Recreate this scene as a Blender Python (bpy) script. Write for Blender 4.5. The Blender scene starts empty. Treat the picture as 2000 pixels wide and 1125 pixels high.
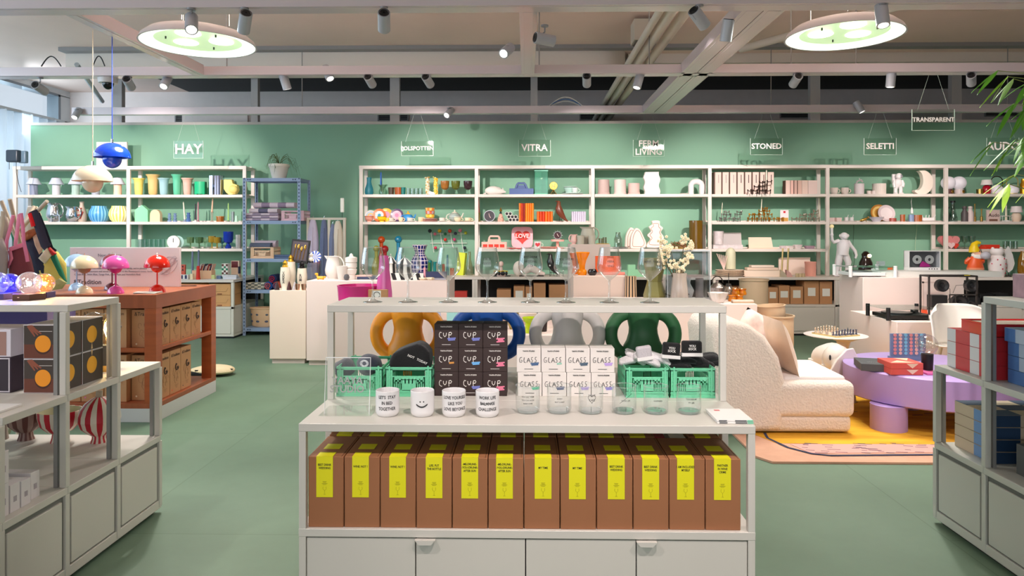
import bpy,math,random
from mathutils import Vector,Matrix
random.seed(7)
scn = bpy.context.scene
COL = scn.collection
pi,sin,cos = math.pi,math.sin,math.cos
# -- camera
H = 1.388                       # eye height
F = 1375.0                      # focal length in pixels of the 2000 px wide frame
HY = 452.0                      # row of the horizon
TH = math.atan(28.0 / F)        # small turn to the left of the wall's normal
cam = bpy.data.cameras.new('camera')
cam.sensor_width = 36.0
cam.lens = F / 2000.0 * 36.0
cam.shift_y = -(562.5 - HY) / 2000.0
cam.clip_start = 0.05
co = bpy.data.objects.new('camera',cam)
COL.objects.link(co)
co.location = (0,0,H)
co.rotation_euler = (pi / 2,0,TH)
scn.camera = co
# -- world, exposure
scn.view_settings.view_transform = 'Standard'
scn.view_settings.look = 'None'
scn.view_settings.exposure = 0.0
scn.view_settings.gamma = 1.0
scn.view_settings.use_curve_mapping = False
w = bpy.data.worlds.new('daylight'); scn.world = w; w.use_nodes = True
w.node_tree.nodes['Background'].inputs[0].default_value = (0.78,0.88,1.0,1)
w.node_tree.nodes['Background'].inputs[1].default_value = .85
scn.cycles.max_bounces = 10
scn.cycles.diffuse_bounces = 4
scn.cycles.glossy_bounces = 4
scn.cycles.transmission_bounces = 8
scn.cycles.transparent_max_bounces = 24
scn.cycles.caustics_reflective = False
scn.cycles.caustics_refractive = False
scn.cycles.sample_clamp_indirect = 6.0
scn.cycles.use_denoising = True
def area(name,loc,tgt,sx,sy,watt,col):
    l = bpy.data.lights.new(name,'AREA'); l.shape = 'RECTANGLE'; l.size = sx; l.size_y = sy
    l.energy = watt; l.color = col
    o = bpy.data.objects.new(name,l); COL.objects.link(o)
    o.location = loc
    o.rotation_euler = (Vector(tgt) - Vector(loc)).to_track_quat('-Z','Y').to_euler()
    return o
area('window_daylight',(-7.75,6.0,2.6),(-2.0,7.0,1.6),11.0,1.9,330,(0.66,0.86,1.0))
area('front_fill',(0.0,-3.4,1.8),(0.0,6.0,2.3),9.0,2.6,75,(1.0,0.95,0.92))  # added fill from behind the camera, brightens everything facing it
area('window_daylight',(-7.7,10.6,3.3),(-5.5,12.2,3.3),1.6,.8,16,(0.70,0.88,1.0))
WARM = (1.0,0.875,0.84)
# -- pixel -> place
cT,sT = cos(TH),sin(TH)
def wx(px,Y):
    a = (px - 1000.0) / F
    return Y * (a * cT - sT) / (a * sT + cT)
def dep(px,Y):
    a = (px - 1000.0) / F
    return Y / (a * sT + cT)
def zz(py,Y,px=1000):
    return H + (HY - py) * dep(px,Y) / F
def P(px,py,Y):
    return Vector((wx(px,Y),Y,zz(py,Y,px)))
# -- materials
MATS = {}
def lin(c):
    return tuple((v / 255.0 / 12.92) if v / 255.0 <= 0.04045 else ((v / 255.0 + 0.055) / 1.055) ** 2.4 for v in c) + (1,)
def mat(c,rough=0.5,metal=0.0,noise=0.0,nscale=8.0,bump=0.0,bscale=60.0,coat=0.0,emit=0.0,sheen=0.0,stretch=None):
    key = (tuple(c),rough,metal,noise,nscale,bump,bscale,coat,emit,sheen,stretch)
    if key in MATS: return MATS[key]
    m = bpy.data.materials.new('surface_%d' % len(MATS)); m.use_nodes = True
    nt = m.node_tree; b = nt.nodes['Principled BSDF']
    col = lin(c)
    b.inputs['Base Color'].default_value = col
    b.inputs['Roughness'].default_value = rough
    b.inputs['Metallic'].default_value = metal
    if coat: b.inputs['Coat Weight'].default_value = coat
    if sheen: b.inputs['Sheen Weight'].default_value = sheen
    if emit:
        b.inputs['Emission Color'].default_value = col
        b.inputs['Emission Strength'].default_value = emit
    if noise or bump:
        tc = nt.nodes.new('ShaderNodeTexCoord'); mp = nt.nodes.new('ShaderNodeMapping')
        nt.links.new(tc.outputs['Object'],mp.inputs[0])
        if stretch: mp.inputs['Scale'].default_value = stretch
    if noise:
        n = nt.nodes.new('ShaderNodeTexNoise'); n.inputs['Scale'].default_value = nscale; n.inputs['Detail'].default_value = 4
        nt.links.new(mp.outputs[0],n.inputs['Vector'])
        r = nt.nodes.new('ShaderNodeMapRange'); r.inputs[1].default_value = .3; r.inputs[2].default_value = .7
        r.inputs[3].default_value = 1 - noise; r.inputs[4].default_value = 1 + noise
        nt.links.new(n.outputs[0],r.inputs[0])
        x = nt.nodes.new('ShaderNodeVectorMath'); x.operation = 'SCALE'; x.inputs[0].default_value = col[:3]
        nt.links.new(r.outputs[0],x.inputs['Scale']); nt.links.new(x.outputs[0],b.inputs['Base Color'])
    if bump:
        n = nt.nodes.new('ShaderNodeTexNoise'); n.inputs['Scale'].default_value = bscale; n.inputs['Detail'].default_value = 3
        nt.links.new(mp.outputs[0],n.inputs['Vector'])
        bp = nt.nodes.new('ShaderNodeBump'); bp.inputs['Strength'].default_value = bump; bp.inputs['Distance'].default_value = 0.01
        nt.links.new(n.outputs[0],bp.inputs['Height']); nt.links.new(bp.outputs[0],b.inputs['Normal'])
    MATS[key] = m
    return m
def glass(c=(254,255,255),edge=0.5,base=0.03,body=0.0,pw_=4.0):
    """thin clear or tinted glass: see-through, brighter reflection at grazing angles"""
    key = ('glass',tuple(c),edge,base,body,pw_)
    if key in MATS: return MATS[key]
    m = bpy.data.materials.new('glass_%d' % len(MATS)); m.use_nodes = True
    nt = m.node_tree; nt.nodes.clear()
    o = nt.nodes.new('ShaderNodeOutputMaterial'); mx = nt.nodes.new('ShaderNodeMixShader')
    t = nt.nodes.new('ShaderNodeBsdfTransparent'); g = nt.nodes.new('ShaderNodeBsdfGlossy')
    t.inputs[0].default_value = lin(c); g.inputs['Roughness'].default_value = 0.03
    lw = nt.nodes.new('ShaderNodeLayerWeight'); lw.inputs[0].default_value = 0.5
    pw = nt.nodes.new('ShaderNodeMath'); pw.operation = 'POWER'; pw.inputs[1].default_value = pw_
    ma = nt.nodes.new('ShaderNodeMath'); ma.operation = 'MULTIPLY_ADD'; ma.inputs[1].default_value = edge; ma.inputs[2].default_value = base
    nt.links.new(lw.outputs['Facing'],pw.inputs[0]); nt.links.new(pw.outputs[0],ma.inputs[0])
    src = t
    if body:
        d = nt.nodes.new('ShaderNodeBsdfDiffuse'); d.inputs[0].default_value = lin(c)
        m2 = nt.nodes.new('ShaderNodeMixShader'); m2.inputs[0].default_value = body
        nt.links.new(t.outputs[0],m2.inputs[1]); nt.links.new(d.outputs[0],m2.inputs[2]); src = m2
    nt.links.new(ma.outputs[0],mx.inputs[0]); nt.links.new(src.outputs[0],mx.inputs[1]); nt.links.new(g.outputs[0],mx.inputs[2])
    nt.links.new(mx.outputs[0],o.inputs[0])
    MATS[key] = m
    return m
# -- mesh builder
class B:
    """collects shapes and links them as ONE mesh object; s scales every coordinate"""
    def __init__(self,s=1.0):
        self.v = []; self.f = []; self.m = []; self.s = s
    def _add(self,vs,fs,m):
        n = len(self.v); s = self.s
        self.v += [(x * s,y * s,z * s) for x,y,z in vs]
        for i,f in enumerate(fs):
            self.f.append([n + k for k in f]); self.m.append(m[i] if isinstance(m,list) else m)
        return self
    def box(self,x0,x1,y0,y1,z0,z1,m=0):
        return self._add([(x0,y0,z0),(x1,y0,z0),(x1,y1,z0),(x0,y1,z0),(x0,y0,z1),(x1,y0,z1),(x1,y1,z1),(x0,y1,z1)],
                         [(0,3,2,1),(4,5,6,7),(0,1,5,4),(2,3,7,6),(1,2,6,5),(3,0,4,7)],m)
    def cbox(self,cx,cy,z0,w,d,h,m=0):
        return self.box(cx - w / 2,cx + w / 2,cy - d / 2,cy + d / 2,z0,z0 + h,m)
    def lathe(self,prof,cx=0,cy=0,cz=0,seg=24,m=0,sx=1.0,sy=1.0,wob=None):
        vs = []; fs = []; ms = []; n = len(prof)
        for j in range(seg):
            a = 2 * pi * j / seg
            k = wob(a) if wob else 1.0
            for r,z in prof: vs.append((cx + r * k * cos(a) * sx,cy + r * k * sin(a) * sy,cz + z))
        for j in range(seg):
            j2 = (j + 1) % seg
            for i in range(n - 1):
                a,b,c,d = j * n + i,j2 * n + i,j2 * n + i + 1,j * n + i + 1
                if prof[i][0] < 1e-9 and prof[i + 1][0] < 1e-9: continue
                if prof[i][0] < 1e-9: fs.append((a,c,d))
                elif prof[i + 1][0] < 1e-9: fs.append((a,b,d))
                else: fs.append((a,b,c,d))
                ms.append(m(j,i) if callable(m) else m)
        return self._add(vs,fs,ms)
    def cyl(self,cx,cy,z0,r,h,m=0,seg=20,r2=None):
        r2 = r if r2 is None else r2
        return self.lathe([(0,0),(r,0),(r2,h),(0,h)],cx,cy,z0,seg,m)
    def ball(self,cx,cy,cz,rx,ry=None,rz=None,m=0,seg=16,n=9):
        ry = rx if ry is None else ry; rz = rx if rz is None else rz
        prof = [(sin(pi * i / (n - 1)),-cos(pi * i / (n - 1)) * rz) for i in range(n)]
        prof[0] = (0,-rz); prof[-1] = (0,rz)
        return self.lathe(prof,cx,cy,cz,seg,m,rx,ry)
    def tube(self,pts,r,m=0,seg=8,closed=False,flat=1.0):
        pts = [Vector(p) for p in pts]; n = len(pts)
        rr = r if isinstance(r,(list,tuple)) else [r] * n
        vs = []; fs = []
        up = None
        for i,p in enumerate(pts):
            if closed: t = pts[(i + 1) % n] - pts[i - 1]
            else: t = pts[min(i + 1,n - 1)] - pts[max(i - 1,0)]
            if t.length < 1e-9: t = Vector((0,0,1))
            t.normalize()
            if up is None:
                up = Vector((0,0,1)) if abs(t.z) < 0.9 else Vector((0,1,0))
            a = t.cross(up)
            if a.length < 1e-6: a = t.cross(Vector((1,0,0)))
            a.normalize(); b = a.cross(t).normalized(); up = b
            for k in range(seg):
                q = 2 * pi * k / seg
                vs.append(tuple(p + a * (cos(q) * rr[i]) + b * (sin(q) * rr[i] * flat)))
        R = n if closed else n - 1
        for i in range(R):
            i2 = (i + 1) % n
            for k in range(seg):
                k2 = (k + 1) % seg
                fs.append((i * seg + k,i * seg + k2,i2 * seg + k2,i2 * seg + k))
        if not closed:
            fs.append(tuple(range(seg))[::-1]); fs.append(tuple((n - 1) * seg + k for k in range(seg)))
        return self._add(vs,fs,m)
    def prism(self,poly,y0,y1,m=0):
        """outline in x,z pushed from y0 to y1"""
        n = len(poly)
        vs = [(x,y0,z) for x,z in poly] + [(x,y1,z) for x,z in poly]
        fs = [tuple(range(n)),tuple(range(2 * n - 1,n - 1,-1))] + [(i,i + n,(i + 1) % n + n,(i + 1) % n) for i in range(n)]
        return self._add(vs,fs,m)
    def slab(self,poly,z0,z1,m=0):
        """outline in x,y raised from z0 to z1"""
        n = len(poly)
        vs = [(x,y,z0) for x,y in poly] + [(x,y,z1) for x,y in poly]
        fs = [tuple(range(n))[::-1],tuple(range(n,2 * n))] + [(i,(i + 1) % n,(i + 1) % n + n,i + n) for i in range(n)]
        return self._add(vs,fs,m)
    def grid(self,fn,nu,nv,m=0):
        vs = [fn(i / nu,j / nv) for i in range(nu + 1) for j in range(nv + 1)]
        fs = []; ms = []
        for i in range(nu):
            for j in range(nv):
                a = i * (nv + 1) + j
                fs.append((a,a + nv + 1,a + nv + 2,a + 1)); ms.append(m(i,j) if callable(m) else m)
        return self._add(vs,fs,ms)
    def xf(self,M):
        self.v = [tuple(M @ Vector(p)) for p in self.v]; return self
    def make(self,name,mats,parent=None,loc=None,bev=0.0,sub=0,smooth=True,solid=0.0,rot=None,ang=40,seg=2):
        me = bpy.data.meshes.new(name)
        me.from_pydata(self.v,[],self.f)
        if not isinstance(mats,(list,tuple)): mats = [mats]
        for x in mats: me.materials.append(x)
        me.polygons.foreach_set('material_index',self.m)
        if smooth:
            me.shade_smooth()
            try: me.set_sharp_from_angle(angle=math.radians(ang))
            except Exception: pass
        me.validate(); me.update()
        o = bpy.data.objects.new(name,me); COL.objects.link(o)
        if parent is not None: o.parent = parent
        if loc is not None: o.location = loc
        if rot is not None: o.rotation_euler = rot
        if solid:
            q = o.modifiers.new('thickness','SOLIDIFY'); q.thickness = solid; q.offset = -1
        if bev:
            q = o.modifiers.new('edge','BEVEL'); q.width = bev; q.segments = seg; q.limit_method = 'ANGLE'; q.angle_limit = math.radians(38)
        if sub:
            q = o.modifiers.new('round','SUBSURF'); q.levels = sub; q.render_levels = sub
        return o
def tag(o,label=None,cat=None,group=None,kind=None):
    if label: o['label'] = label
    if cat: o['category'] = cat
    if group: o['group'] = group
    if kind: o['kind'] = kind
    return o
def struct(name,b,m,**k):
    o = b.make(name,m,**k); o['kind'] = 'structure'; return o
def empty(name,loc,label,cat,group=None,rz=0.0):
    o = bpy.data.objects.new(name,None); COL.objects.link(o)
    o.empty_display_size = 0.05
    o.location = loc; o.rotation_euler = (0,0,rz)
    return tag(o,label,cat,group)
def dup(root,loc=None,rz=None,label=None,group=None,parent=None):
    def cp(o,par):
        c = o.copy(); COL.objects.link(c)
        if par is not None: c.parent = par
        for ch in KIDS.get(o.name,[]) or [x for x in o.children]: cp(ch,c)
        return c
    r = cp(root,parent)
    if loc is not None: r.location = loc
    if rz is not None: r.rotation_euler = (0,0,rz)
    if label: r['label'] = label
    if group: r['group'] = group
    return r
KIDS = {}
def text(s,size,mt,parent,loc,rot=(pi / 2,0,0),name='lettering',bold=0.0,align='CENTER',ext=0.0004,bend=0.0,sx=1.0,line=1.0,shear=0.0):
    c = bpy.data.curves.new(name,'FONT'); c.body = s; c.size = size; c.align_x = align; c.align_y = 'CENTER'
    c.offset = bold * size; c.extrude = ext; c.resolution_u = 2; c.space_line = line; c.shear = shear
    t = bpy.data.objects.new('tmp',c); COL.objects.link(t)
    dg = bpy.context.evaluated_depsgraph_get(); dg.update()
    me = bpy.data.meshes.new_from_object(t.evaluated_get(dg))
    bpy.data.objects.remove(t); bpy.data.curves.remove(c)
    me.name = name
    for v in me.vertices:
        v.co.x *= sx
        if bend:
            a = v.co.x / bend; r = bend + v.co.z
            v.co.x = sin(a) * r; v.co.z = cos(a) * r - bend
    me.materials.clear(); me.materials.append(mt)
    for p in me.polygons: p.material_index = 0
    o = bpy.data.objects.new(name,me); COL.objects.link(o)
    o.parent = parent; o.location = loc; o.rotation_euler = rot
    return o
def bars(ws,h,gap,mt,parent,loc,rz=0.0):
    b = B()
    for i,w_ in enumerate(ws): b.box(-w_ / 2,w_ / 2,-.0004,.0004,-i * gap - h / 2,-i * gap + h / 2)
    return b.make('small_print',mt,parent,loc,rot=(0,0,rz))
def strokes(polys,r,mt,parent,loc,name='lettering',sc=1.0,depth=0.25):
    b = B(sc)
    for p in polys: b.tube([(x,0,z) for x,z in p],r,seg=6)
    b.v = [(x,y * depth,z) for x,y,z in b.v]
    return b.make(name,mt,parent,loc)
class T:
    def __init__(self,name,label,cat,px,Y,z,group=None,rz=0.0):
        self.s = dep(px,Y) / F
        self.o = empty(name,(wx(px,Y),Y,z),label,cat,group,rz)
    def b(self): return B(self.s)
    def part(self,name,b,mt,**k): return b.make(name,mt,self.o,**k)
def solo(name,label,cat,px,Y,z,b,mt,group=None,rz=0.0,**k):
    """a thing of one piece; b is a builder whose coordinates are in picture units"""
    s = dep(px,Y) / F
    b.v = [(x * s,y * s,q * s) for x,y,q in b.v]
    o = b.make(name,mt,None,(wx(px,Y),Y,z),rot=(0,0,rz),**k)
    return tag(o,label,cat,group)
WHITE = mat((236,234,230),.45); BLACK = mat((22,22,24),.45); FRAME = mat((205,203,194),.42)
KRAFT = mat((186,138,96),.8,noise=.05,nscale=14); PAPER = mat((240,236,226),.8)
CHROME = mat((225,226,230),.12,1.0); GOLD = mat((214,168,82),.22,1.0); BRASS = mat((190,152,84),.3,1.0)
GLASS = glass(); ACRYL = glass((254,255,254),.4,.02)
def gl(c,edge=.6,base=.05,body=.0): return glass(c,edge,base,body)
# == the room
CZ = 3.83
def floor_mat():
    m = bpy.data.materials.new('sage_carpet'); m.use_nodes = True; nt = m.node_tree; b = nt.nodes['Principled BSDF']
    b.inputs['Roughness'].default_value = .6
    tc = nt.nodes.new('ShaderNodeTexCoord')
    br = nt.nodes.new('ShaderNodeTexBrick'); br.inputs['Scale'].default_value = 1.0
    br.inputs['Brick Width'].default_value = 3.2; br.inputs['Row Height'].default_value = 1.9; br.inputs['Mortar Size'].default_value = .003
    br.inputs['Color1'].default_value = lin((101,126,104)); br.inputs['Color2'].default_value = lin((104,129,107)); br.inputs['Mortar'].default_value = lin((88,112,90))
    mp = nt.nodes.new('ShaderNodeMapping'); mp.inputs['Rotation'].default_value = (0,0,pi / 2)
    nt.links.new(tc.outputs['Object'],mp.inputs[0]); nt.links.new(mp.outputs[0],br.inputs['Vector'])
    n = nt.nodes.new('ShaderNodeTexNoise'); n.inputs['Scale'].default_value = 2.2; n.inputs['Detail'].default_value = 8; n.inputs['Roughness'].default_value = .7
    nt.links.new(tc.outputs['Object'],n.inputs['Vector'])
    r = nt.nodes.new('ShaderNodeMapRange'); r.inputs[1].default_value = .3; r.inputs[2].default_value = .7; r.inputs[3].default_value = .93; r.inputs[4].default_value = 1.07
    nt.links.new(n.outputs[0],r.inputs[0])
    x = nt.nodes.new('ShaderNodeVectorMath'); x.operation = 'SCALE'
    nt.links.new(br.outputs[0],x.inputs[0]); nt.links.new(r.outputs[0],x.inputs['Scale']); nt.links.new(x.outputs[0],b.inputs['Base Color'])
    return m
struct('floor',B().box(-8.2,9.4,-3.6,12.4,-.1,0),floor_mat())
mceil = mat((240,214,202),.8,noise=.03,nscale=1.5)
struct('ceiling',B().box(-8.2,9.4,-3.6,10.0,CZ,CZ + .1).box(-8.2,-5.9,10.0,12.4,CZ,CZ + .1),mceil)
struct('trim_1',B().box(-5.9,9.4,10.0,12.4,CZ,CZ + .1),mat((62,62,64),.8))            # shadow gap of the ceiling behind, its shade put into the colour
struct('wall_back',B().box(-8.2,9.4,12.2,12.4,0,CZ).box(-6.0,-4.85,12.15,12.2,0,CZ - .35),mat((240,226,222),.8,noise=.02))
struct('wall_right',B().box(9.2,9.4,-3.6,12.4,0,CZ),mat((205,200,192),.8))
struct('wall_front',B().box(-8.2,-5,-3.8,-3.6,0,CZ).box(5,9.4,-3.8,-3.6,0,CZ).box(-5,5,-3.8,-3.6,0,.4).box(-5,5,-3.8,-3.6,3.2,CZ),mat((205,200,192),.8))  # unseen wall, its wide opening added to let daylight in
wl = B(); X0,X1 = -8.2,-8.01
wl.box(X0,X1,-3.6,12.4,0,.25).box(X0,X1,11.9,12.4,0,3.3).box(X0,X1,-3.6,12.4,3.72,CZ).box(X0,X1,11.9,12.4,3.24,3.73)
struct('wall_left',wl,mat((222,226,228),.7))
wf = B()
for y in (-3.5,1.6,6.8,11.85): wf.box(X0 + .02,X1 + .03,y,y + .06,.25,3.72)
wf.box(X0 + .02,X1 + .03,-3.5,11.9,3.20,3.25).box(X0 + .02,X1 + .03,-3.5,11.9,3.69,3.73)
wfo = struct('window_1',wf,mat((120,130,138),.4))
gp = B().box(X0 + .08,X0 + .085,-3.5,11.9,.25,3.70).make('pane',GLASS,wfo)
WY = 10.2
mgreen = mat((136,182,154),.7,noise=.02,nscale=.8)
struct('wall_partition',B().box(wx(60,WY),8.6,WY,WY + .14,0,2.946),mgreen)
struct('trim_2',B().box(wx(60,WY),8.6,WY - .01,WY + .15,2.946,2.985),mat((196,190,184),.6))
sf = B()
pts = [(-6.2,9.35)] + [(1.0,9.35)] + [(1.0 + .36 * sin(a),9.71 - .36 * cos(a)) for a in [pi * i / 12 for i in range(1,12)]] + [(1.0,10.07),(-6.2,10.07)]
sf.slab(pts,3.60,CZ)
struct('trim_3',sf,mat((240,228,218),.7))
struct('trim_4',B().box(1.4,9.2,9.7,10.02,3.70,CZ),mat((240,228,218),.7))
struct('trim_5',B().box(-6.2,9.2,9.2,9.34,3.78,CZ),mat((150,148,148),.6))
mpost = mat((186,182,184),.55)
for i,px in enumerate((232,499,772,1043,1590,1865)):
    wd = .14 if px in (772,232,1590,1865) else .1
    o = B().cbox(0,0,0,wd,.09,CZ - 2.985 - (0.0 if px > 1400 else .0)).make('trim_%d' % (6 + i),mpost,None,(wx(px,10.24),10.24,2.985)); o['kind'] = 'structure'
def vent(px,py,wpx,lab):
    t = T('air_vent',lab,'vent',px,12.19,zz(py,12.19) - .06,'air vents on the wall above the partition')
    s = t.s; w_ = wpx * s
    t.part('backing',B().box(-w_ / 2,w_ / 2,-.004,0,0,.13),mat((40,40,42),.8))
    b = B().box(-w_ / 2 - .02,w_ / 2 + .02,-.02,0,.13,.15).box(-w_ / 2 - .02,w_ / 2 + .02,-.02,0,-.02,0)
    b.box(-w_ / 2 - .02,-w_ / 2,-.02,0,0,.13).box(w_ / 2,w_ / 2 + .02,-.02,0,0,.13)
    t.part('frame',b,mat((150,146,146),.5))
    b = B()
    for k in range(4): b.box(-w_ / 2,w_ / 2,-.018,-.004,.02 + k * .03,.028 + k * .03)
    t.part('slat',b,mat((120,116,116),.5))
vent(371,229,54,'air vent on the pale wall above the partition, near the window')
vent(768,227,56,'air vent behind the upright at the middle left of the partition')
vent(1162,227,56,'air vent between the two middle uprights above the partition')
vent(1555,224,60,'air vent in shade behind the upright right of centre')
vent(1955,222,60,'air vent in shade behind the bamboo leaves')
def fold(u,v):
    y = -3.0 + 14.7 * u
    return (-7.86 + .06 * sin(y * 34) + .02 * sin(y * 11 + 1),y,.03 + v * 3.2)
cu = B().grid(fold,900,2)
mcu = mat((236,240,244),.85); nt = mcu.node_tree; tr = nt.nodes.new('ShaderNodeBsdfTranslucent'); tr.inputs[0].default_value = (.48,.49,.52,1); mx = nt.nodes.new('ShaderNodeMixShader'); mx.inputs[0].default_value = .5
nt.links.new(nt.nodes['Principled BSDF'].outputs[0],mx.inputs[1]); nt.links.new(tr.outputs[0],mx.inputs[2]); nt.links.new(mx.outputs[0],nt.nodes['Material Output'].inputs[0])
cuo = cu.make('curtain',mcu)
tag(cuo,'long white pleated curtain hanging below the high window','curtain')
B().box(-7.92,-7.80,-3.0,11.75,3.22,3.26).make('curtain_rail',mat((200,206,210),.5),cuo)
# == beams (lighting rails)
mbeam = mat((214,202,206),.22,.1)
def beam(name,x0,x1,y0,y1,z0,z1,lab):
    b = B().box(x0,x1,y0,y1,z0,z1)
    b.box(x0,x1,y0 + .03,y1 - .03,z0 - .002,z0) if x1 - x0 > y1 - y0 else b.box(x0 + .03,x1 - .03,y0,y1,z0 - .002,z0)
    o = b.make(name,mbeam,bev=.004); tag(o,lab,'ceiling beam','painted metal beams of the ceiling grid'); return o
beam('ceiling_beam',-8.0,9.2,4.83,4.99,2.94,3.03,'nearest long ceiling beam crossing the whole shop')
beam('ceiling_beam',-8.0,9.2,6.92,7.08,2.94,3.025,'middle long ceiling beam carrying a row of eleven spotlights')
beam('ceiling_beam',wx(137,9.2),9.2,9.23,9.33,2.94,3.035,'farthest thin white ceiling beam just above the green wall')
beam('ceiling_beam',-3.31,-3.2,4.99,6.92,2.94,3.04,'short beam from which the two pendant lamps hang')
beam('ceiling_beam',-.05,.08,4.99,6.92,2.94,3.04,'short beam at the centre running between the long beams')
beam('ceiling_beam',1.52,1.665,4.99,9.23,2.94,3.04,'left one of the pair of side by side deep beams')
beam('ceiling_beam',1.672,1.82,4.99,9.23,2.94,3.04,'right one of the pair of side by side deep beams')
beam('ceiling_beam',-8.0,9.2,2.72,2.88,2.94,3.03,'long ceiling beam above the front display unit')
beam('ceiling_beam',-8.0,9.2,1.12,1.28,2.94,3.03,'long ceiling beam above the camera place')
def rod(px,Y,z0,z1,lab):
    solo_b = B().cyl(0,0,0,.006,z1 - z0,seg=8).cyl(0,0,z1 - z0 - .02,.03,.02,seg=12)
    o = solo_b.make('hanger_rod',mat((150,145,142),.5),None,(wx(px,Y),Y,z0)); tag(o,lab,'rod','thin rods the beams hang from')
for px,Y,lab in ((443,7.0,'hanger rod of the middle beam beside the left ceiling lamp'),(1053,7.0,'hanger rod of the middle beam near the centre'),
                   (1268,7.0,'hanger rod of the middle beam left of the pipes'),(1545,7.0,'hanger rod of the middle beam by the right lamp'),
                   (1672,7.0,'hanger rod of the middle beam below the right lamp'),(1968,9.28,'hanger rod of the far beam beside the bamboo'),
                   (1506,9.28,'hanger rod of the far beam right of the pipes'),(590,9.28,'hanger rod of the far beam left of centre')):
    rod(px,Y,3.03,CZ,lab)
def pipe(pts,r,lab,m=mat((206,198,186),.55)):
    o = B().tube(pts,r,seg=14).make('ceiling_pipe',m); tag(o,lab,'pipe','round pipes running under the ceiling')
for k,(x,r) in enumerate(((1.17,.035),(1.27,.05),(1.40,.05))):
    pipe([(x,1.0,3.32),(x,9.7,3.32),(x,12.2,3.32)],r,('thin pale pipe','thick pale pipe','thick pale pipe, third')[k] + (' leftmost of the three parallel pipes',' in the middle of the three parallel pipes',' of the row beside the paired beams')[k])
pipe([(2.6,8.6,3.6),(5.2,4.6,3.6),(7.2,1.5,3.6)],.045,'slanting pale pipe above the right ceiling lamp')
b = B().tube([(wx(150,9),9.0,3.55),(wx(200,10.5),10.5,3.35)],.03,seg=8)
tag(b.make('ceiling_pipe',mat((180,186,190),.6)),'short pale pipe end near the window corner','pipe')
t = T('ceiling_unit','pale square box mounted under the ceiling left of the pipes','ceiling box',1259,8.1,3.55)
t.part('housing',B().box(-.14,.14,-.14,.14,0,.24),mat((200,190,174),.6),bev=.006)
t.part('grille',B().box(-.12,.12,-.12,.12,-.01,0),mat((110,106,100),.6))
for k,(px0,Y,lab) in enumerate(((1105,9.3,'loop of white and blue cables lying on the far beam'),(100,6.95,'thin black cable looped over the middle beam at its end'),(193,6.95,'small black cable loop on the middle beam beside the blue cord'))):
    b = B(); n = (3,1,1)[k]
    x0 = wx(px0,Y)
    for i in range(n):
        w_ = (.45,.20,.12)[k]
        b.tube([(x0 + w_ * (j / 12 - .5),Y + .02 * i,3.04 + (.10 - .02 * i) * sin(pi * j / 12) * (1 if k else 1.2)) for j in range(13)],.006,m=i % 2,seg=6)
    tag(b.make('cable',[mat((225,222,216),.5) if k == 0 else BLACK,mat((60,110,170),.5)]),lab,'cable')
# -- round ceiling lamps
def disc_lamp(px,Y,z,lab):
    t = T('ceiling_lamp',lab,'ceiling lamp',px,Y,z)
    R = .445
    t.part('shade',B().lathe([(.16,.13),(.27,.115),(.37,.085),(.425,.04),(R,0),(R - .012,.0),(R - .02,.02)],seg=64),mat((196,194,198),.35),solid=.0)
    t.part('reflector',B().lathe([(R - .012,.002),(.33,.03)],seg=64),mat((235,250,232),.4,emit=1.6))
    b = B().lathe([(.33,.03),(.30,.045),(0,.047)],seg=64)
    t.part('diffuser',b,mat((196,226,178),.35,emit=.8))
    for k in range(3):
        a = 2 * pi * k / 3 + .5
        t.part('bulb',B().ball(.17 * cos(a),.17 * sin(a),.042,.095,.095,.012,seg=24),mat((255,255,238),.3,emit=4.0))
        t.part('screw',B().cyl(.24 * cos(a + 1),.24 * sin(a + 1),.022,.007,.02,seg=8),mat((60,60,60),.5))
    t.part('wire',B().cyl(.25,0,.10,.003,CZ - z - .10,seg=6).cyl(-.2,.15,.10,.003,CZ - z - .10,seg=6).cyl(-.05,-.18,.11,.003,CZ - z - .11,seg=6),mat((150,146,140),.5))
    l = bpy.data.lights.new('lamp_light','AREA'); l.shape = 'DISK'; l.size = .8; l.energy = 70; l.color = (.97,1.0,.90)
    o = bpy.data.objects.new('lamp_light',l); COL.objects.link(o); o.parent = t.o; o.location = (0,0,-.01)
    l = l.copy(); l.energy = 24; l.color = (1,.93,.86)
    o = bpy.data.objects.new('ceiling_fill',l); COL.objects.link(o); o.parent = t.o; o.location = (0,0,.15); o.rotation_euler = (pi,0,0)  # added upward fill that brightens the ceiling, not part of the lamp
disc_lamp(388,5.65,2.90,'round white ceiling lamp at the left, glowing pale green')
disc_lamp(1648,5.65,2.935,'round white ceiling lamp at the right, glowing pale green')
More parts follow.
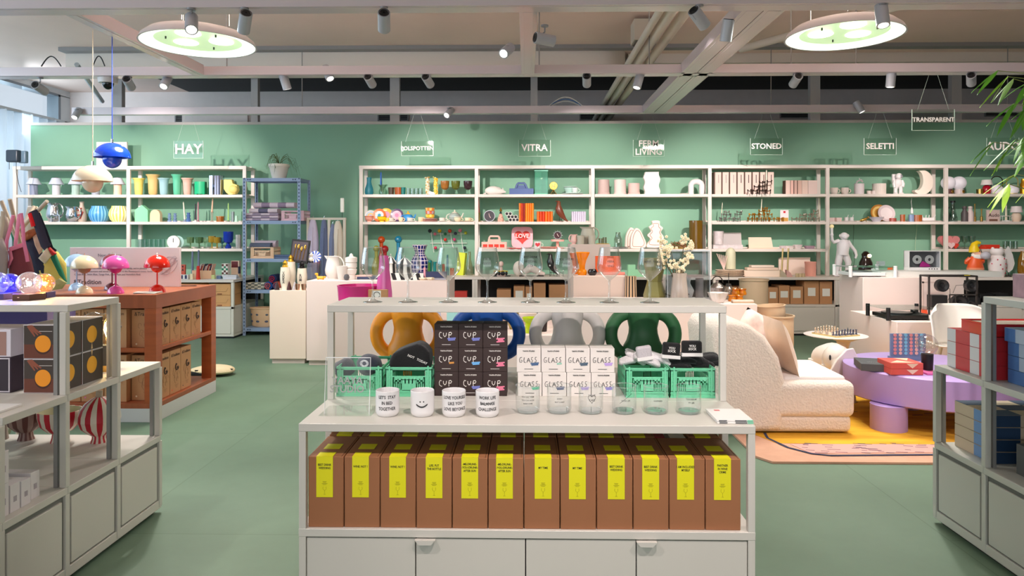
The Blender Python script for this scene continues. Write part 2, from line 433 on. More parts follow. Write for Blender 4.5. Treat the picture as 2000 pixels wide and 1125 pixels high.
# -- track spotlights
mspot = mat((176,178,186),.4,.1); mlens = mat((255,246,226),.3,emit=9.0); mdark = mat((28,28,30),.5)
_sp = B().lathe([(.030,-.079),(.043,-.079),(.043,.075),(.034,.077),(.034,.060),(.0,.060)],seg=28).lathe([(.0,-.066),(.036,-.066)],seg=28)
_sp.box(-.006,.006,-.046,-.04,-.079,-.03)
_hs = B()
for k in range(4): _hs.lathe([(.008 + .008 * k,-.068),(.012 + .008 * k,-.068),(.012 + .008 * k,-.084),(.008 + .008 * k,-.084)],seg=16)
_ln = B().lathe([(0,.0605),(.033,.0605)],seg=24)
meshes = [_sp.make('housing',[mspot]),_hs.make('heat_sink',mdark),_ln.make('lens',mlens)]
PROTO = [o.data for o in meshes]
for o in meshes: bpy.data.objects.remove(o)
def spot(px,py,Y,tgt,lab,watt=0,size=52,zb=2.94,col=WARM,c=None,blend=.75):
    c = P(px,py,Y) if c is None else Vector(c)
    root = empty('track_spotlight',(c.x,c.y,zb),lab,'spotlight','grey cylinder spotlights on the ceiling beams')
    d = (Vector(tgt) - c).normalized(); q = d.to_track_quat('Z','Y').to_euler()
    rel = c - Vector((c.x,c.y,zb))
    for nm,me in zip(('housing','heat_sink','lens'),PROTO):
        o = bpy.data.objects.new(nm,me); COL.objects.link(o); o.parent = root; o.location = rel; o.rotation_euler = q
    top = rel - d * .06
    b = B().cyl(0,0,-.012,.028,.012,seg=16).tube([(0,0,-.01),(0,0,top.z * .5),tuple(top)],.006,seg=6)
    b.make('bracket',mat((150,150,154),.4,.4),root)
    if watt:
        l = bpy.data.lights.new('spot_beam','SPOT'); l.energy = watt * (2.7 if tgt[1] > 8 else 1.0); l.color = col; l.spot_size = math.radians(size); l.spot_blend = blend; l.shadow_soft_size = .03
        o = bpy.data.objects.new('spot_beam',l); COL.objects.link(o); o.parent = root; o.location = rel + d * .085
        o.rotation_euler = d.to_track_quat('-Z','Y').to_euler()
    return root
spot(374,46,4.85,(-1.6,3.3,.9),'leftmost spotlight on the nearest beam, in front of the round lamp',110)
spot(478,44,4.85,(-3.4,7.3,.6),'spotlight on the nearest beam just right of the left round lamp',0)
spot(750,42,4.85,(-1.6,8.0,.9),'single spotlight at the middle of the nearest beam',0)
spot(990,99,5.9,(-1.5,3.0,.9),'spotlight beside the centre short beam, on its left',120)
spot(1064,77,5.3,(4.3,7.05,2.45),'spotlight beside the centre short beam, on its right',260,24)
spot(1366,36,4.85,(3.5,6.9,.9),'spotlight with a lit rim above the pipes',120)
spot(1420,60,5.2,(1.3,6.0,.4),'straight hanging spotlight right of the lit one',90)
spot(1723,31,4.85,(2.3,4.0,.2),'spotlight in front of the right round lamp',130)
mids = [(252,163,(-4.6,10.2,1.5),0),(324,160,(-3.6,5.2,.8),100),(557,160,(-1.9,7.5,.8),110),(640,143,(-.6,5.9,.4),0),
        (723,158,(-1.2,10.2,1.7),130),(836,158,(-.3,10.2,1.7),0),(1146,157,(.9,10.2,1.7),128),(1247,158,(.5,6.6,.8),100),
        (1554,157,(2.6,10.2,1.6),130),(1740,155,(3.4,7.0,.9),120),(1897,155,(6.4,10.2,1.3),85)]
nm = ['outermost left','second from the left','third from the left, next to the pipe bracket','high mounted fourth from the left','fifth from the left','sixth from the left',
      'just left of the pipes','in front of the pipes','left of the right round lamp, facing left','under the right round lamp','brightly lit outermost right']
for (px,py,tg,wt),n_ in zip(mids,nm):
    spot(px,py,7.0,tg,'spotlight on the middle beam, ' + n_,wt)
spot(150,222,9.15,(-6.0,7.0,.2),'lit spotlight on the far beam near the window',90,zb=3.0)
spot(877,220,9.15,(-2.4,6.4,.6),'lit spotlight on the far beam above the green wall',120,zb=3.0)
spot(1678,209,9.15,(5.2,8.6,.9),'spotlight on the far beam left of the right upright',60,zb=3.0)
k = 0
for x,Y,tg,wt in ((-6.2,7.0,(-6.6,10.2,1.9),120),(-4.9,7.0,(-4.9,10.2,1.9),125),(5.2,7.0,(4.6,10.2,1.6),60),
                     (-1.6,1.2,(-.45,2.6,.6),115),(.4,1.2,(.25,2.7,.6),130),(1.9,1.2,(.9,2.6,.6),120),(3.4,1.2,(2.4,3.2,.8),120),(-3.2,1.2,(-2.2,3.0,.8),100),
                     (-2.5,2.8,(-1.2,4.5,0),60),(2.2,2.8,(2.2,5.0,.2),130),(.0,2.8,(-1.4,6.6,.5),110),(.9,2.8,(.6,6.3,.5),100),(3.8,2.8,(3.2,6.4,.7),90)):
    k += 1
    spot(0,0,Y,tg,'spotlight %s of the beam %s' % (('at the far left','left of the pendants','at the far right','over the left front edge','at the middle','right of the middle','at the right end','at the left end','left of the middle','right of the middle','at the middle','second right of the middle','at the right')[k - 1],
         'in the middle row' if Y > 5 else ('above the camera place' if Y < 2 else 'above the front unit')) + ('' if k < 12 else ' there'),wt,c=(x,Y + (.0),2.83))
t = T('dome_camera','black dome security camera under the middle beam','camera',211,7.05,2.94)
t.part('housing',B().cyl(0,0,-.05,.085,.05,seg=24,r2=.095),mat((214,208,206),.4))
t.part('dome',B().ball(0,0,-.05,.055,.055,.065,seg=24),mat((12,12,16),.05))
# == furniture
MF = mat((210,206,197),.42,noise=.015,nscale=2); MFW = mat((234,223,213),.45); MIN = mat((150,150,148),.4,.3)
def posts_of(root,xs,ys,z0,z1,m=MF,w_=.0244,skip=()):
    for x in xs:
        for y in ys:
            if (x,y) in skip: continue
            B().cbox(0,0,0,w_,w_,z1 - z0).make('post',m,root,(x,y,z0),bev=.0015)
def boardp(root,x0,x1,y0,y1,z,m=MF,th=.028,name='shelf_board'):
    """top face at z"""
    return B().box(x0,x1,y0,y1,z - th,z).make(name,m,root,bev=.002)
def tab(root,x,y,z,m=MF,w_=.07):
    """folded trapezoid pull; front of the door at y"""
    b = B().prism([(-w_ / 2,0),(w_ / 2,0),(w_ / 2 - .014,-.016),(-w_ / 2 + .014,-.016)],-.018,0)
    return b.make('handle',m,root,(x,y,z))
# -- front display unit
Y1,Y2,Y3,Y4 = 2.424,2.772,3.116,3.46
FXL,FXR = wx(583,Y1) ,wx(1476,Y1)
FU = empty('display_unit',(0,0,0),'pale grey stepped metal display unit in front, with wine gift boxes and drawers','display unit')
FZ1,FZ2,FZ3 = .358,.722,1.096
wT = .012
XL,XR = FXL + .013,FXR - .013
posts_of(FU,(XL,XR),(Y1 + .013,Y2 - .013,Y2 + .014,Y3 - .013,Y4 - .013),0.02,FZ2 - .02)
posts_of(FU,(XL,XR),(Y2 + .014,Y3 - .013),FZ2,FZ3 - .02)
boardp(FU,FXL,FXR,Y1,Y2,FZ2); boardp(FU,FXL,FXR,Y2 + .001,Y3,FZ2); boardp(FU,FXL,FXR,Y3 + .001,Y4,FZ2 - .001)
boardp(FU,FXL,FXR,Y2,Y3,FZ3)
boardp(FU,FXL,FXR,Y1,Y2,FZ1); boardp(FU,FXL,FXR,Y2 + .001,Y3,FZ1); boardp(FU,FXL,FXR,Y3 + .001,Y4,FZ1)
B().box(FXL,FXR,Y1 + .005,Y4 - .005,.015,.045).make('base',MF,FU,bev=.002)
n = 4; dw = (FXR - FXL - .052) / n
for i in range(n):
    d = B().box(FXL + .026 + i * dw + .002,FXL + .026 + (i + 1) * dw - .002,Y1 + .004,Y1 + .02,.05,FZ1 - .032).make('door',MF,FU,bev=.0015)
for x in (FXL + .026 + dw,FXL + .026 + 3 * dw): tab(FU,x + .034,Y1 + .004,FZ1 - .032)
B().box(FXL + .02,FXR - .02,Y1 + .022,Y1 + .026,.05,FZ1 - .03).make('back_panel',mat((40,38,36),.8),FU)
for x0,x1 in ((FXL,FXL + .012),(FXR - .012,FXR)):
    B().box(x0 + .004,x1 - .004,Y1 + .03,Y4 - .03,.045,FZ1 - .03).make('side_panel',MF,FU)
    B().cyl((x0 + x1) / 2,Y1 + .05,0,.012,.015,seg=10).cyl((x0 + x1) / 2,Y4 - .05,0,.012,.015,seg=10).make('foot',BLACK,FU)
# -- left display unit
LX = -1.806; LY = [2.043,2.391,2.738,3.087,3.444]
LZ1,LZ2,LZ3 = .381,.745,1.098
LU = empty('display_unit',(-2.6,2.8,0),'pale grey stepped metal display unit along the left edge, with boxed lamps','display unit')
def lo(o):
    o.location = Vector(o.location) - Vector((-2.6,2.8,0)); return o
LXL = -3.35
def lbox(x0,x1,y0,y1,z0,z1,name,m=MF,bev=.002): return lo(B().box(x0,x1,y0,y1,z0,z1).make(name,m,LU,bev=bev))
for i in range(4):
    lbox(LXL,LX,LY[i] + .001,LY[i + 1],LZ1 - .028,LZ1,'shelf_board')
    if i >= 1: lbox(LXL,LX,LY[i] + .001,LY[i + 1],LZ2 - .028,LZ2,'shelf_board')
    lbox(LX - .014,LX - .004,LY[i] + .028,LY[i + 1] - .028,.07,LZ1 - .05,'panel')
    lbox(LX - .016,LX - .012,LY[i] + .01,LY[i + 1] - .01,.04,LZ1 - .028,'panel',mat((120,120,116),.6),0)
lbox(LXL,LX,LY[2],LY[3],LZ3 - .028,LZ3,'shelf_board')
for y in LY[1:]:
    lbox(LX - .026,LX,y - .013,y + .013,LZ1,LZ2 - .028,'post')
    lbox(LX - .050,LX - .034,y - .012,y + .004,LZ1,LZ2 - .028,'post',MIN,0)
for y in LY: lbox(LX - .026,LX,y - .013,y + .013,.03,LZ1 - .028,'post')
for y in LY[2:4]:
    lbox(LX - .026,LX,y - .013,y + .013,LZ2,LZ3 - .028,'post')
    lbox(-3.0,-2.974,y - .013,y + .013,LZ2,LZ3 - .028,'post')
    lbox(LX - .050,LX - .034,y - .012,y + .004,LZ2,LZ3 - .028,'post',MIN,0)
for y in LY[1:]: lbox(-3.0,-2.974,y - .013,y + .013,LZ1,LZ2 - .028,'post')
lbox(LXL,LX - .003,LY[0],LY[4] + .012,.022,.062,'base'); lbox(LXL + .02,LX - .03,LY[0],LY[4] - .02,0,.022,'plinth',BLACK,0)
lbox(LXL,LX - .02,LY[4] - .01,LY[4],.04,LZ1 - .03,'back_panel')
# -- right display unit
RX = 1.944; RY = [1.98,2.33,2.685,3.037,3.396]
RZ1,RZ2,RZ3 = .385,.753,1.112
RU = empty('display_unit',(2.7,2.7,0),'pale grey stepped metal display unit along the right edge, with stacked game boxes','display unit')
def ro(o):
    o.location = Vector(o.location) - Vector((2.7,2.7,0)); return o
MR = mat((200,200,192),.42)
def rbox(x0,x1,y0,y1,z0,z1,name,m=MR,bev=.002): return ro(B().box(x0,x1,y0,y1,z0,z1).make(name,m,RU,bev=bev))
RXR = 3.5
for i in range(4):
    rbox(RX,RXR,RY[i] + .001,RY[i + 1],RZ1 - .028,RZ1,'shelf_board'); rbox(RX,RXR,RY[i] + .001,RY[i + 1],RZ2 - .028,RZ2,'shelf_board')
    rbox(RX + .004,RX + .014,RY[i] + .028,RY[i + 1] - .028,.07,RZ1 - .05,'panel')
    rbox(RX + .012,RX + .016,RY[i] + .01,RY[i + 1] - .01,.04,RZ1 - .028,'panel',mat((110,110,106),.6),0)
    if i < 3: rbox(RX,RXR,RY[i] + .001,RY[i + 1],RZ3 - .028,RZ3,'shelf_board')
for y in RY: rbox(RX,RX + .026,y - .013,y + .013,.03,RZ1 - .028,'post')
for y in RY:
    rbox(RX,RX + .026,y - .013,y + .013,RZ1,RZ2 - .028,'post'); rbox(RX + .034,RX + .048,y - .012,y + .004,RZ1,RZ2 - .028,'post',MIN,0)
for y in RY[:4]:
    rbox(RX,RX + .026,y - .013,y + .013,RZ2,RZ3 - .028,'post'); rbox(RX + .034,RX + .048,y - .012,y + .004,RZ2,RZ3 - .028,'post',MIN,0)
rbox(RX + .003,RXR,RY[0],RY[4] + .012,.022,.062,'base'); rbox(RX + .03,RXR,RY[0],RY[4] - .02,0,.022,'plinth',BLACK,0)
rbox(RX + .02,RXR,RY[4] - .01,RY[4],.04,RZ1 - .03,'back_panel')
# -- brown sideboard
WOOD = mat((176,88,46),.38,noise=.13,nscale=3,stretch=(1,1,9))
WOODH = mat((168,88,54),.38,noise=.12,nscale=3,stretch=(9,1,1))
SB = empty('sideboard',(-3.4,5.5,0),'reddish brown open sideboard on white plinth carrying the dome lamps','sideboard')
def sb(x0,x1,y0,y1,z0,z1,name,m=WOOD,bev=.002):
    return B().box(x0 + 3.4,x1 + 3.4,y0 - 5.5,y1 - 5.5,z0,z1).make(name,m,SB,bev=bev)
SX0,SX1,SY0,SY1,ST = -4.60,-2.69,5.06,6.05,.928
sb(SX0,SX1,SY0,SY1,ST - .10,ST,'top',WOODH)
sb(SX0,SX1,SY0,SY1,.10,.135,'bottom',WOODH)
for x0,x1 in ((SX0,SX0 + .085),(SX1 - .085,SX1)):
    for y0,y1 in ((SY0,SY0 + .09),(SY1 - .09,SY1)): sb(x0,x1,y0,y1,.135,ST - .10,'leg')
sb(SX0 + .086,SX1 - .086,SY0 + .002,SY0 + .02,.51,.54,'rail'); sb(SX1 - .02,SX1 - .002,SY0 + .091,SY1 - .091,.51,.54,'rail')
sb(SX0 + .03,SX1 - .03,SY0 + .03,SY1 - .03,.50,.525,'shelf_board'); sb(SX0 + .08,SX1 - .46,SY0 + .45,SY0 + .47,.135,ST - .1,'divider')
sb(SX0,SX1 - .0,SY0 + .0,SY1,0,.10,'plinth',mat((216,214,214),.6))
# -- wall shelving
SY,SYB = 9.77,10.11
BX = [wx(705,SY) + 1.613 * i for i in range(7)]
LV = [zz(323.5,SY),zz(379.5,SY),zz(433,SY),zz(486,SY)]     # top faces of the boards
WKZ = .776
def shelving(xs,levels_by_bay,label,base,m=MFW):
    o = empty('wall_shelving',(xs[0],SY,base),label,'shelving')
    L = lambda x,y,z: (x - xs[0],y - SY,z - base)
    top = LV[0]
    for x in xs:
        for y in (SY + .02,SYB - .02):
            B().cbox(0,0,0,.05,.035,top - base - .02).make('post',m,o,L(x,y,base),bev=.002)
    for i,lv in enumerate(levels_by_bay):
        for k in lv:
            b = B().box(.027,xs[i + 1] - xs[i] - .027,-.002,SYB - SY,-.038,0)
            b.make('shelf_board',m,o,L(xs[i],SY,LV[k]),bev=.002)
            B().box(.027,xs[i + 1] - xs[i] - .027,SYB - SY - .006,SYB - SY,0,.02).make('lip',m,o,L(xs[i],SY,LV[k]))
    for x in xs:
        for k in range(4):
            B().box(-.022,.022,.037,SYB - SY - .037,-.036,-.004).make('bracket',m,o,L(x,SY,LV[k]))
    B().box(-.026,xs[-1] - xs[0] + .026,-.004,.03,-.042,.004).make('top_rail',m,o,L(xs[0],SY,top))
    return o
shelving(BX,[(0,1,2),(0,1,2,3),(0,1,3),(0,1,2,3),(0,1,2),(0,1,2,3)],'long pale metal wall shelving filled with homeware on the green wall',WKZ)
LBX = [wx(28,SY),wx(250,SY),wx(477,SY)]
shelving(LBX,[(0,1,2),(0,1,2,3)],'two bay pale wall shelving at the left with pastel vases',.76)
CY = 9.45
def worktop(x0,x1,y0,lab,z=WKZ,m=MFW):
    o = B().box(0,x1 - x0,0,SYB - y0,-.035,0).make('worktop',m,None,(x0,y0,z),bev=.003); tag(o,lab,'worktop')
worktop(BX[0] - .02,BX[6],CY,'long pale worktop below the wall shelving')
worktop(wx(190,9.2),wx(456,9.05),9.05,'pale worktop with small gifts at the left below the shelving',.76)
def cabinet(x0,x1,y0,yb,ztop,zmid,lab,doors=2,m=MFW,side=False):
    o = empty('base_cabinet',((x0 + x1) / 2,y0,0),lab,'cabinet',None)
    X = (x1 - x0) / 2; D = yb - y0
    B().box(-X,X,0.01,D,.0,.025).make('plinth',BLACK,o)
    B().box(-X,X,0,D,.025,.055).make('base',m,o)
    B().box(-X,X,0,D,zmid - .03,zmid).make('shelf_board',m,o,bev=.002)
    for x in (-X + .018,X - .018):
        for y in (.018,D - .018):
            B().cbox(x,y,.05,.036,.036,ztop - .05).make('post',m,o,bev=.002)
    B().box(-X + .03,X - .03,D - .02,D - .01,.05,ztop).make('back_panel',mat((46,44,42),.8),o)
    w_ = (2 * X - .076) / doors
    for i in range(doors):
        B().box(-X + .038 + i * w_ + .003,-X + .038 + (i + 1) * w_ - .003,.004,.022,.06,zmid - .034).make('door',m,o,bev=.002)
    for i in range(0,doors - 1,2):
        tab(o,-X + .038 + (i + 1) * w_ + .02,.004,zmid - .036,mat((150,148,144),.4),.09)
    if side:
        B().box(X - .014,X - .004,.04,D - .04,.06,zmid - .03).make('side_panel',m,o)
    return o
for i,nm_ in enumerate(('behind the white pedestal at the left','left of the centre with kraft boxes','hidden behind the stone pedestal','with five kraft cartons, right of centre','behind the large white pedestal','holding black audio gear at the right end')):
    cabinet(BX[i] + .001,BX[i + 1] - .001,CY + .005,SYB,WKZ - .037,.412,'pale base cabinet of the long wall run, ' + nm_)
CW = mat((232,226,212),.45)
xr = wx(456,9.05)
cabinet(xr - 1.55,xr,9.055,SYB,.76 - .037,.41,'cream base cabinet at the left with kraft drawer boxes',1,CW,side=True)
# -- blue slotted-angle rack
BL = mat((152,172,206),.45)
gx0,gx1,gy0,gy1 = wx(477,9.30),wx(584,9.30),9.30,9.73
GZ = [zz(y,9.30) for y in (347,431,505.5,567,642)]
G = empty('metal_rack',((gx0 + gx1) / 2,gy0,0),'light blue slotted metal rack with folded textiles and a plant on top','rack')
gX = (gx1 - gx0) / 2
for sx_ in (-1,1):
    for y in (0,gy1 - gy0):
        b = B(); q = 1 if y == 0 else -1
        b.box(-.02 if sx_ > 0 else -.02,.02,-.002,.002,0,GZ[0]).box(-.002,.002,0,.035 * q,0,GZ[0]) if q > 0 else b.box(-.02,.02,-.002,.002,0,GZ[0]).box(-.002,.002,-.035,0,0,GZ[0])
        p = b.make('post',BL,G,(sx_ * gX,y,0))
        b = B()
        nslot = 44
        for k in range(nslot): b.box(-.006,.006,-.0045,-.0025,.03 + k * GZ[0] / nslot,.05 + k * GZ[0] / nslot)
        b.make('slots',mat((60,78,110),.7),p)
for z in GZ:
    b = B().box(-gX,gX,.0,gy1 - gy0,z - .004,z).box(-gX,gX,-.003,.003,z - .045,z).box(-gX,gX,gy1 - gy0 - .003,gy1 - gy0,z - .04,z)
    b.box(-gX,-gX + .003,0,gy1 - gy0,z - .04,z).box(gX - .003,gX,0,gy1 - gy0,z - .04,z)
    p = b.make('shelf',BL,G)
    for q in (-gX + .05,-gX + .08,gX - .05,gX - .08): B().cyl(q,-.006,z - .026,.008,.012,seg=8).make('bolt',mat((60,78,110),.5),p)
# -- pedestals
MP = mat((238,218,212),.62,noise=.012,nscale=2)
def pedestal(px0,px1,Yf,Yb,z,lab,m=MP,z0=0.0,x0=None,x1=None):
    x0 = wx(px0,Yf) if x0 is None else x0; x1 = wx(px1,Yf) if x1 is None else x1
    o = B().box(-(x1 - x0) / 2,(x1 - x0) / 2,0,Yb - Yf,z0 + .05,z).make('pedestal',m,None,((x0 + x1) / 2,Yf,0),bev=.003)
    tag(o,lab,'pedestal',None)
    B().box(-(x1 - x0) / 2 + .02,(x1 - x0) / 2 - .02,.02,Yb - Yf - .02,z0,z0 + .05).make('plinth',mat((214,196,188),.7),o)
    return x0,x1
pedestal(526.5,597.5,7.34,7.75,zz(568,7.34),'low cream pedestal holding the white spirit bottles',mat((238,218,202),.62))
pedestal(598.5,873,7.25,8.03,zz(549,7.25),'long blush pedestal behind the front unit at the left')
pedestal(1113,1192,7.55,7.95,zz(477,7.55),'tall grey pink pedestal carrying a jug and tumblers',mat((216,200,192),.62))
pedestal(1120,1223,7.0,7.5,zz(539,7.0),'grey pink pedestal in front with the orange vase',mat((222,200,188),.62))
pedestal(1128,1479,6.3,6.95,zz(593,6.3),'wide blush pedestal right behind the green vase')
pedestal(845,1090,6.1,7.2,zz(655,6.1),'very low pink pedestal behind the dark cup boxes')
pedestal(845,1060,6.75,7.19,zz(612,6.75),'low step of the pink display, behind the yellow green vase',z0=zz(655,6.1))
pedestal(1685,1883,7.3,7.84,zz(541,7.3),'large blush pedestal at the right with white audio devices')
pedestal(1743,1910,6.3,7.2,zz(627,6.3),'lower blush pedestal in front holding the black turntable',x0=3.28,x1=4.35)
b = B().box(-.62,.62,-.1,.25,0,.055)
tag(b.make('riser',WHITE,None,(wx(1815,7.6),7.48,zz(541,7.3) + .001)),'thin white riser plate below the white cassette player','riser')
# == on and in the front display unit
ink = mat((24,24,26),.6); YEL = mat((232,226,18),.65)
cart = mat((158,104,68),.75,noise=.04,nscale=6)
def carton(x,y,w_,lab,msg,grp):
    o = empty('wine_gift_box',(x,y,FZ1),lab,'box',grp)
    B().box(-w_ / 2,w_ / 2,0,.245,0,.246).make('box_body',cart,o,bev=.0025)
    B().box(-.0008,.0008,.001,.2445,.2462,.2468).make('lid_seam',mat((90,56,36),.8),o,loc=(w_ * .44,0,0))
    j = random.uniform(-.006,.006)
    lb = B().box(-.029,.029,-.0010,-.0003,.105,.2465).box(-.029,.029,-.0010,.048,.2464,.2470)
    l = lb.make('label_strip',YEL,o,loc=(j,0,0))
    B().box(-.029,.029,.085,.145,.2464,.2470).make('lid_label',YEL,o,loc=(j,0,0))
    gy = mat((150,146,20),.7)
    if msg: text(msg,.0105,ink,l,(0,-.0012,.212),sx=.82,bold=.01,line=1.1,name='lettering')
    bars((.014,.011,.020,.013),.0009,.0035,gy,l,(0,-.0012,.160))
    b = B().tube([(-.005,-.0012,.142),(-.0058,-.0012,.134),(0,-.0012,.128),(.0058,-.0012,.134),(.005,-.0012,.142)],.0004,seg=4).tube([(0,-.0012,.128),(0,-.0012,.115)],.0004,seg=4).tube([(-.004,-.0012,.115),(.004,-.0012,.115)],.0004,seg=4)
    b.make('glass_pictogram',gy,l)
    return o
msgs = ['BEST DRINK\nWEDDING','WINE. NOT !','WINE. NOT !','LIFE. PUT\nTHE BOTTLE','-ME-DRUNK-\n-YOU-DRUNK-\nAFTER SUN','-ME-DRUNK-\n-YOU-DRUNK-\nAFTER SUN','MY TIME','MY TIME','BEST DRINK\nWEDDING','BEST DRINK\nWEDDING','I AM INCLUDED\nMYSELF','PARTNER\nIN WINE\nCRIME']
ex = [601,671.5,742,812.5,883,953,1023,1094,1165,1236.5,1307,1378,1448]
od = ['first','second','third','fourth','fifth','sixth','seventh','eighth','ninth','tenth','eleventh','twelfth']
for i in range(12):
    x = wx((ex[i] + ex[i + 1]) / 2,2.436); w_ = wx(ex[i + 1] - .8,2.436) - wx(ex[i] + .8,2.436)
    carton(x,2.436 + random.uniform(0,.004),w_,'%s brown gift box from the left in the front row, with yellow label strip' % od[i],msgs[i],'brown wine gift boxes in the front row')
for i in range(12):
    if i == 10: continue
    x = wx((ex[i] + ex[i + 1]) / 2,2.436); w_ = wx(ex[i + 1] - 1,2.436) - wx(ex[i] + 1,2.436)
    carton(x * 1.0,2.70,w_,'brown wine gift box standing in the row behind the %s front box' % od[i],'','brown wine gift boxes in the second row')
b = B().box(-.03,.03,0,.2,0,.236)
tag(b.make('white_box',WHITE,None,(wx(1325,2.71),2.71,FZ1)),'white box in the gap of the second row of gift boxes','box')
tag(B().box(-.02,.02,0,.2,0,.243).make('red_box',mat((150,30,40),.6),None,(wx(1288,2.71),2.71,FZ1)),'dark red box beside the white one behind the gift boxes','box')
WH = mat((238,236,236),.25)
mtx = ["LET'S  STAY\nIN BED\nTOGETHER",None,'LOVE YOURSELF\nLIKE YOU\nLOVE BEYONCE','WORK LIFE\nBALANCE\nCHALLENGE']
lab = ['white cup lettered LET\'S STAY IN BED TOGETHER, leftmost in the row','white cup with a smiling face, on the middle shelf','white cup lettered LOVE YOURSELF LIKE YOU LOVE BEYONCE','white cup lettered WORK LIFE CHALLENGE beside the glasses']
for i,px in enumerate((757,825,886.5,952)):
    Y = 2.545; o = empty('cup',(wx(px,Y),Y,FZ2),lab[i],'cup','white cups on the middle shelf',rz=(.14,.1,.22,.06)[i])
    R = .0428
    B().lathe([(0,.002),(.030,.002),(.031,0),(.036,.002),(R - .001,.012),(R,.02),(R,.091),(R - .0015,.0925),(R - .003,.091),(R - .003,.02),(.03,.008),(0,.007)],seg=48).make('cup_body',WH,o)
    if mtx[i]: text(mtx[i],.0158,ink,o,(0,-R - .0003,.052),bend=R,sx=.80,bold=.014,line=1.3)
    if i == 1:
        b = B()
        for x in (-.006,.006): b.lathe([(0,0),(.0026,0)],x,0,.060,seg=10)
        b = B()
        pts = [(R * sin(a),-R * cos(a) - .0002,.052 - .0125 * cos(a / .5 * 1.35) ) for a in [(-.5 + k / 12) for k in range(13)]]
        b.tube(pts,[.0009] + [.0024] * 11 + [.0009],seg=6)
        for a in (-.14,.14): b.ball(R * sin(a),-R * cos(a),.058,.0026,.001,.0026,seg=8,n=6)
        b.make('smiling_face',ink,o)
    if i == 3:
        B().tube([(R * sin(a),-R * cos(a) - .0003,.053 + .001 * sin(a * 50)) for a in [(-.6 + k / 10) for k in range(12)]],.0008,seg=5).make('strike_line',ink,o)
gt = ['YOU LIKE YOUR\nYOU CAN ALSO\nHAVE SOME','SORRY\nNOT SORRY','DONT\nCARE','WORK LIFE','HAPPINESS','TOMORROW\nMY LIFE']
gl_ = ['clear tumbler with three lines of tiny lettering, next to the cups','clear tumbler lettered SORRY, second in the row','clear tumbler with a heart outline around DONT CARE','clear tumbler with a slanted line drawn on it, in front of the sock crate',
       'clear tumbler with one short line of lettering, fifth in the row','clear tumbler at the right end of the row, near the magazines']
GC = glass((252,254,254),.8,.06,.01,2.4)
for i,px in enumerate((1031,1092,1154,1219,1281,1345)):
    Y = 2.60; o = empty('glass_tumbler',(wx(px,Y),Y,FZ2),gl_[i],'glass','clear tumblers on the middle shelf')
    R = .0445
    B().lathe([(0,.001),(.036,.001),(.041,.006),(R,.016),(R,.098),(R - .0015,.099)],seg=40).make('tumbler_body',GC,o)
    B().tube([(R * cos(a),R * sin(a),.099) for a in [2 * pi * q / 40 for q in range(40)]],.0008,seg=6,closed=True).make('rim',glass((250,252,252),.9,.2,.35),o)
    B().cyl(0,0,.002,.037,.009,seg=32).make('thick_base',glass((240,246,246),.9,.15,.12),o)
    dy = .052 if i != 2 else .062
    text(gt[i],.008 if i != 2 else .011,ink,o,(0,-R - .0003,dy),bend=R,sx=.8,line=1.5)
    if i == 2:
        hp = []
        for k in range(25):
            a = 2 * pi * k / 24
            hx = 16 * sin(a) ** 3; hz = 13 * cos(a) - 5 * cos(2 * a) - 2 * cos(3 * a) - cos(4 * a)
            ang = hx * .00085 / R
            hp.append((R * sin(ang),-R * cos(ang) - .0004,.060 + hz * .00105))
        B().tube(hp[:-1],.0007,seg=5,closed=True).make('heart_outline',ink,o)
    if i == 3: B().tube([(R * sin(a),-R * cos(a) - .0004,.06 + .018 * a / .5) for a in [(-.5 + k / 10) for k in range(11)]],.0006,seg=5).make('drawn_line',ink,o)
gtx = ['','','','LIFE IS\nGOOD','BEST DRINK\nWEDDING\nEVER','YOU ARE MY\nWINE','FELIX\nVIBRA\nVINO','WINE.  NOT']
px_ = (728,797,876,952,1036,1105.5,1190,1269)
pls = ['at the left end of the top shelf, before the pink vase','in front of the striped carousel jar','in front of the coat hook rail','in front of the red glasses carrier','in front of the heart tray','in front of the yellow orange vase','in front of the orange sign','at the right end of the row']
WG = glass((250,253,253),.95,.075,.02,1.9)
for i,px in enumerate(px_):
    Y = 2.90; o = empty('wine_glass',(wx(px,Y),Y,FZ3),'stemmed wine glass ' + pls[i],'wine glass','clear stemmed wine glasses on the top shelf')
    outer = [(.004,.088),(.012,.096),(.030,.112),(.045,.128),(.0505,.142),(.0495,.160),(.044,.195),(.0375,.226)]
    B().lathe(outer,seg=48).make('bowl',WG,o)
    B().tube([(.0375 * cos(a),.0375 * sin(a),.226) for a in [2 * pi * q / 40 for q in range(40)]],.0007,seg=6,closed=True).make('rim',glass((250,252,252),.9,.2,.35),o)
    B().lathe([(0,.0),(.040,.0),(.0395,.0018),(.022,.005),(.009,.012),(.0045,.022),(.0038,.06),(.0045,.088),(.0,.094)],seg=32).make('stem',WG,o)
    if gtx[i]: text(gtx[i],.013,ink,o,(0,-.0475,.170),rot=(pi / 2 - .14,0,0),bend=.047,sx=.85,line=1.4)
GRN = mat((112,206,162),.4)
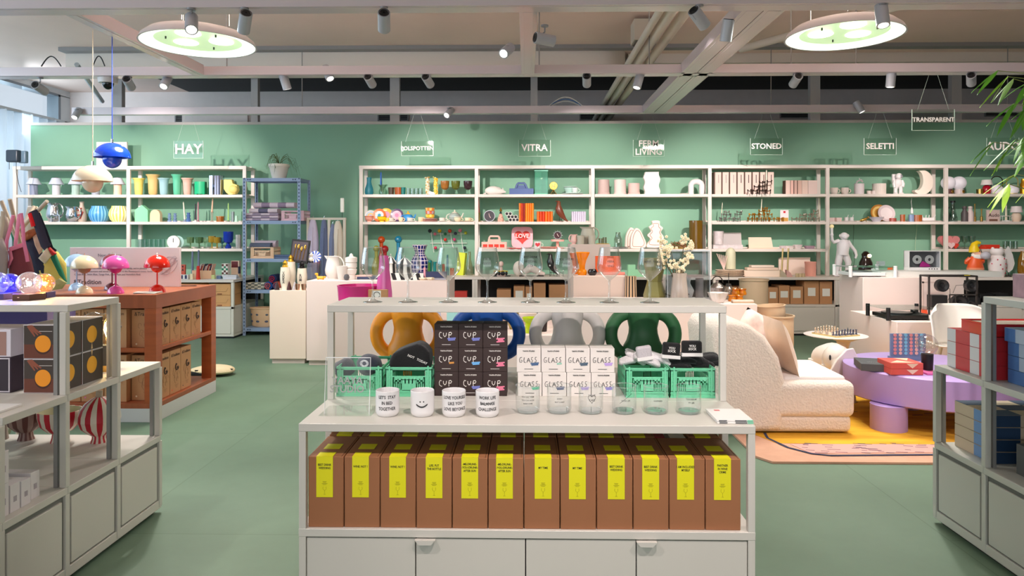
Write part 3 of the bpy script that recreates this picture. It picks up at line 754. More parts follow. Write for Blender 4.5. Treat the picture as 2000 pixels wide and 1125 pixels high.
def crate_mesh(w_,d,h,m,t=.003):
    b = B(); W,D = w_ / 2,d / 2
    b.box(-W,W,-D,D,0,t)
    for s_ in (-1,1):
        y0,y1 = sorted((s_ * D,s_ * (D - t)))
        b.box(-W,W,y0,y1,.0,h * .22); b.box(-W,W,y0,y1,h * .90,h)
        b.box(-W * .62,W * .62,y0,y1,h * .56,h * .70)
        b.box(-W * .30,W * .30,y0,y1,h * .2,h * .58)
        for k in range(9): b.box(-W * .62 + k * W * 1.24 / 8 - .0022,-W * .62 + k * W * 1.24 / 8 + .0022,y0,y1,h * .44,h * .6)
        for q in (-.62,-.54,-.46,-.38,.38,.46,.54,.62): b.box(W * q - .0018,W * q + .0018,y0,y1,h * .2,h * .5)
        for q in (-1,1):
            x0,x1 = sorted((q * W,q * W * .70)); b.box(x0,x1,y0,y1,h * .2,h * .92)
            x0,x1 = sorted((q * W * .70,q * W * .62)); b.box(x0,x1,y0,y1,h * .66,h * .70)
            x0,x1 = sorted((q * W * .83 - .003,q * W * .83 + .003)); b.box(x0,x1,*sorted((s_ * (D + .004),s_ * D)),0,h * 1.04)
            for kk in range(6): b.box(x0 + (-.004),x1 + .004,*sorted((s_ * (D + .0025),s_ * D)),h * (.1 + .14 * kk),h * (.13 + .14 * kk))
        b.box(-W,W,*sorted((s_ * (D + .003),s_ * D)),h * .95,h); b.box(-W,W,*sorted((s_ * (D + .003),s_ * D)),0,h * .06); b.box(-W,W,*sorted((s_ * (D + .002),s_ * D)),h * .14,h * .17)
        x0,x1 = sorted((s_ * W,s_ * (W - t)))
        b.box(x0,x1,-D,D,0,h * .3); b.box(x0,x1,-D,D,h * .88,h)
        for k in range(13): b.box(x0,x1,-D + k * (2 * D - .006) / 12,-D + k * (2 * D - .006) / 12 + .006,h * .28,h * .9)
        b.box(x0,x1,-D,D,h * .56,h * .66)
    return b
def crate(px0,px1,Yf,z,lab,m=GRN,h=.118,d=.25,grp='mint green plastic crates in the middle compartment',hz=None):
    x0,x1 = wx(px0,Yf),wx(px1,Yf)
    return tag(crate_mesh(x1 - x0,d,h,m).make('plastic_crate',m,None,((x0 + x1) / 2,Yf + d / 2,z + .0005)),lab,'crate',grp)
cz = FZ2
crate(657,747,2.83,cz,'mint green folding crate with dark blue caps, behind the acrylic sign')
crate(753,844,2.83,cz,'mint green folding crate holding the black cap')
crate(1222,1306,2.83,cz,'mint green folding crate filled with white socks')
crate(1309,1397,2.83,cz,'mint green folding crate filled with black socks')
def blob(b,c,r,seg=16,n=9,m=0,k=.12,seed=0):
    rnd = random.Random(seed); ph = [rnd.uniform(0,6.28) for _ in range(4)]
    v0 = len(b.v)
    b.ball(0,0,0,1,1,1,m=m,seg=seg,n=n)
    for i in range(v0,len(b.v)):
        x,y,z = [q / b.s for q in b.v[i]]
        f = 1 + k * (sin(3 * x + ph[0]) * sin(2.6 * y + ph[1]) + .5 * sin(5 * z + ph[2] + x * 2))
        b.v[i] = tuple(q * b.s for q in (c[0] + x * r[0] * f,c[1] + y * r[1] * f,c[2] + z * r[2] * f))
    return b
def beanie(px,py,Y,r,c,lab,cat='cap',msg=None):
    o = empty('cap',tuple(P(px,py,Y)),lab,cat)
    b = B(); blob(b,(0,0,0),r,32,18,k=.10,seed=int(px)); b.make('cap_body',mat(c,.9,bump=.4,bscale=220,sheen=.3),o)
    return o
beanie(672,718,2.95,(.045,.06,.040),(62,62,70),'dark grey knitted cap in the left green crate')
beanie(722,712,2.93,(.050,.07,.045),(26,32,58),'navy blue knitted cap lying in the left green crate')
o = empty('cap',tuple(P(803,700,2.94)),'large black cap lettered NOT TODAY standing in the second crate','cap')
b = B(); prof = [(-.085,-.045),(-.083,0),(-.07,.030),(-.02,.052),(.03,.068),(.06,.062),(.082,.03),(.086,-.01),(.08,-.045)]
b.prism(prof,-.055,.07); b.make('cap_body',mat((16,16,18),.9,sheen=.2,bump=.3,bscale=200),o,bev=.018,seg=4)
text('NOT   TODAY',.0135,WHITE,o,(.035,-.0575,.006),rot=(pi / 2,.42,0),bold=.02)
def sock(px,py,Y,L,a,c,lab,band=None,msg=None,yaw=0):
    o = empty('sock_pair',tuple(P(px,py,Y)),lab,'socks','folded socks in the green crates')
    m = mat(c,.95,bump=.5,bscale=260,sheen=.3)
    pts = [(-L * .5 * cos(a),0,-L * .5 * sin(a)),(0,0,0),(L * .32 * cos(a),0,L * .32 * sin(a)),(L * .5 * cos(a),0,L * .46 * sin(a) - .012)]
    b = B().tube([(x,.0,z) for x,y,z in pts],[.022,.027,.030,.020],seg=14,flat=.55)
    b.tube([(x + .004,.022,z + .006) for x,y,z in pts],[.022,.026,.028,.018],seg=14,flat=.5)
    b.make('sock',m,o,sub=1)
    if band:
        B().cbox(0,.008,-.030,.062,.045,.020).make('paper_band',mat(band,.8),o,rot=(0,-a * .2,0))
    return o
SW = (232,226,228)
sock(1240,697,2.95,.10,-.5,SW,'white folded socks at the left rim of the white sock crate')
sock(1262,703,2.90,.12,-.3,SW,'white socks lying across the white sock crate')
sock(1285,700,2.93,.12,-.35,(238,234,236),'white socks on the right side of the white sock crate')
sock(1225,705,2.93,.08,.3,SW,'white socks tucked at the back left of the white sock crate')
def cuff(px,py,Y,w_,h,c,lab,msg,rot=0,band=None,tx=None):
    o = empty('sock_pair',tuple(P(px,py,Y)),lab,'socks','folded socks in the green crates')
    m = mat(c,.95,bump=.4,bscale=260,sheen=.2)
    B().box(-w_ / 2,w_ / 2,-.012,.018,-h / 2,h / 2).make('cuff',m,o,bev=.009,seg=3,rot=(0,rot,0))
    B().box(-w_ / 2 - .001,w_ / 2 + .001,-.013,.019,-h / 2 - .002,-h / 2 + .012).make('paper_band',mat((236,232,230),.8),o,rot=(0,rot,0))
    if msg: text(msg,.0135,tx or WHITE,o,(0,-.0135,.004),rot=(pi / 2,rot,0),bold=.02,sx=.9,line=.9)
    return o
cuff(1258,689,2.88,.062,.055,(196,190,194),'pale grey sock cuff folded up in the white sock crate',None,-.15,tx=ink)
cuff(1311,684,2.90,.072,.062,(18,18,20),'black sock cuff lettered YOU SOCK, the left of the two','YOU\nSOCK',.08)
cuff(1351,680,2.89,.082,.060,(18,18,20),'black sock cuff lettered YOU SOCK, the right of the two','YOU\nSOCK',0)
for k,(px,py,L,a) in enumerate(((1330,704,.13,.05),(1362,700,.11,-.35),(1380,699,.10,.15),(1322,712,.12,.0),(1368,711,.12,.05),(1392,708,.07,.1))):
    sock(px,py,2.93 + .01 * (k % 3),L,a,(20,20,23),'black folded socks in the black sock crate, ' + ('at its left rim','under the right cuff','at its right rim','low at the left','low in the middle','hanging over the right end')[k])
CUPS = [[(.0,.9),(-.5,1.0),(-.75,.5),(-.7,-.1),(-.2,-.45),(.15,-.45)],[(.55,.85),(.6,.2),(1.0,-.15),(1.4,.15),(1.55,.85)],[(2.3,-.5),(2.3,.5),(2.35,.9),(2.9,1.0),(3.2,.7),(2.9,.3),(2.1,.35)]]
GLS = [[(-.1,.95),(-.6,.9),(-.9,.3),(-.75,-.5),(-.2,-.5),(.0,0),(-.45,.1)],[(.6,.95),(.45,.1),(.5,-.45),(1.0,-.6)],[(1.35,-.6),(1.7,.5),(1.85,.75),(2.1,.1),(2.3,-.55)],[(1.45,-.05),(2.2,0)],
       [(3.2,.95),(2.75,.9),(2.7,.4),(3.1,.0),(3.0,-.45),(2.5,-.5)],[(4.3,1.0),(3.85,.95),(3.8,.45),(4.2,.05),(4.1,-.4),(3.6,-.45)]]
DK = mat((52,36,34),.6); LB = mat((226,220,214),.6)
def product_box(px0,px1,k,kind,badge,lab):
    Y = 2.845; x0,x1 = wx(px0,Y) + .0006,wx(px1,Y) - .0006; w_ = x1 - x0; h = .0975
    o = empty('cup_box' if kind else 'glass_box',((x0 + x1) / 2,Y,FZ2 + k * h),lab,'box','dark brown cup boxes' if kind else 'white glass boxes')
    B().box(-w_ / 2,w_ / 2,0,w_,0,h - .0006).make('box_body',DK if kind else LB,o,bev=.0015)
    ik = mat((238,234,228),.6) if kind else ink
    text('YAAYA STUDIO',.0072,ik,o,(0,-.0008,h * .87),bold=.03,sx=.95)
    bars((.036,),.0016,.002,ik,o,(0,-.0008,h * .13))
    u = .0125 if kind else .0125
    bb = strokes(CUPS if kind else GLS,.0013 / .013 if kind else .0011 / .013,ik,o,(-.019 if kind else -.026,-.0008,h * .48),'drawn_word',sc=.0145 if kind else .0135)
    if kind:
        bb.scale = (.0128 / .0145,1,1.12)
    b = B()
    if badge[1] == 2: b.box(-.017,.017,-.0012,-.0004,0,.0055).box(-.014,.014,-.0012,-.0004,-.006,-.0005)
    elif badge[1] == 3: b.box(-.016,.018,-.0012,-.0004,0,.005).box(-.010,.012,-.0012,-.0004,-.006,-.0005).box(-.016,.016,-.0012,-.0004,-.012,-.0065)
    else: b.box(-.010,.010,-.0012,-.0004,-.002,.005)
    b.make('message_badge',mat(badge[0],.6),o,(w_ * .22 if kind else w_ * .25,0,h * (.36 if kind else .34)),rot=(0,-.08,0))
PB,PK,OR,SK = (120,130,205),(236,128,158),(214,150,70),(110,180,236)
cb = [[((0,0,0),0),(PB,2),(PK,3)],[(OR,1),(SK,2),(PK,3)],[(PB,2),(PB,2),(PK,3)]]
rows = ('bottom','middle','top'); cols = ('left','middle','right')
for r_ in range(3):
    for c_ in range(3):
        bd = cb[r_][c_]
        if bd[1] == 0: bd = ((52,36,34),1)
        product_box((848,895.5,943)[c_],(895.5,943,990.5)[c_],r_,True,bd,'dark CUP box, %s row, %s column of the stack' % (rows[r_],cols[c_]))
gb = [[((90,190,150),2),((84,96,130),2),((176,160,214),2),((140,136,200),2)],[((70,100,140),2),((150,200,180),1),((74,96,116),2),((190,160,226),2)]]
for r_ in range(2):
    for c_ in range(4):
        product_box(1009 + 48 * c_ + (2 if r_ == 0 else 0),1056.5 + 48 * c_ + (2 if r_ == 0 else 0),r_,False,gb[r_][c_],'white GLASS box, %s row, %s from the left' % (('bottom','top')[r_],('first','second','third','fourth')[c_]))
def handled_vase(px,c,lab,k):
    Y = 3.31; s = dep(px,Y) / F
    o = empty('handled_vase',(wx(px,Y),Y,FZ2),lab,'vase','matt vases with two ring handles behind the boxes')
    m = mat(c,.45)
    prof = [(0,0),(.075,0),(.082,.01),(.088,.05),(.095,.10),(.092,.13),(.078,.155),(.068,.19),(.066,.215),(.072,.245),(.079,.275),(.078,.30),(.070,.325),(.062,.338),(.052,.336),(.055,.31),(.055,.26),(0,.25)]
    B().lathe(prof,seg=48).make('vase_body',m,o)
    for q in (-1,1):
        pts = [(q * (.045 + .087 * cos(a) * 1.0 + .018),0,.185 + .098 * sin(a)) for a in [(-1.45 + 2.95 * i / 18) for i in range(19)]]
        B().tube(pts,[.030] * 19,seg=18).make('handle',m,o)
    return o
handled_vase(797,(232,150,24),'orange vase with two ring handles behind the black cap',0)
handled_vase(952,(24,84,168),'blue vase with two ring handles behind the dark cup boxes',1)
handled_vase(1108,(214,208,204),'pale grey vase with two ring handles behind the glass boxes',2)
handled_vase(1256,(48,102,62),'dark green vase with two ring handles behind the sock crates',3)
o = empty('acrylic_sign',(wx(677,2.55),2.55,FZ2),'clear acrylic stand lettered YAAYA STUDIO at the left end','sign')
w_ = .083; hh = .205
M_ = Matrix.Rotation(-.12,4,'X')
B().box(-w_,w_,0,.003,0,hh).xf(M_).make('front_sheet',ACRYL,o)
B().box(-w_,w_,0,.003,0,hh).xf(Matrix.Translation((0,.12,0)) @ Matrix.Rotation(.42,4,'X')).make('rear_sheet',ACRYL,o)
B().box(-w_ - .012,w_ + .012,-.03,.12,.0005,.003).make('foot_sheet',ACRYL,o)
b = B().box(-w_,w_,-.001,.004,hh - .0025,hh).box(-w_,-w_ + .0015,-.001,.004,0,hh).box(w_ - .0015,w_,-.001,.004,0,hh)
b.xf(M_).make('polished_edge',mat((246,248,248),.2),o)
text('YAAYA\nSTUDIO',.036,mat((168,172,168),.5),o,(.0,.008,.105),rot=(pi / 2 - .12,0,0),bold=.02,sx=.98,line=.85)
b = B()
for k in range(6): b.tube([(.06 + .008 * cos(t_ * .5 + k) * (1 + .2 * k),-.001 + .02,.182 + .008 * sin(t_ * .5 + k) * (1 + .12 * k)) for t_ in range(13)],.0006,seg=4)
b.make('scribble_mark',mat((225,228,230),.5),o)
def sheetstack(name,x,y,z,w_,d,h,lab,m,cat='booklet',rz=0,extra=None,grp=None):
    o = B().box(-w_ / 2,w_ / 2,-d / 2,d / 2,0,h).make(name,m,None,(x,y,z),rot=(0,0,rz),bev=min(.001,h / 4)); tag(o,lab,cat,grp); return o
Ym = 2.53
pb = mat((92,94,96),.5)
m1 = sheetstack('magazine',wx(1424,Ym) + .0,Ym,FZ2,.125,.155,.0065,'lower plastic wrapped booklet at the right front corner',WHITE,rz=.0,grp='wrapped booklets')
m2 = sheetstack('magazine',wx(1423,Ym) + .0,Ym,FZ2 + .007,.125,.155,.0065,'upper plastic wrapped booklet with small red print at the corner',WHITE,grp='wrapped booklets')
for m_ in (m1,m2):
    B().box(-.055,-.028,-.0785,-.0776,.001,.0055).box(.0,.04,-.0785,-.0776,.001,.0055).make('spine_print',pb,m_)
    B().box(.042,.062,-.0785,-.0776,.0005,.006).make('mint_corner',mat((120,200,165),.5),m_)
B().box(-.038,-.018,.045,.060,.0066,.0070).make('red_print',mat((206,92,92),.6),m2)
# == left side
def dome_profile(R,h):
    return [(R * cos(a),h * sin(a)) for a in [pi * i / 20 for i in range(10)]] + [(0,h)]
def pendant(px,cy_rim,Y,R,c,cc,lab):
    s = dep(px,Y) / F
    o = empty('pendant_lamp',(wx(px,Y),Y,2.94),lab,'pendant lamp','dome pendant lamps')
    zr = zz(cy_rim,Y,px) - 2.94; Rm = R * s; h = Rm * .88
    m = mat(c,.18,coat=.6)
    B().lathe([(r,z + zr) for r,z in dome_profile(Rm,h)] + [(0,h + zr - .003)] + [(r * .985,z * .98 + zr) for r,z in dome_profile(Rm,h)[::-1][1:]],seg=56).make('shade',m,o)
    B().ball(0,0,zr - .01,Rm * .52,Rm * .52,Rm * .56,seg=40,n=16).make('lower_bowl',m,o)
    B().cyl(0,0,zr + h,.009,.03,seg=12).make('cap',CHROME,o)
    B().tube([(0,0,0),(0,0,zr + h + .02)],.0035,seg=8).make('cord',mat(cc,.6),o)
    B().lathe([(0,0),(Rm * .5,0)],0,0,zr + .02,seg=24).make('bulb',mat((255,230,200),.4,emit=2.5),o)
pendant(181,354,5.37,35.5,(244,218,190),(236,208,180),'cream dome pendant lamp hanging by a pale cord')
pendant(219,308,5.55,33,(20,70,214),(40,70,190),'bright blue dome pendant lamp hanging by a blue cord')
def dome_lamp(px,Y,c,lab,c2=None):
    z = ST; s = dep(px,Y) / F
    o = empty('table_lamp',(wx(px,Y),Y,z),lab,'table lamp','dome table lamps on the sideboard')
    m = mat(c,.15,coat=.7); m2 = m if not c2 else mat(c2,.3)
    R = .092; hh = .283
    B().lathe([(0,0),(.058,0),(.058,.004),(.053,.025),(.040,.043),(.02,.055),(.006,.060),(0,.060)],seg=40).make('base',m,o)
    B().cyl(0,0,.055,.0055,.11,seg=12).make('stem',m2,o)
    B().lathe([(0,0),(.012,.002),(.033,.014),(.044,.035),(.046,.045),(0,.046)],0,0,.146,seg=32).make('lower_bowl',m2,o)
    prof = [(r,q + .190) for r,q in dome_profile(R,.094)]
    B().lathe(prof + [(r * .98,q - .003) for r,q in prof[::-1]],seg=48).make('shade',m,o)
    B().cyl(0,0,.286,.003,.012,seg=8).make('finial',CHROME,o)
dome_lamp(150,5.46,(176,208,244),'light blue dome table lamp at the left end, behind the cream one')
dome_lamp(165,5.16,(246,222,186),'cream dome table lamp in front of the light blue one',(176,128,108))
dome_lamp(219,5.46,(122,36,52),'burgundy dome table lamp half hidden behind the pink one')
dome_lamp(226,5.16,(244,92,178),'pink dome table lamp',(222,40,140))
dome_lamp(307,5.28,(240,34,14),'red dome table lamp at the right of the row')
t = T('info_board','pale lilac info board with collection text standing behind the dome lamps','sign',244,5.78,ST)
s = t.s
bo = t.part('board',B().box(-109 * s,109 * s,0,.02,0,77 * s),mat((222,208,210),.7),bev=.002)
gi = mat((104,100,116),.7)
text('New Colours\nby 1968',.036,gi,t.o,(-30 * s,-.0012,57 * s),line=1.05)
text("Celebrating our close collaboration with the Panton family, we're pleased\nto revive the Flowerpot and unveil new colours in the Flowerpot's iconic form:\nCobalt Blue, Swim Blue, Tangy Pink, Dark Plum and Vermilion Red.",.0205,gi,t.o,(-100 * s,-.0012,30 * s),align='LEFT',line=1.25)
text('&Tradition',.054,mat((66,62,72),.7),t.o,(-74 * s,-.0012,9 * s),bold=.01)
b = B()
rnd = random.Random(3)
for k in range(9):
    a0 = rnd.uniform(0,6.28)
    b.tube([(.078 * cos(a0 + t_ * .35) * (1 - .03 * t_ * (k % 3)),-.001,.078 * sin(a0 * 1.3 + t_ * .35) * (1 - .02 * t_ * (k % 4))) for t_ in range(14)],.0012,seg=4)
b.make('line_drawing',mat((178,166,172),.7),t.o,loc=(86 * s,0,42 * s))
t = T('leaflets','white folded leaflets lying on the sideboard by the red lamp','leaflet',289,5.18,ST)
b = B()
for k in range(3):
    a = (-.1,.06,.2)[k]
    b2 = B().box(-.085,.085,-.05,.05,0,.003).xf(Matrix.Translation((0,0,.001 + .0035 * k)) @ Matrix.Rotation(a,4,'Z')); b._add(b2.v,b2.f,0)
t.part('sheets',b,PAPER)
t = T('cable_ring','thin dark cable ring lying at the far corner of the sideboard','cable',366,5.85,ST)
t.part('loop',B().tube([(.075 * cos(a / 3),.05 * sin(a / 3),.004) for a in range(19)],.0025,seg=6,closed=True),mat((60,36,26),.6))
KB = mat((206,152,108),.78,noise=.04,nscale=8); kin = mat((74,52,44),.7); kin2 = mat((168,118,82),.7)
def lampbox(x,y,z,w_,d,h,lab,side,dot,grp,word=True):
    """side: which face carries the print, 'f' front or 'r' right"""
    o = empty('lamp_carton',(x,y,z),lab,'box',grp)
    B().box(-w_ / 2,w_ / 2,0,d,0,h).make('box_body',KB,o,bev=.002)
    if side == 'rf': lampface(o,'f',w_,d,h,x,z,dot,word); side = 'r'
    lampface(o,side,w_,d,h,x,z,dot,word)
def lampface(o,side,w_,d,h,x,z,dot,word):
    if side == 'f': R_ = (pi / 2,0,0); L = lambda u,v: (u,-.0012,v); W = w_
    else: R_ = (pi / 2,0,pi / 2); L = lambda u,v: (w_ / 2 + .0012,d / 2 + u,v); W = d
    if word: text('&Tradition',W * .20,kin,o,L(0,h * .88),rot=R_,sx=.9)
    b = B(); rnd = random.Random(int(x * 100 + z * 77))
    for k in range(5):
        cx,cz,r = rnd.uniform(-.28,.28) * W,rnd.uniform(.3,.62) * h,rnd.uniform(.05,.14) * W
        b.tube([(cx + r * cos(q * .6) * (1 + .3 * sin(q)),0,cz + r * sin(q * .6) * 1.4) for q in range(9)],.0009,seg=4)
    b.tube([(-.1 * W,0,h * .42),(-.12 * W,0,h * .3),(-.02 * W,0,h * .22)],.0009,seg=4)
    li = b.make('line_drawing',kin2,o,loc=L(0,0),rot=(0,0,0 if side == 'f' else pi / 2))
    b = B().tube([(.16 * W * cos(q * .5) * .9,0,.16 * W * sin(q * .5)) for q in range(4,13)],.006 * W / .2,seg=5)
    b.ball(.04 * W,0,-.05 * W,.07 * W,.001,.06 * W,seg=10,n=6).ball(-.02 * W,0,.10 * W,.05 * W,.001,.03 * W,seg=10,n=6)
    b.make('portrait_drawing',kin,o,loc=L(W * .14,h * .60),rot=(0,0,0 if side == 'f' else pi / 2))
    bars((.3 * W,.2 * W,.14 * W),W * .018,W * .06,kin2,o,L(.1 * W,h * .18),R_[2])
    b = B().lathe([(0,0),(W * .035,0)],0,0,0,seg=12).xf(Matrix.Rotation(pi / 2,4,'X'))
    b.make('colour_dot',mat(dot,.6),o,loc=L(-.32 * W,h * .09),rot=(0,0,0 if side == 'f' else pi / 2))
dots = [(60,60,66),(240,120,190),(190,190,220),(248,230,200),(240,60,30)]
Yf = SY0 + .05
for r_,(z,h) in enumerate(((.136,.345),(.528,.290))):
    xs = [142,188,240,273] if r_ == 0 else [160,200,242,273.5]
    for i in range(5):
        w_ = .165; x = SX1 - .245 - w_ / 2 - i * (w_ + .006)
        lampbox(x,Yf,z,w_,.2,h,'kraft lamp carton facing front, %s shelf, %s from the right' % (('lower','upper')[r_],('first','second','third','fourth','fifth')[i]),'f',dots[(i + r_) % 5],'kraft lamp cartons in the sideboard')
    for i in range(4 - (r_ == 0)):
        d = .165; y = SY0 + .10 + i * (d + .006)
        lampbox(SX1 - .135,y,z,.2,d,h - .01,'kraft lamp carton seen from the side opening, %s shelf, %s from the near corner' % (('lower','upper')[r_],('first','second','third','fourth')[i]),'r' if i else 'rf',dots[(i + 3) % 5],'kraft lamp cartons in the sideboard')
def ball_light(px,Y,R,base_w,c,lab,em,hexa=True):
    o = empty('glass_ball_lamp',(wx(px,Y),Y,LZ3),lab,'table lamp','glass ball lamps on the left unit')
    bh = .026
    if hexa: B().slab([(base_w / 2 * cos(pi / 3 * k + .1),base_w / 2 * sin(pi / 3 * k + .1)) for k in range(6)],0,bh).make('wooden_base',mat((92,56,40),.45,noise=.1,nscale=20),o,bev=.002)
    else: B().box(-base_w / 2,base_w / 2,-.03,.03,0,bh).make('wooden_base',mat((70,60,110),.45),o,bev=.002)
    B().cyl(-.004,-base_w * .43,bh * .5,.004,.0015,seg=12).xf(Matrix.Identity(4)).make('button',mat((240,200,180),.4,emit=1.0),o)
    B().ball(0,0,bh + R - .004,R,seg=40,n=22).make('glass_ball',glass(c,.8,.12,.06,2.5),o)
    b = B(); rnd = random.Random(int(px))
    for k in range(16):
        a,e_,r = rnd.uniform(0,6.28),rnd.uniform(-1.2,1.2),R * rnd.uniform(.1,.8)
        b.ball(r * cos(a) * cos(e_),r * sin(a) * cos(e_),bh + R + r * sin(e_),.0022,seg=6,n=5)
    b.make('light_points',mat(em,.4,emit=7),o)
    l = bpy.data.lights.new('glow','POINT'); l.energy = .9; l.color = lin(em)[:3]; l.shadow_soft_size = .01
    q = bpy.data.objects.new('glow',l); COL.objects.link(q); q.parent = o; q.location = (0,0,bh + R)
ball_light(57,2.96,.048,.135,(244,246,255),'clear glass ball lamp on a hexagonal wooden base',(255,214,190))
ball_light(87,3.05,.042,.06,(255,232,200),'amber tinted glass ball lamp behind the hexagonal one',(255,190,90),False)
ball_light(20,3.04,.042,.06,(150,150,255),'blue glowing glass ball lamp at the left',(80,90,255),False)
ball_light(-6,2.96,.048,.10,(240,244,255),'clear glass ball lamp cut by the picture edge',(120,120,255),False)
dkp = mat((70,60,54),.5); tbl = mat((110,60,44),.5); hnd = mat((150,84,62),.5); sunm = mat((250,158,36),.5); whb = mat((224,218,222),.5)
def sun_box(x,y,z,lab,flip=0):
    o = empty('orange_lamp_box',(x,y,z),lab,'box','boxes printed with an orange ball lamp')
    w_,h = .142,.135
    B().box(-w_ / 2,w_ / 2,0,w_,0,h).make('box_body',whb,o,bev=.001)
    b = B().box(-w_ / 2 + .002,w_ / 2 - .002,-.0008,-.0002,.002,h * .42,m=1).box(-w_ / 2 + .002,w_ / 2 - .002,-.0008,-.0002,h * .42,h - .003,m=0)
    b.make('photo_print',[dkp,tbl],o)
    def disc(cx,cz,r,m,e,yy=-.0012,name='printed_ball'):
        q = B().prism([(cx + r * cos(2 * pi * k / 40),cz + r * 1.06 * sin(2 * pi * k / 40)) for k in range(40)],yy,yy + .0005)
        return q
    disc(.008,h * .44 - .006,.034,None,None,-.0010).make('printed_shade',mat((70,38,30),.6),o)
    disc(.008,h * .44,.032,None,None,-.0014).make('printed_ball',sunm,o)
    b = B()
    for k in range(3):
        b.tube([(-.052 + .006 * k,0,h - .004),(-.040 + .010 * k,0,h * .84),(-.024 + .013 * k,0,h * .66 + .005 * k)],[.006,.0055,.003],seg=6)
    b.v = [(x_,y_ * .08 - .0016,z_) for x_,y_,z_ in b.v]; b.make('printed_hand',hnd,o)
    B().box(-.028,.045,-.0012,-.0006,h * .80,h * .815).make('small_print',mat((214,206,200),.6),o)
    b = B().box(w_ / 2 + .0002,w_ / 2 + .0008,.002,w_ - .002,.002,h - .003); b.make('photo_print',dkp,o)
    b = B().prism([(.6 * .046 * cos(2 * pi * k / 40) * 1.25,.036 * sin(2 * pi * k / 40)) for k in range(40)],-.0014,-.0009)
    b.make('printed_ball',mat((246,176,38),.5),o,loc=(w_ / 2,w_ * .44,h * (.55 if flip else .5)),rot=(0,0,pi / 2))
    q = 1 if flip else -1
    B().prism([(-.006,q * .062 * (1)),(.006,q * .062),(.0,q * .036)],-.0013,-.0009).make('printed_stand',mat((214,180,130),.5),o,loc=(w_ / 2,w_ * .44,h * (.55 if flip else .5)),rot=(0,0,pi / 2))
for k in range(2):
    sun_box(-1.93,2.762,LZ2 + .1365 * k,'box with an orange ball lamp picture, front stack, ' + ('lower','upper')[k])
    sun_box(-1.93,2.912,LZ2 + .1365 * k,'box with an orange ball lamp picture, rear stack, ' + ('lower','upper')[k],1 - k)
def plainbox(name,px0,px1,Y,z,h,d,c,lab,cat='box',grp=None,bev=.0015,rz=0):
    x0,x1 = wx(px0,Y),wx(px1,Y)
    o = B().box(-(x1 - x0) / 2,(x1 - x0) / 2,0,d,0,h).make(name,mat(c,.6) if isinstance(c,tuple) else c,None,((x0 + x1) / 2,Y,z),bev=bev,rot=(0,0,rz)); tag(o,lab,cat,grp); return o
o = plainbox('lamp_box',-60,21,2.762,LZ2,.142,.16,(62,48,62),'dark purple box at the left edge, below the white one')
B().box(-.0825,.08,-.001,0,.003,.139).make('white_border',mat((214,208,216),.6),o)
B().box(-.078,.075,-.0016,-.0008,.008,.134).make('front_print',mat((54,46,56),.6),o)
o = plainbox('lamp_box',-60,21,2.762,LZ2 + .143,.110,.16,(226,220,230),'white box at the left edge on top of the dark purple one')
B().box(-.078,.066,-.0012,0,.006,.10).make('front_print',mat((168,130,120),.6),o)
o = plainbox('flat_box',-80,92,3.10,LZ2,.30,.20,(70,66,130),'large dark blue box standing behind the orange lamp boxes')
o = empty('bulb_lamp',(wx(211,3.215),3.215,LZ2),'large globe bulb on a black and brass socket, on the middle tier','table lamp')
B().cyl(0,0,.0,.034,.028,seg=32).make('brass_foot',BRASS,o)
B().cyl(0,0,.028,.034,.092,seg=32).make('socket',mat((40,42,46),.5),o)
B().lathe([(.014,.118),(.018,.130),(.034,.148),(.052,.175),(.0575,.205),(.052,.235),(.034,.257),(.012,.267),(0,.268)],seg=40).make('glass_globe',glass((250,236,206),.6,.08),o)
b = B()
for k in range(5):
    a = 2 * pi * k / 5; b.tube([(.004 * cos(a),.004 * sin(a),.15),(.017 * cos(a),.017 * sin(a),.19),(.016 * cos(a + .5),.016 * sin(a + .5),.215)],.0016,seg=5)
b.make('filament',mat((255,214,130),.4,emit=40),o)
B().cyl(0,0,.118,.009,.035,seg=12).make('stem',glass((250,240,220),.5,.1),o)
l = bpy.data.lights.new('bulb_light','POINT'); l.energy = 3; l.color = (1,.8,.5); l.shadow_soft_size = .015
q = bpy.data.objects.new('bulb_light',l); COL.objects.link(q); q.parent = o; q.location = (0,0,.2)
o = empty('bulb_lamp',(wx(184,3.30),3.30,LZ2),'second globe bulb lamp partly behind the post of the top tier','table lamp')
B().cyl(0,0,.0,.030,.11,seg=32).make('socket',mat((190,150,90),.35,.9),o)
B().lathe([(.012,.11),(.034,.142),(.052,.17),(.0575,.20),(.052,.23),(.034,.252),(0,.262)],seg=36).make('glass_globe',glass((246,240,228),.6,.08),o)
def striped(px,py,Y,prof,c1,c2,n,name,lab,lid=None,twist=.0,inner=None):
    z = LZ1; s = dep(px,Y) / F
    o = empty(name,(wx(px,Y),Y,z),lab,'bowl' if name == 'bowl' else 'jar','striped footed bowls on the lower tier')
    seg = n * 8
    def mf(j,i): return (j // 4) % 2
    B(s).lathe(prof,seg=seg,m=mf).make('bowl_body' if not lid else 'jar_body',[mat(c1,.5),mat(c2,.5)],o)
    if inner: B(s).lathe(inner[0],seg=48).make('inside',mat(inner[1],.6),o)
    if lid:
        B(s).lathe(lid,seg=seg,m=mf).make('lid',[mat(c1,.5),mat(c2,.5)],o)
        B(s).cyl(0,0,lid[-1][1] - 2,6,13,seg=16).make('knob',mat((206,188,168),.6),o)
BP = [(0,0),(17,0),(14,8),(13,15),(22,19),(34,30),(38,44),(38.5,54),(37,54)]
IN = [(37,54),(36,44),(31,32),(20,22),(0,19)]
striped(51,863,3.36,[(r * .88,h) for r,h in BP],(98,56,48),(150,122,112),11,'bowl','brown and taupe striped footed bowl',inner=([(r * .87,h) for r,h in IN],(104,62,52)))
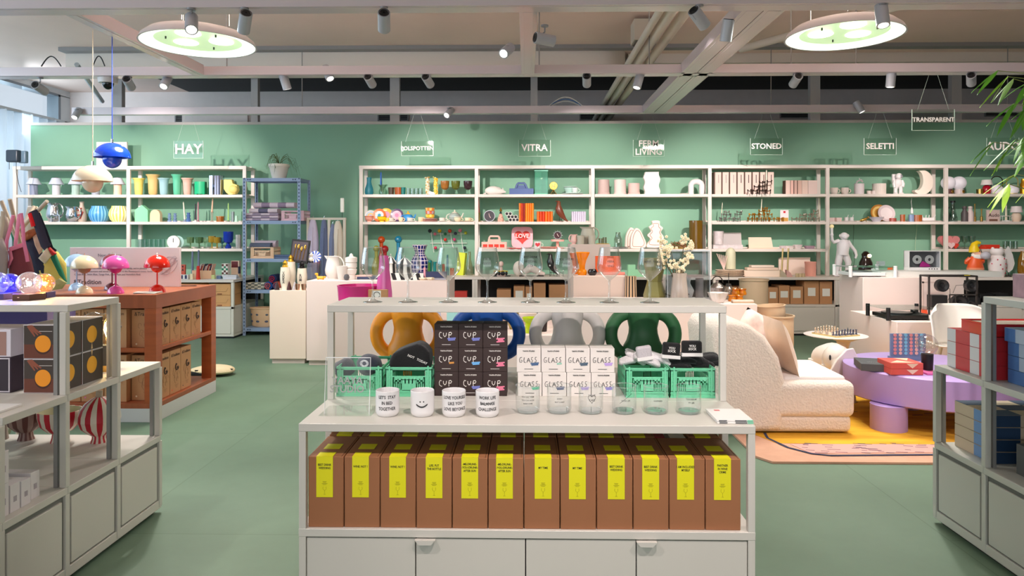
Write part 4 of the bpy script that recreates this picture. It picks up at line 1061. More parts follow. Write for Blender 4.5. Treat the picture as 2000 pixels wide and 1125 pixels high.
striped(117,867,3.33,[(r * 1.0,h * 1.14) for r,h in BP],(196,26,46),(226,214,196),11,'bowl','red and cream striped footed bowl',inner=([(r * .99,h * 1.14) for r,h in IN],(196,190,160)))
striped(194,868,3.33,[(0,0),(16,0),(13,8),(13,13),(20,18),(33,30),(37.5,44)],(190,24,44),(228,216,198),11,'lidded_jar','round red and cream striped lidded jar on a foot',
        lid=[(37.5,44),(37,54),(33,66),(25,77),(14,85),(7,88)])
t = T('vase','taupe conical vase foot at the left edge of the lower tier','vase',-4,3.36,LZ1)
t.part('vase_body',t.b().lathe([(0,0),(18,0),(15,20),(12,44),(20,60),(0,60)],seg=24),mat((150,134,124),.6))
for k,(y,z,h,xo) in enumerate(((2.42,0,.115,0),(2.475,0,.10,.0),(2.53,0,.095,.0),(2.60,0,.10,.015),(2.42,.116,.115,0),(2.33,0,.115,0),(2.33,.116,.10,0))):
    o = B().box(-.15,0,0,.048,0,h).make('small_white_box',mat((226,220,222),.6),None,(LX - .035 - xo,y,LZ1 + z),bev=.001)
    tag(o,'small white box at the aisle edge, ' + ('third from the far end','fourth, the second lowest','next to the set back one','far end one, set slightly back','upper one stacked on the tall box','near lower one','near upper one')[k],'box','small white boxes on the lower tier')
    B().box(.0002,.0008,.016,.032,h * .35,h * .55).make('printed_mark',mat((170,160,168),.6),o)
sheetstack('booklet',-1.93,2.46,LZ2,.14,.2,.008,'white booklet lying on the middle tier at the left edge',WHITE)
# -- clothes stand with bags
CWD = mat((206,184,164),.6,noise=.06,nscale=12)
Yc = 4.45
o = empty('coat_stand',(wx(28,Yc),Yc,0),'pale wooden coat stand with crossed arms, carrying the bags','coat stand')
ox = wx(28,Yc)
def cp(px,py,Y): p = P(px,py,Y); return (p.x - ox,p.y - Yc,p.z)
for a_,b_ in (((2,392,4.45),(34,470,4.5)),((19,389,4.35),(45,500,4.5)),((92,393,4.4),(36,452,4.52)),((66,404,4.7),(40,455,4.5))):
    B().tube([cp(*a_),cp(*b_)],.012,seg=10).make('arm',CWD,o)
B().tube([cp(38,450,4.5),(cp(38,450,4.5)[0],.05,.0)],.02,seg=12).make('pole',CWD,o)
b = B()
for k in range(3): b.tube([(cp(38,450,4.5)[0],.05,.25),(cp(38,450,4.5)[0] + .25 * cos(2.1 * k + .4),.05 + .25 * sin(2.1 * k + .4),.012)],.014,seg=8)
b.make('leg',CWD,o)
def sheet(name,poly,Y,th,c,parent,m=None,bulge=.03):
    """soft flat piece traced as an outline, with thickness and a bulge"""
    xs = [wx(p[0],Y) - ox for p in poly]; zs = [zz(p[1],Y) for p in poly]
    n = len(poly); cx = sum(xs) / n; cz = sum(zs) / n
    vs = []; fs = []
    rings = [1.0,.85,.6,.3]
    for sd in (-1,1):
        for r in rings:
            for x,z in zip(xs,zs):
                vs.append((cx + (x - cx) * r,Y - Yc + sd * (th / 2 + bulge * (1 - r * r) ** .7) + .012 * sin(x * 60 + z * 25) * (1 - r),cz + (z - cz) * r))
        vs.append((cx,Y - Yc + sd * (th / 2 + bulge),cz))
    per = len(rings) * n + 1
    for q in range(2):
        b0 = q * per
        for k in range(len(rings) - 1):
            for i in range(n):
                f = (b0 + k * n + i,b0 + k * n + (i + 1) % n,b0 + (k + 1) * n + (i + 1) % n,b0 + (k + 1) * n + i)
                fs.append(f if q == 0 else f[::-1])
        for i in range(n):
            f = (b0 + 3 * n + i,b0 + 3 * n + (i + 1) % n,b0 + 4 * n); fs.append(f if q == 0 else f[::-1])
    for i in range(n): fs.append((i,per + i,per + (i + 1) % n,(i + 1) % n))
    return B()._add(vs,fs,0).make(name,m or mat(c,.9,bump=.25,bscale=90),parent,ang=60)
def bag(lab,Y,pieces,straps):
    g = empty('shopping_bag',(ox,Yc,0),lab,'bag','bags hanging on the coat stand')
    for k,(nm_,poly,dy,c,bu) in enumerate(pieces): sheet(nm_,poly,Y + dy,.012,c,g,bulge=bu)
    for pts,dy,r,c in straps:
        B().tube([(wx(x,Y + dy) - ox,Y + dy - Yc,zz(y,Y + dy)) for x,y in pts],r,seg=8,flat=.4).make('strap',mat(c,.85),g)
    return g
bag('woven purple red net bag with pink handles',4.25,
    [('bag_body',[(20,487),(48,478),(58,505),(65,535),(64,560),(40,568),(22,560),(20,530)],0,(126,58,66),.05),('top_band',[(18,484),(46,474),(47,482),(20,492)],-.03,(240,140,168),.01)],
    [([(26,420),(20,445),(13,470),(12,500),(13,523),(17,524),(22,505),(19,490)],-.04,.012,(242,142,170)),([(38,418),(35,440),(31,470),(30,480)],-.05,.012,(242,142,170)),([(41,416),(45,445),(46,470),(52,500),(54,512)],-.05,.012,(238,132,164))])
bag('patchwork tote bag in navy, tan, yellow, green and red',4.45,
    [('bag_body',[(88,490),(112,492),(128,515),(129,552),(112,566),(88,556),(72,535),(70,505)],0,(240,214,112),.06),
     ('navy_panel',[(50,470),(66,462),(80,490),(98,522),(90,538),(68,535),(58,510)],-.05,(52,54,74),.02),
     ('tan_patch',[(42,460),(58,449),(68,446),(72,456),(60,466),(46,472)],-.07,(168,98,58),.01),
     ('beige_patch',[(64,458),(72,456),(84,486),(78,498),(70,480)],-.06,(226,200,172),.01),
     ('green_patch',[(98,500),(108,496),(122,530),(130,552),(118,540)],-.06,(30,120,88),.01),
     ('red_patch',[(93,482),(98,484),(110,496),(104,500)],-.065,(196,48,48),.008),
     ('canvas_flap',[(76,505),(93,484),(100,500),(88,516)],-.08,(238,222,190),.012),
     ('bag_bottom',[(100,556),(116,545),(130,553),(120,566),(104,568)],-.05,(196,182,122),.01)],
    [([(64,412),(72,430),(80,455),(88,478),(94,484)],-.08,.030,(50,50,68)),([(58,416),(62,430),(65,442)],-.09,.014,(230,30,36)),([(74,416),(88,450),(100,485),(108,492)],-.02,.014,(40,42,58))])
bag('beige and grey cloth bag at the left edge of the stand',4.15,
    [('bag_body',[(-20,470),(2,462),(12,490),(10,540),(-20,550)],0,(168,156,156),.05),('side_cloth',[(-10,420),(14,424),(22,450),(8,475),(-10,470)],.08,(186,170,158),.03)],
    [([(6,412),(4,440),(0,465)],-.03,.014,(206,184,160))])
bag('grey and cream canvas bag hanging at the back of the stand',4.75,
    [('bag_body',[(55,404),(72,402),(80,420),(78,520),(60,540),(50,500),(48,430)],0,(214,190,168),.03),('grey_panel',[(26,425),(44,430),(50,470),(40,520),(24,500)],.05,(140,138,146),.03),('navy_end',[(64,500),(86,510),(92,540),(70,552)],-.02,(48,50,78),.02)],
    [([(22,440),(30,470),(32,500)],.0,.02,(34,112,78))])
t = T('wall_speaker','dark grey rounded speaker hanging by the curtain','speaker',27,9.3,zz(315,9.3))
t.part('front',t.b().cbox(0,0,0,24,14,24),mat((38,50,62),.4),bev=.02,seg=3)
t.part('back',t.b().cbox(13,8,-1,15,10,24),mat((94,118,136),.35),bev=.015,seg=3)
t.part('cable',t.b().tube([(-9,0,1),(-9,0,-14)],.5,seg=5).tube([(5,0,1),(5,0,-20),(9,2,-45),(12,4,-58)],.5,seg=5),BLACK)
t = T('floor_cushion','cream fringed pillow with a black roll lying on the floor behind the sideboard','pillow',425,6.75,0)
b = t.b(); blob(b,(-8,0,10),(44,30,9),40,14,k=.05,seed=4)
t.part('pillow',b,mat((238,216,178),.95,bump=.6,bscale=120))
b = t.b()
for k in range(6): b.cbox(-30 + 12 * k,-24 + 3 * k,12,6,3,2)
t.part('dark_stitches',b,mat((40,38,36),.8))
t.part('black_roll',t.b().tube([(-48,-22,5),(0,-26,6)],5.5,seg=12),mat((22,22,24),.9))
# == right display unit goods
RS,WHX = mat((206,52,62),.35,coat=.3),mat((222,222,226),.35,coat=.3)
def stripe_box(x0,x1,y0,y1,z,h,segs,fr,lab,cat='game box',grp=None,name='game_box',top=None):
    """segs: colours along the aisle side from the far corner to the near one; fr: colours along the front"""
    o = empty(name,(x0,y0,z),lab,cat,grp)
    n = len(segs); b = B(); ms = []
    def mi(c):
        m = c if not isinstance(c,tuple) else mat(c,.35,coat=.3)
        if m not in ms: ms.append(m)
        return ms.index(m)
    body = B().box(.001,x1 - x0,.001,y1 - y0,.0,h).make('box_body',top or (segs[0] if not isinstance(segs[0],tuple) else mat(segs[0],.35,coat=.3)),o,bev=.001)
    b = B(); L = y1 - y0; yy = L
    tot = sum(w for c,w in segs)
    for c,w in segs:
        d = L * w / tot; b.box(0,.001,yy - d,yy,.001,h - .001,m=mi(c)); yy -= d
    W = x1 - x0; xx = 0; tot = sum(w for c,w in fr)
    for c,w in fr:
        d = W * w / tot; b.box(xx,xx + d,0,.001,.001,h - .001,m=mi(c)); xx += d
    b.make('checker_print',ms,o)
    return o
x0 = 1.99
for k in range(3):
    stripe_box(x0 + .0,x0 + .40,3.045,3.37,RZ2 + .0605 * k,.060,[(WHX,.2),(RS,.32),(WHX,.2),(RS,.28)],[(RS,.3),(WHX,.0001),(RS,.7)],
               'red and white striped game box on the middle tier, %s of three' % ('lowest','middle','topmost')[k],grp='red and white striped game boxes',top=RS)
o = empty('red_tray',(1.985,3.055,RZ2 + .183),'shiny red tray box with pale inlay on top of the striped boxes','tray')
RSH = mat((222,40,44),.25,coat=.6)
B().box(0,.42,0,.20,0,.048).make('tray_body',RSH,o,bev=.002)
b = B().box(0,.42,0,.006,.048,.054).box(0,.42,.194,.2,.048,.054).box(0,.006,.006,.194,.048,.054).box(.414,.42,.006,.194,.048,.054)
b.make('rim',RSH,o); B().box(.03,.39,.03,.17,.048,.0495).make('inlay',mat((226,210,196),.4),o)
BLU,PBL = mat((74,112,168),.35,coat=.3),mat((170,182,200),.35,coat=.3)
for k in range(4):
    stripe_box(2.03 + (0 if k < 3 else -.014),2.42,2.70 + .004 * k,3.01,RZ2 + .058 * k,.0575,[(BLU,.22),(PBL,.3),(BLU,.1),(PBL,.16),(BLU,.22)] if k else [(BLU,.5),(PBL,.3),(BLU,.2)],[(BLU,.5),(PBL,.5)],
               'blue and grey checked game box, %s of the stack of four' % ('bottom','second','third','top')[k],grp='blue and grey checked game boxes',top=mat((64,92,120),.4))
BG,NV,SKB = mat((206,186,160),.6),mat((30,62,98),.5),mat((112,150,200),.5)
for k in range(4):
    stripe_box(2.01,2.50,3.075,3.345,RZ1 + .053 * k,.051,[(BG,.52),(SKB,.48)],[(NV,.24),(BG,.26),(NV,.26),(BG,.24)],
               'beige and navy checked wooden game box, %s of the low stack' % ('bottom','second','third','top')[k],grp='beige and navy checked game boxes',top=BG)
    if k == 3:
        o = COL.objects[-1]
b = B()
for i in range(4):
    for j in range(3):
        if (i + j) % 2 == 0: b.box(2.01 + .1225 * i,2.01 + .1225 * (i + 1),3.075 + .09 * j,3.075 + .09 * (j + 1),0,.0008)
o = b.make('checked_cover',NV,None,(0,0,RZ1 + .053 * 3 + .0512)); tag(o,'navy checked pattern sheet on the low stack of game boxes','cover')
o = B().box(0,.5,0,.26,0,.125).make('grey_box',mat((82,84,84),.5,noise=.06,nscale=5),None,(2.03,2.70,RZ1),bev=.002); tag(o,'dark grey shrink wrapped box at the right edge of the lower tier','box')
for k,(x,y) in enumerate(((2.055,2.93),(2.075,2.93))):
    o = empty('patterned_gift_box',(x + .09 * k,y,RZ3),'dusty pink patterned box on the top tier, ' + ('the left one','the right one'[0:])[k],'box','pink patterned boxes on the top tier')
    B().box(0,.088,0,.088,0,.098).make('box_body',mat((176,140,150),.5,noise=.15,nscale=30),o,bev=.0015)
    B().tube([(.02 + .02 * cos(a / 4),-.0006,.07 + .014 * sin(a / 4)) for a in range(22)],.0016,seg=5).make('printed_ornament',mat((90,66,80),.6),o)
    B().box(.001,.087,-.001,0,.094,.098).make('pale_edge',mat((214,200,206),.5),o)
# == goods on the wall shelving (shapes in picture units)
YI = 9.90
LVZ = {1: LV[1],2: LV[2],3: LV[3],4: WKZ,0: LV[0]}
def S(name,label,cat,px,k,prof,mt,group=None,Y=YI,z=None,seg=24,parts=(),rz=0.0,**kw):
    """turned piece on shelf k"""
    z = LVZ[k] if z is None else z
    t = T(name,label,cat,px,Y,z,group,rz)
    body = {'vase': 'vase_body','bowl': 'bowl_body'}.get(name,'body')
    t.part(body,t.b().lathe(prof,seg=seg,**kw),mt)
    for nm_,fn,m_ in parts: t.part(nm_,fn(t.b()),m_)
    return t
def X(name,label,cat,px,k,parts,group=None,Y=YI,z=None,rz=0.0,**kw):
    z = LVZ[k] if z is None else z
    t = T(name,label,cat,px,Y,z,group,rz)
    for p in parts: t.part(p[0],p[1](t.b()),p[2],**(p[3] if len(p) > 3 else {}))
    return t
def one(name,label,cat,px,k,fn,mt,group=None,Y=YI,z=None,rz=0.0,**kw):
    z = LVZ[k] if z is None else z
    return solo(name,label,cat,px,Y,z,fn(B()),mt,group,rz,**kw)
OP = lambda r,h,t=1.0,b=.0: [(0,0),(r - b,0),(r,h),(r - t,h),(r - b - t,1),(0,1)]
for px,c,lb in ((66,(150,158,182),'with grey blue foot, first from the left'),(110,(226,226,232),'with white foot, second from the left'),(148,(186,214,200),'with pale green foot, third from the left'),
                  (187,(170,176,186),'mostly behind the cream pendant'),(230,(250,200,170),'with peach foot beside the shelf post')):
    S('portable_lamp','small cap shaped portable lamp ' + lb,'table lamp',px,1,[(0,0),(7,0),(7,22),(0,22)],mat(c,.5),'portable lamps on the left shelving',parts=(
        ('shade',lambda b: b.lathe([(13,21),(12.5,23),(8.5,31),(8,33),(7,33.5),(0,33.5)],seg=28),mat((216,222,236),.5)),('top_dial',lambda b: b.cyl(0,0,33,4,1.5),mat((120,90,110),.5))))
FV = lambda h,r: [(0,0),(5,0),(6,1),(r * .60,h * .08),(r * .66,h * .3),(r * .70,h * .7),(r * .78,h * .9),(r,h - 1),(r,h),(r - 1.2,h),(r * .66,h * .8),(r * .6,h * .2),(0,h * .12)]
for px,h,r,c,lb in ((271,33,11.5,(240,226,120),'yellow flared vase'),(299,40,13,(248,204,132),'tall apricot flared vase'),(320,33,11.5,(176,216,224),'pale blue flared vase'),
                        (346,40,11,(104,206,164),'tall green flared vase'),(366,33,11.5,(248,196,178),'pink flared vase')):
    S('vase',lb + ' on the top row of the left shelving','vase',px,1,FV(h,r),mat(c,.35,coat=.3),'pastel flared vases')
one('vase','emerald green faceted block vase with small feet','vase',392,1,lambda b: b.slab([(-10,-5),(-4,-9),(4,-9),(10,-5),(10,5),(-10,5)],2,26).cbox(-7,-3,0,4,4,3).cbox(0,-3,0,4,4,3).cbox(7,-3,0,4,4,3),mat((20,190,128),.4))
t = X('vase','mirror silver tall vase with square ripples','vase',423,1,[('vase_body',lambda b: b.slab([(-13 + 26 * i / 12,-6 - 2.2 * sin(i * 1.9)) for i in range(13)] + [(13,6),(-13,6)],0,38),mat((214,216,228),.08,1.0))])
one('vase','yellow folded ribbon shaped vase at the end of the top row','vase',452,1,lambda b: b.prism([(-13,30),(3,30),(5,22),(13,20),(15,10),(10,2),(-2,0),(-8,4),(-13,12)],-6,5).ball(6,-6,11,9,5,8),mat((246,224,130),.5),bev=.008)
def pitcher(px,k,w_,h,lb,m=CHROME,hs=1,Y=YI,z=None,name='pitcher',grp=None):
    r = w_ / 2
    return S(name,lb,'pitcher',px,k,[(0,0),(r * .7,0),(r * .62,h * .04),(r * .95,h * .25),(r,h * .4),(r * .85,h * .7),(r * .72,h * .9),(r * .84,h),(r * .78,h),(r * .66,h * .9),(0,h * .5)],m,grp,Y=Y,z=z,seg=32,parts=(
        ('handle',lambda b: b.tube([(hs * (r * .7 + r * .75 * sin(a)),0,h * .58 + h * .38 * cos(a)) for a in [.1 + 2.9 * i / 10 for i in range(11)]],1.3,seg=8),m),
        ('spout',lambda b: b.prism([(-hs * r * .6,h),(-hs * r * 1.08,h * 1.02),(-hs * r * .66,h * .82)],-2.5,2.5),m)))
pitcher(105,2,26,37,'polished silver pitcher at the left of the second row')
pitcher(141,2,23,30,'smaller polished silver pitcher beside the patterned vase')
X('candle_holder','low silver twin candle holder in front of the silver pitcher','candle holder',108,2,[('holder',lambda b: b.tube([(-12,0,12),(12,0,12)],1,seg=8).cyl(-8,0,0,1.2,14).cyl(8,0,0,1.2,14).cyl(-8,0,0,5,1).cyl(8,0,0,5,1).cyl(-8,0,13,4,1).cyl(8,0,13,4,1),CHROME)],Y=9.82)
S('vase','beige bottle vase with red leaf pattern','vase',160,2,[(0,0),(6,0),(8,3),(9,12),(8,20),(5,28),(3.5,34),(4.5,40),(3.5,40),(2.5,34),(0,30)],mat((226,204,184),.4),Y=9.98,parts=(
    ('red_pattern',lambda b: b.tube([(-5,-7.6,8),(0,-9,14),(4,-8,12)],1.2).tube([(-3,-6.6,22),(3,-5.6,27)],1.2).tube([(2,-8.8,6),(6,-6.5,20)],1.2),mat((196,60,50),.5)),))
def ribbed(px,c1,c2,lb,k=2,w_=18.5,h=31):
    S('vase',lb,'vase',px,k,[(0,0),(w_ * .6,0),(w_ * .85,h * .14),(w_,h * .42),(w_ * .95,h * .66),(w_ * .72,h * .92),(w_ * .72,h),(w_ * .66,h),(w_ * .8,h * .7),(0,h * .2)],[mat(c1,.3,coat=.4),mat(c2,.3,coat=.4)],'round striped vases',seg=72,m=lambda j,i: (j // 2) % 2,wob=lambda a: 1 + .02 * cos(18 * a))
ribbed(194,(72,158,222),(140,206,240),'round blue striped vase on the second row')
ribbed(233,(244,232,110),(250,248,214),'round yellow striped vase by the shelf post')
one('house_block','mint green house shaped block with pointed top','ornament',279,2,lambda b: b.prism([(-13,0),(13,0),(13,23),(1,33),(-13,23)],-6,6),mat((146,226,176),.5),bev=.003)
one('arch_block','small cream arched block beside the green house block','ornament',305,2,lambda b: b.prism([(-10,0),(10,0)] + [(10 * cos(a),13 + 11 * sin(a)) for a in [pi * i / 12 for i in range(13)]],-5,5),mat((250,224,180),.5),bev=.003)
for px,c,lb in ((331,(164,196,232),'left'),(342,(156,186,226),'right')):
    S('candle_holder','pale blue stacked ring candle holder, the %s of a pair' % lb,'candle holder',px,2,[(0,0),(4,0),(4,3),(2,4),(3.5,7),(2,9),(3.5,12),(2,14),(3,17),(0,17)],gl(c,.5,.08,.6),'pale blue candle holders')
def candle(px,k,h,c,lb,holder=None,hh=8,tilt=0.0,r=1.7,Y=YI,grp=None,hm=None,z=None):
    z = LVZ[k] if z is None else z
    t = T('candle',lb,'candle',px,Y,z,grp)
    hb = t.b()
    if holder: t.part('holder',hb.lathe([(0,0),(holder,0),(holder,1),(1.6,2),(1.6,hh * .6),(2.6,hh),(0,hh)],seg=20),hm or mat((206,176,110),.25,.9))
    t.part('candle_stick',t.b().cyl(0,0,0,r,h,seg=14,r2=r * .7).cyl(0,0,h,.3,2,seg=6),mat(c,.5),loc=(0,0,(hh - 1) * t.s if holder else 0),rot=(0,tilt,0))
candle(361,2,34,(240,238,214),'white candle leaning in a clear holder',4,5,tilt=-.08,hm=gl((200,214,244),.6,.1,.3))
S('candle_holder','blue glass ring candle holder right of the leaning candle','candle holder',368,2,[(0,0),(4.5,0),(4,6),(2.5,8),(4,12),(2.5,15),(4,18),(0,18)],gl((120,160,224),.5,.08,.4))
candle(382,2,32,(54,52,60),'black candle beside the mauve one',3.5,4,hm=WHITE)
candle(387,2,36,(196,140,150),'mauve candle beside the black one',3.5,3,hm=gl((240,210,214),.6,.1,.3))
candle(414,2,26,(250,196,166),'pink candle high in a clear glass tube',4,20,tilt=.06,hm=gl((240,226,216),.6,.1,.2))
S('dish','small amber glass dish on the second row','dish',430,2,[(0,0),(7,0),(7,10),(6,10),(5,2),(0,2)],gl((224,150,40),.4,.08,.35),parts=(('rim',lambda b: b.lathe([(6,9),(8,9.5),(8,11),(6,10)],seg=24),gl((236,170,60),.4,.1,.5)),))
candle(446,2,34,(178,222,130),'pale green slim candle',3,3,r=1.5,hm=gl((200,226,200),.5,.1,.3))
S('vase','small dark striped cylinder beside the green candle','vase',455,2,[(0,0),(3,0),(3,20),(0,20)],[mat((40,56,58),.4),mat((200,214,214),.4)],seg=12,m=lambda j,i: j % 2)
S('candle_holder','short mint candle holder at the end of the second row','candle holder',462,2,[(0,0),(4,0),(3,4),(2.5,12),(0,12)],mat((190,232,206),.5))
for i,px in enumerate((274,283,292,301,310,319)):
    S('glass_tumbler','clear ribbed glass on the third row, %s from the shelf post' % ('first','second','third','fourth','fifth','sixth')[i],'glass',px,3,OP(4.2,18,.4),gl((226,240,238),.6,.12),'clear ribbed glasses',seg=16)
X('kitchen_scale','small white round dial clock scale on the third row','scale',341,3,[('base',lambda b: b.cbox(0,0,0,14,8,5),WHITE,{'bev': .004}),('dial',lambda b: b.lathe([(0,0),(12,0),(12.5,1),(12.5,5),(0,5)],seg=32).xf(Matrix.Rotation(pi / 2,4,'X')),mat((244,240,234),.4),{'loc': (0,.0,.092)}),
    ('hand',lambda b: b.cbox(0,-5.5,12,.8,.6,8),BLACK),('rear_disc',lambda b: b.lathe([(0,0),(12,0),(12,1),(0,1)],seg=32).xf(Matrix.Rotation(pi / 2,4,'X')),mat((186,226,220),.4),{'loc': (.035,.03,.092)})])
for px,c,h,lb in ((372,(150,190,140),22,'green stemmed glass, left'),(389,(120,170,120),22,'green stemmed glass, right'),(414,(222,196,70),24,'yellow stemmed glass, left'),(424,(222,196,70),22,'yellow stemmed glass, right')):
    S('stemmed_glass',lb + ' one of its pair on the third row','glass',px,3,[(0,0),(5,0),(5,.8),(1.2,1.5),(1.2,h * .45),(6.5,h * .5),(7,h),(6.4,h),(6,h * .55),(0,h * .5)],gl(c,.5,.1,.3),'coloured stemmed glasses')
for i,px in enumerate((400,434)):
    S('glass_bowl','pale %s glass coupe behind the stemmed glasses' % ('clear','blue')[i],'glass',px,3,[(0,0),(5,0),(1.2,1.5),(1.2,9),(9,13),(9.5,21),(9,21),(8,14),(0,11)],gl(((226,240,226),(120,190,214))[i],.5,.1,.1 + .2 * i),Y=10.0)
S('goblet','large cobalt blue glass goblet on the third row','glass',446,3,[(0,0),(5.5,0),(6,3),(3,8),(2.5,10),(7,12),(9,17),(9.3,33),(8.6,33),(8,18),(0,13)],gl((20,60,180),.3,.06,.65))
S('glass_tumbler','black and white zebra striped tall glass by the blue rack','glass',466,3,[(0,0),(5,0),(5.5,27),(5,27),(0,2)],[BLACK,WHITE],seg=24,m=lambda j,i: (j + i) % 2,Y=9.85)
WZ = .761; YW = 9.30
def xw(*a,**k): return X(*a,Y=k.pop('Y',YW),z=WZ,**k)
t = xw('plastic_crate','peach plastic crate full of upright postcards on the left worktop','crate',398,4,[('crate_body',lambda b: b.box(-19,19,-9,-8,0,16).box(-19,19,8,9,0,16).box(-19,-18,-8,8,0,16).box(18,19,-8,8,0,16).box(-18,18,-8,8,0,1),mat((240,196,158),.5),{'bev': .002})])
for i in range(12):
    c = [(60,56,86),(236,190,170),(232,226,220),(180,60,60),(240,180,150)][i % 5]
    o = X('postcard','upright postcard in the peach crate, %s from the left' % ('first second third fourth fifth sixth seventh eighth ninth tenth eleventh twelfth'.split()[i]),'card',384 + i * 2.5,4,[('card_sheet',lambda b: b.box(-1,0,-7,7,0,24 + (i % 3) * 2),mat(c,.6),{'rot': (0,.28,0)})],Y=YW,z=WZ + .01,group='postcards in the peach crate')
candle(387,4,26,(228,44,30),'thick red candle in front of the postcard crate',r=4,Y=9.12,z=WZ)
candle(388,4,54,(120,134,160),'tall grey blue candle behind the red one',4,3,r=2.3,Y=9.2,z=WZ)
candle(376,4,50,(120,134,160),'tall grey blue candle left of the red one',4,3,r=2.3,Y=9.35,z=WZ)
def checkbox(px,w_,h,c1,c2,c3,lb,cell,Y=YW):
    t = T('patterned_box',lb,'box',px,Y,WZ)
    b = t.b().box(-w_ / 2,w_ / 2,0,w_,0,h); t.part('box_body',b,mat(c1,.5))
    b = t.b(); n = int(h / cell); m_ = int(w_ / cell)
    for i in range(n):
        for j in range(m_):
            if (i + j) % 2 == 0: b.box(-w_ / 2 + j * cell,-w_ / 2 + (j + 1) * cell,-.15,0,i * cell,(i + 1) * cell,m=(i // 2) % 2)
    t.part('checker_print',b,[mat(c2,.5),mat(c3,.5)])
checkbox(439,12,29,(240,234,226),(20,130,90),(100,50,40),'green and brown checked slim box on the left worktop',4)
t = xw('patterned_box','box with dark red, cream and navy fields on the left worktop','box',459,4,[('box_body',lambda b: b.box(-8,8,0,10,0,33),mat((238,206,180),.5)),('colour_fields',lambda b: b.box(-7,6,-.2,0,20,32,m=0).box(-7,6,-.2,0,1,6,m=1).box(6,8.2,-.1,6,8,22,m=1),[mat((110,36,40),.5),mat((50,56,84),.5)])],Y=9.45)
for k in range(3): one('notebook','white notebook, %s in the small pile by the worktop edge' % ('bottom','middle','top')[k],'notebook',452 - k,4,lambda b: b.box(-13,13,-9,9,2.6 * k,2.6 * k + 2.2),mat((226,228,236),.6),'white notebooks',Y=9.22,z=WZ,rz=.1 * k)
xw('note_cube','white note cube with navy blocks on the left worktop','box',361,4,[('box_body',lambda b: b.box(-8,8,-4,4,0,9),WHITE),('navy_blocks',lambda b: b.box(-6,-2,-4.3,-4,1,8).box(2,6,-4.3,-4,1,8),mat((40,44,90),.5))],Y=9.15)
one('candle_block','small cream candle block left of the red candle','candle',375,4,lambda b: b.cbox(0,0,0,5,5,11),mat((250,230,190),.5),Y=9.12,z=WZ)
one('candle_block','small lime candle block right of the crate','candle',417,4,lambda b: b.cbox(0,0,0,6,5,8),mat((206,214,140),.5),Y=9.2,z=WZ)
one('small_box','small blue grey box between the candles and the checked box','box',428,4,lambda b: b.cbox(0,0,0,8,6,6),mat((110,130,170),.5),Y=9.25,z=WZ)
one('paper_sheet','glossy pale leaflet on the left worktop edge','leaflet',424,4,lambda b: b.box(-16,16,-5,5,0,.4),mat((220,230,236),.3),Y=9.12,z=WZ)
xw('playing_card_box','red box with a black bow printed, behind the info board','box',357,4,[('box_body',lambda b: b.box(-4,4,0,5,0,26),mat((214,92,70),.5)),('bow_print',lambda b: b.prism([(-2,24),(2,24),(0,19),(2,14),(-2,14),(0,19)],-.3,0),BLACK)],Y=9.4)
def drawer(px0,px1,Y,z,h,lb,grp='kraft drawer boxes in the left cabinet'):
    x0,x1 = wx(px0,Y),wx(px1,Y); W = (x1 - x0) / 2
    o = empty('drawer_box',((x0 + x1) / 2,Y,z),lab_(lb),'box',grp)
    B().box(-W,W,0,.34,0,h).make('box_body',mat((222,168,112),.75,noise=.04,nscale=9),o,bev=.003)
    B().box(-.03,.03,-.004,0,.005,.02).make('pull_tab',mat((150,92,56),.6),o)
    B().tube([(-W * .8,-.001,h * .65),(-W * .6,-.001,h * .3),(W * .6,-.001,h * .3),(W * .8,-.001,h * .65)],.0015,seg=4).make('crease',mat((176,124,78),.7),o)
def lab_(s): return s
for k in range(2): drawer(408,450,9.09,.412 + .148 * k,.145,'kraft drawer box at the cabinet corner, ' + ('lower','upper')[k])
for k in range(2): drawer(345,386,9.12,.412 + .148 * k,.145,'kraft drawer box beside the dark gap, ' + ('lower','upper')[k])
def folded(name,px0,px1,Y,z,hpx,layers,c1,c2,lb,cells=0,grp=None,d=22,rz=0):
    """folded cloth: rounded front edge, flat layers"""
    px = (px0 + px1) / 2; W = (px1 - px0) / 2
    t = T(name,lb,'towel' if name == 'folded_towel' else 'blanket',px,Y,z,grp,rz)
    h = hpx / layers
    for k in range(layers):
        b = t.b(); n = max(1,cells)
        for i in range(n):
            x0 = -W + 2 * W * i / n; x1 = -W + 2 * W * (i + 1) / n
            sec = [(-d / 2 + h * .5 - h * .5 * sin(a),k * h + h / 2 - h * .47 * cos(a)) for a in [pi * j / 6 for j in range(7)]] + [(d / 2,k * h + h * .97),(d / 2,k * h + h * .03)]
            vs = [(x0,y,q) for y,q in sec] + [(x1,y,q) for y,q in sec]; m_ = len(sec)
            fs = [tuple(range(m_)),tuple(range(2 * m_ - 1,m_ - 1,-1))] + [(j,j + m_,(j + 1) % m_ + m_,(j + 1) % m_) for j in range(m_)]
            b._add(vs,[f[::-1] for f in fs],(i + k) % 2)
        t.part('fold_layer',b,[mat(c1,.9,bump=.3,bscale=150),mat(c2,.9,bump=.3,bscale=150)])
    return t
LIL,GRY = (226,206,218),(168,150,172)
folded('folded_towel',480,547,9.41,GZ[1],15,3,LIL,GRY,'stack of lilac checked towels at the left of the upper rack shelf',4)
folded('folded_towel',490,545,9.43,GZ[1] + .105,9,1,(232,214,222),(110,106,132),'single lilac and dark grey checked towel on the stack',3)
folded('folded_towel',498,578,9.49,GZ[1] + .175,11,1,LIL,(160,140,164),'long lilac checked towel lying on top of the pile',5)
def textile_crate(px0,px1,Y,z,h,c,lb,parent_lab=None):
    return crate(px0,px1,Y,z,lb,mat(c,.5),h=h,d=.26,grp='pastel plastic crates on the blue rack')
textile_crate(549,594,9.37,GZ[1],.135,(238,196,206),'pink plastic crate at the right of the upper rack shelf')
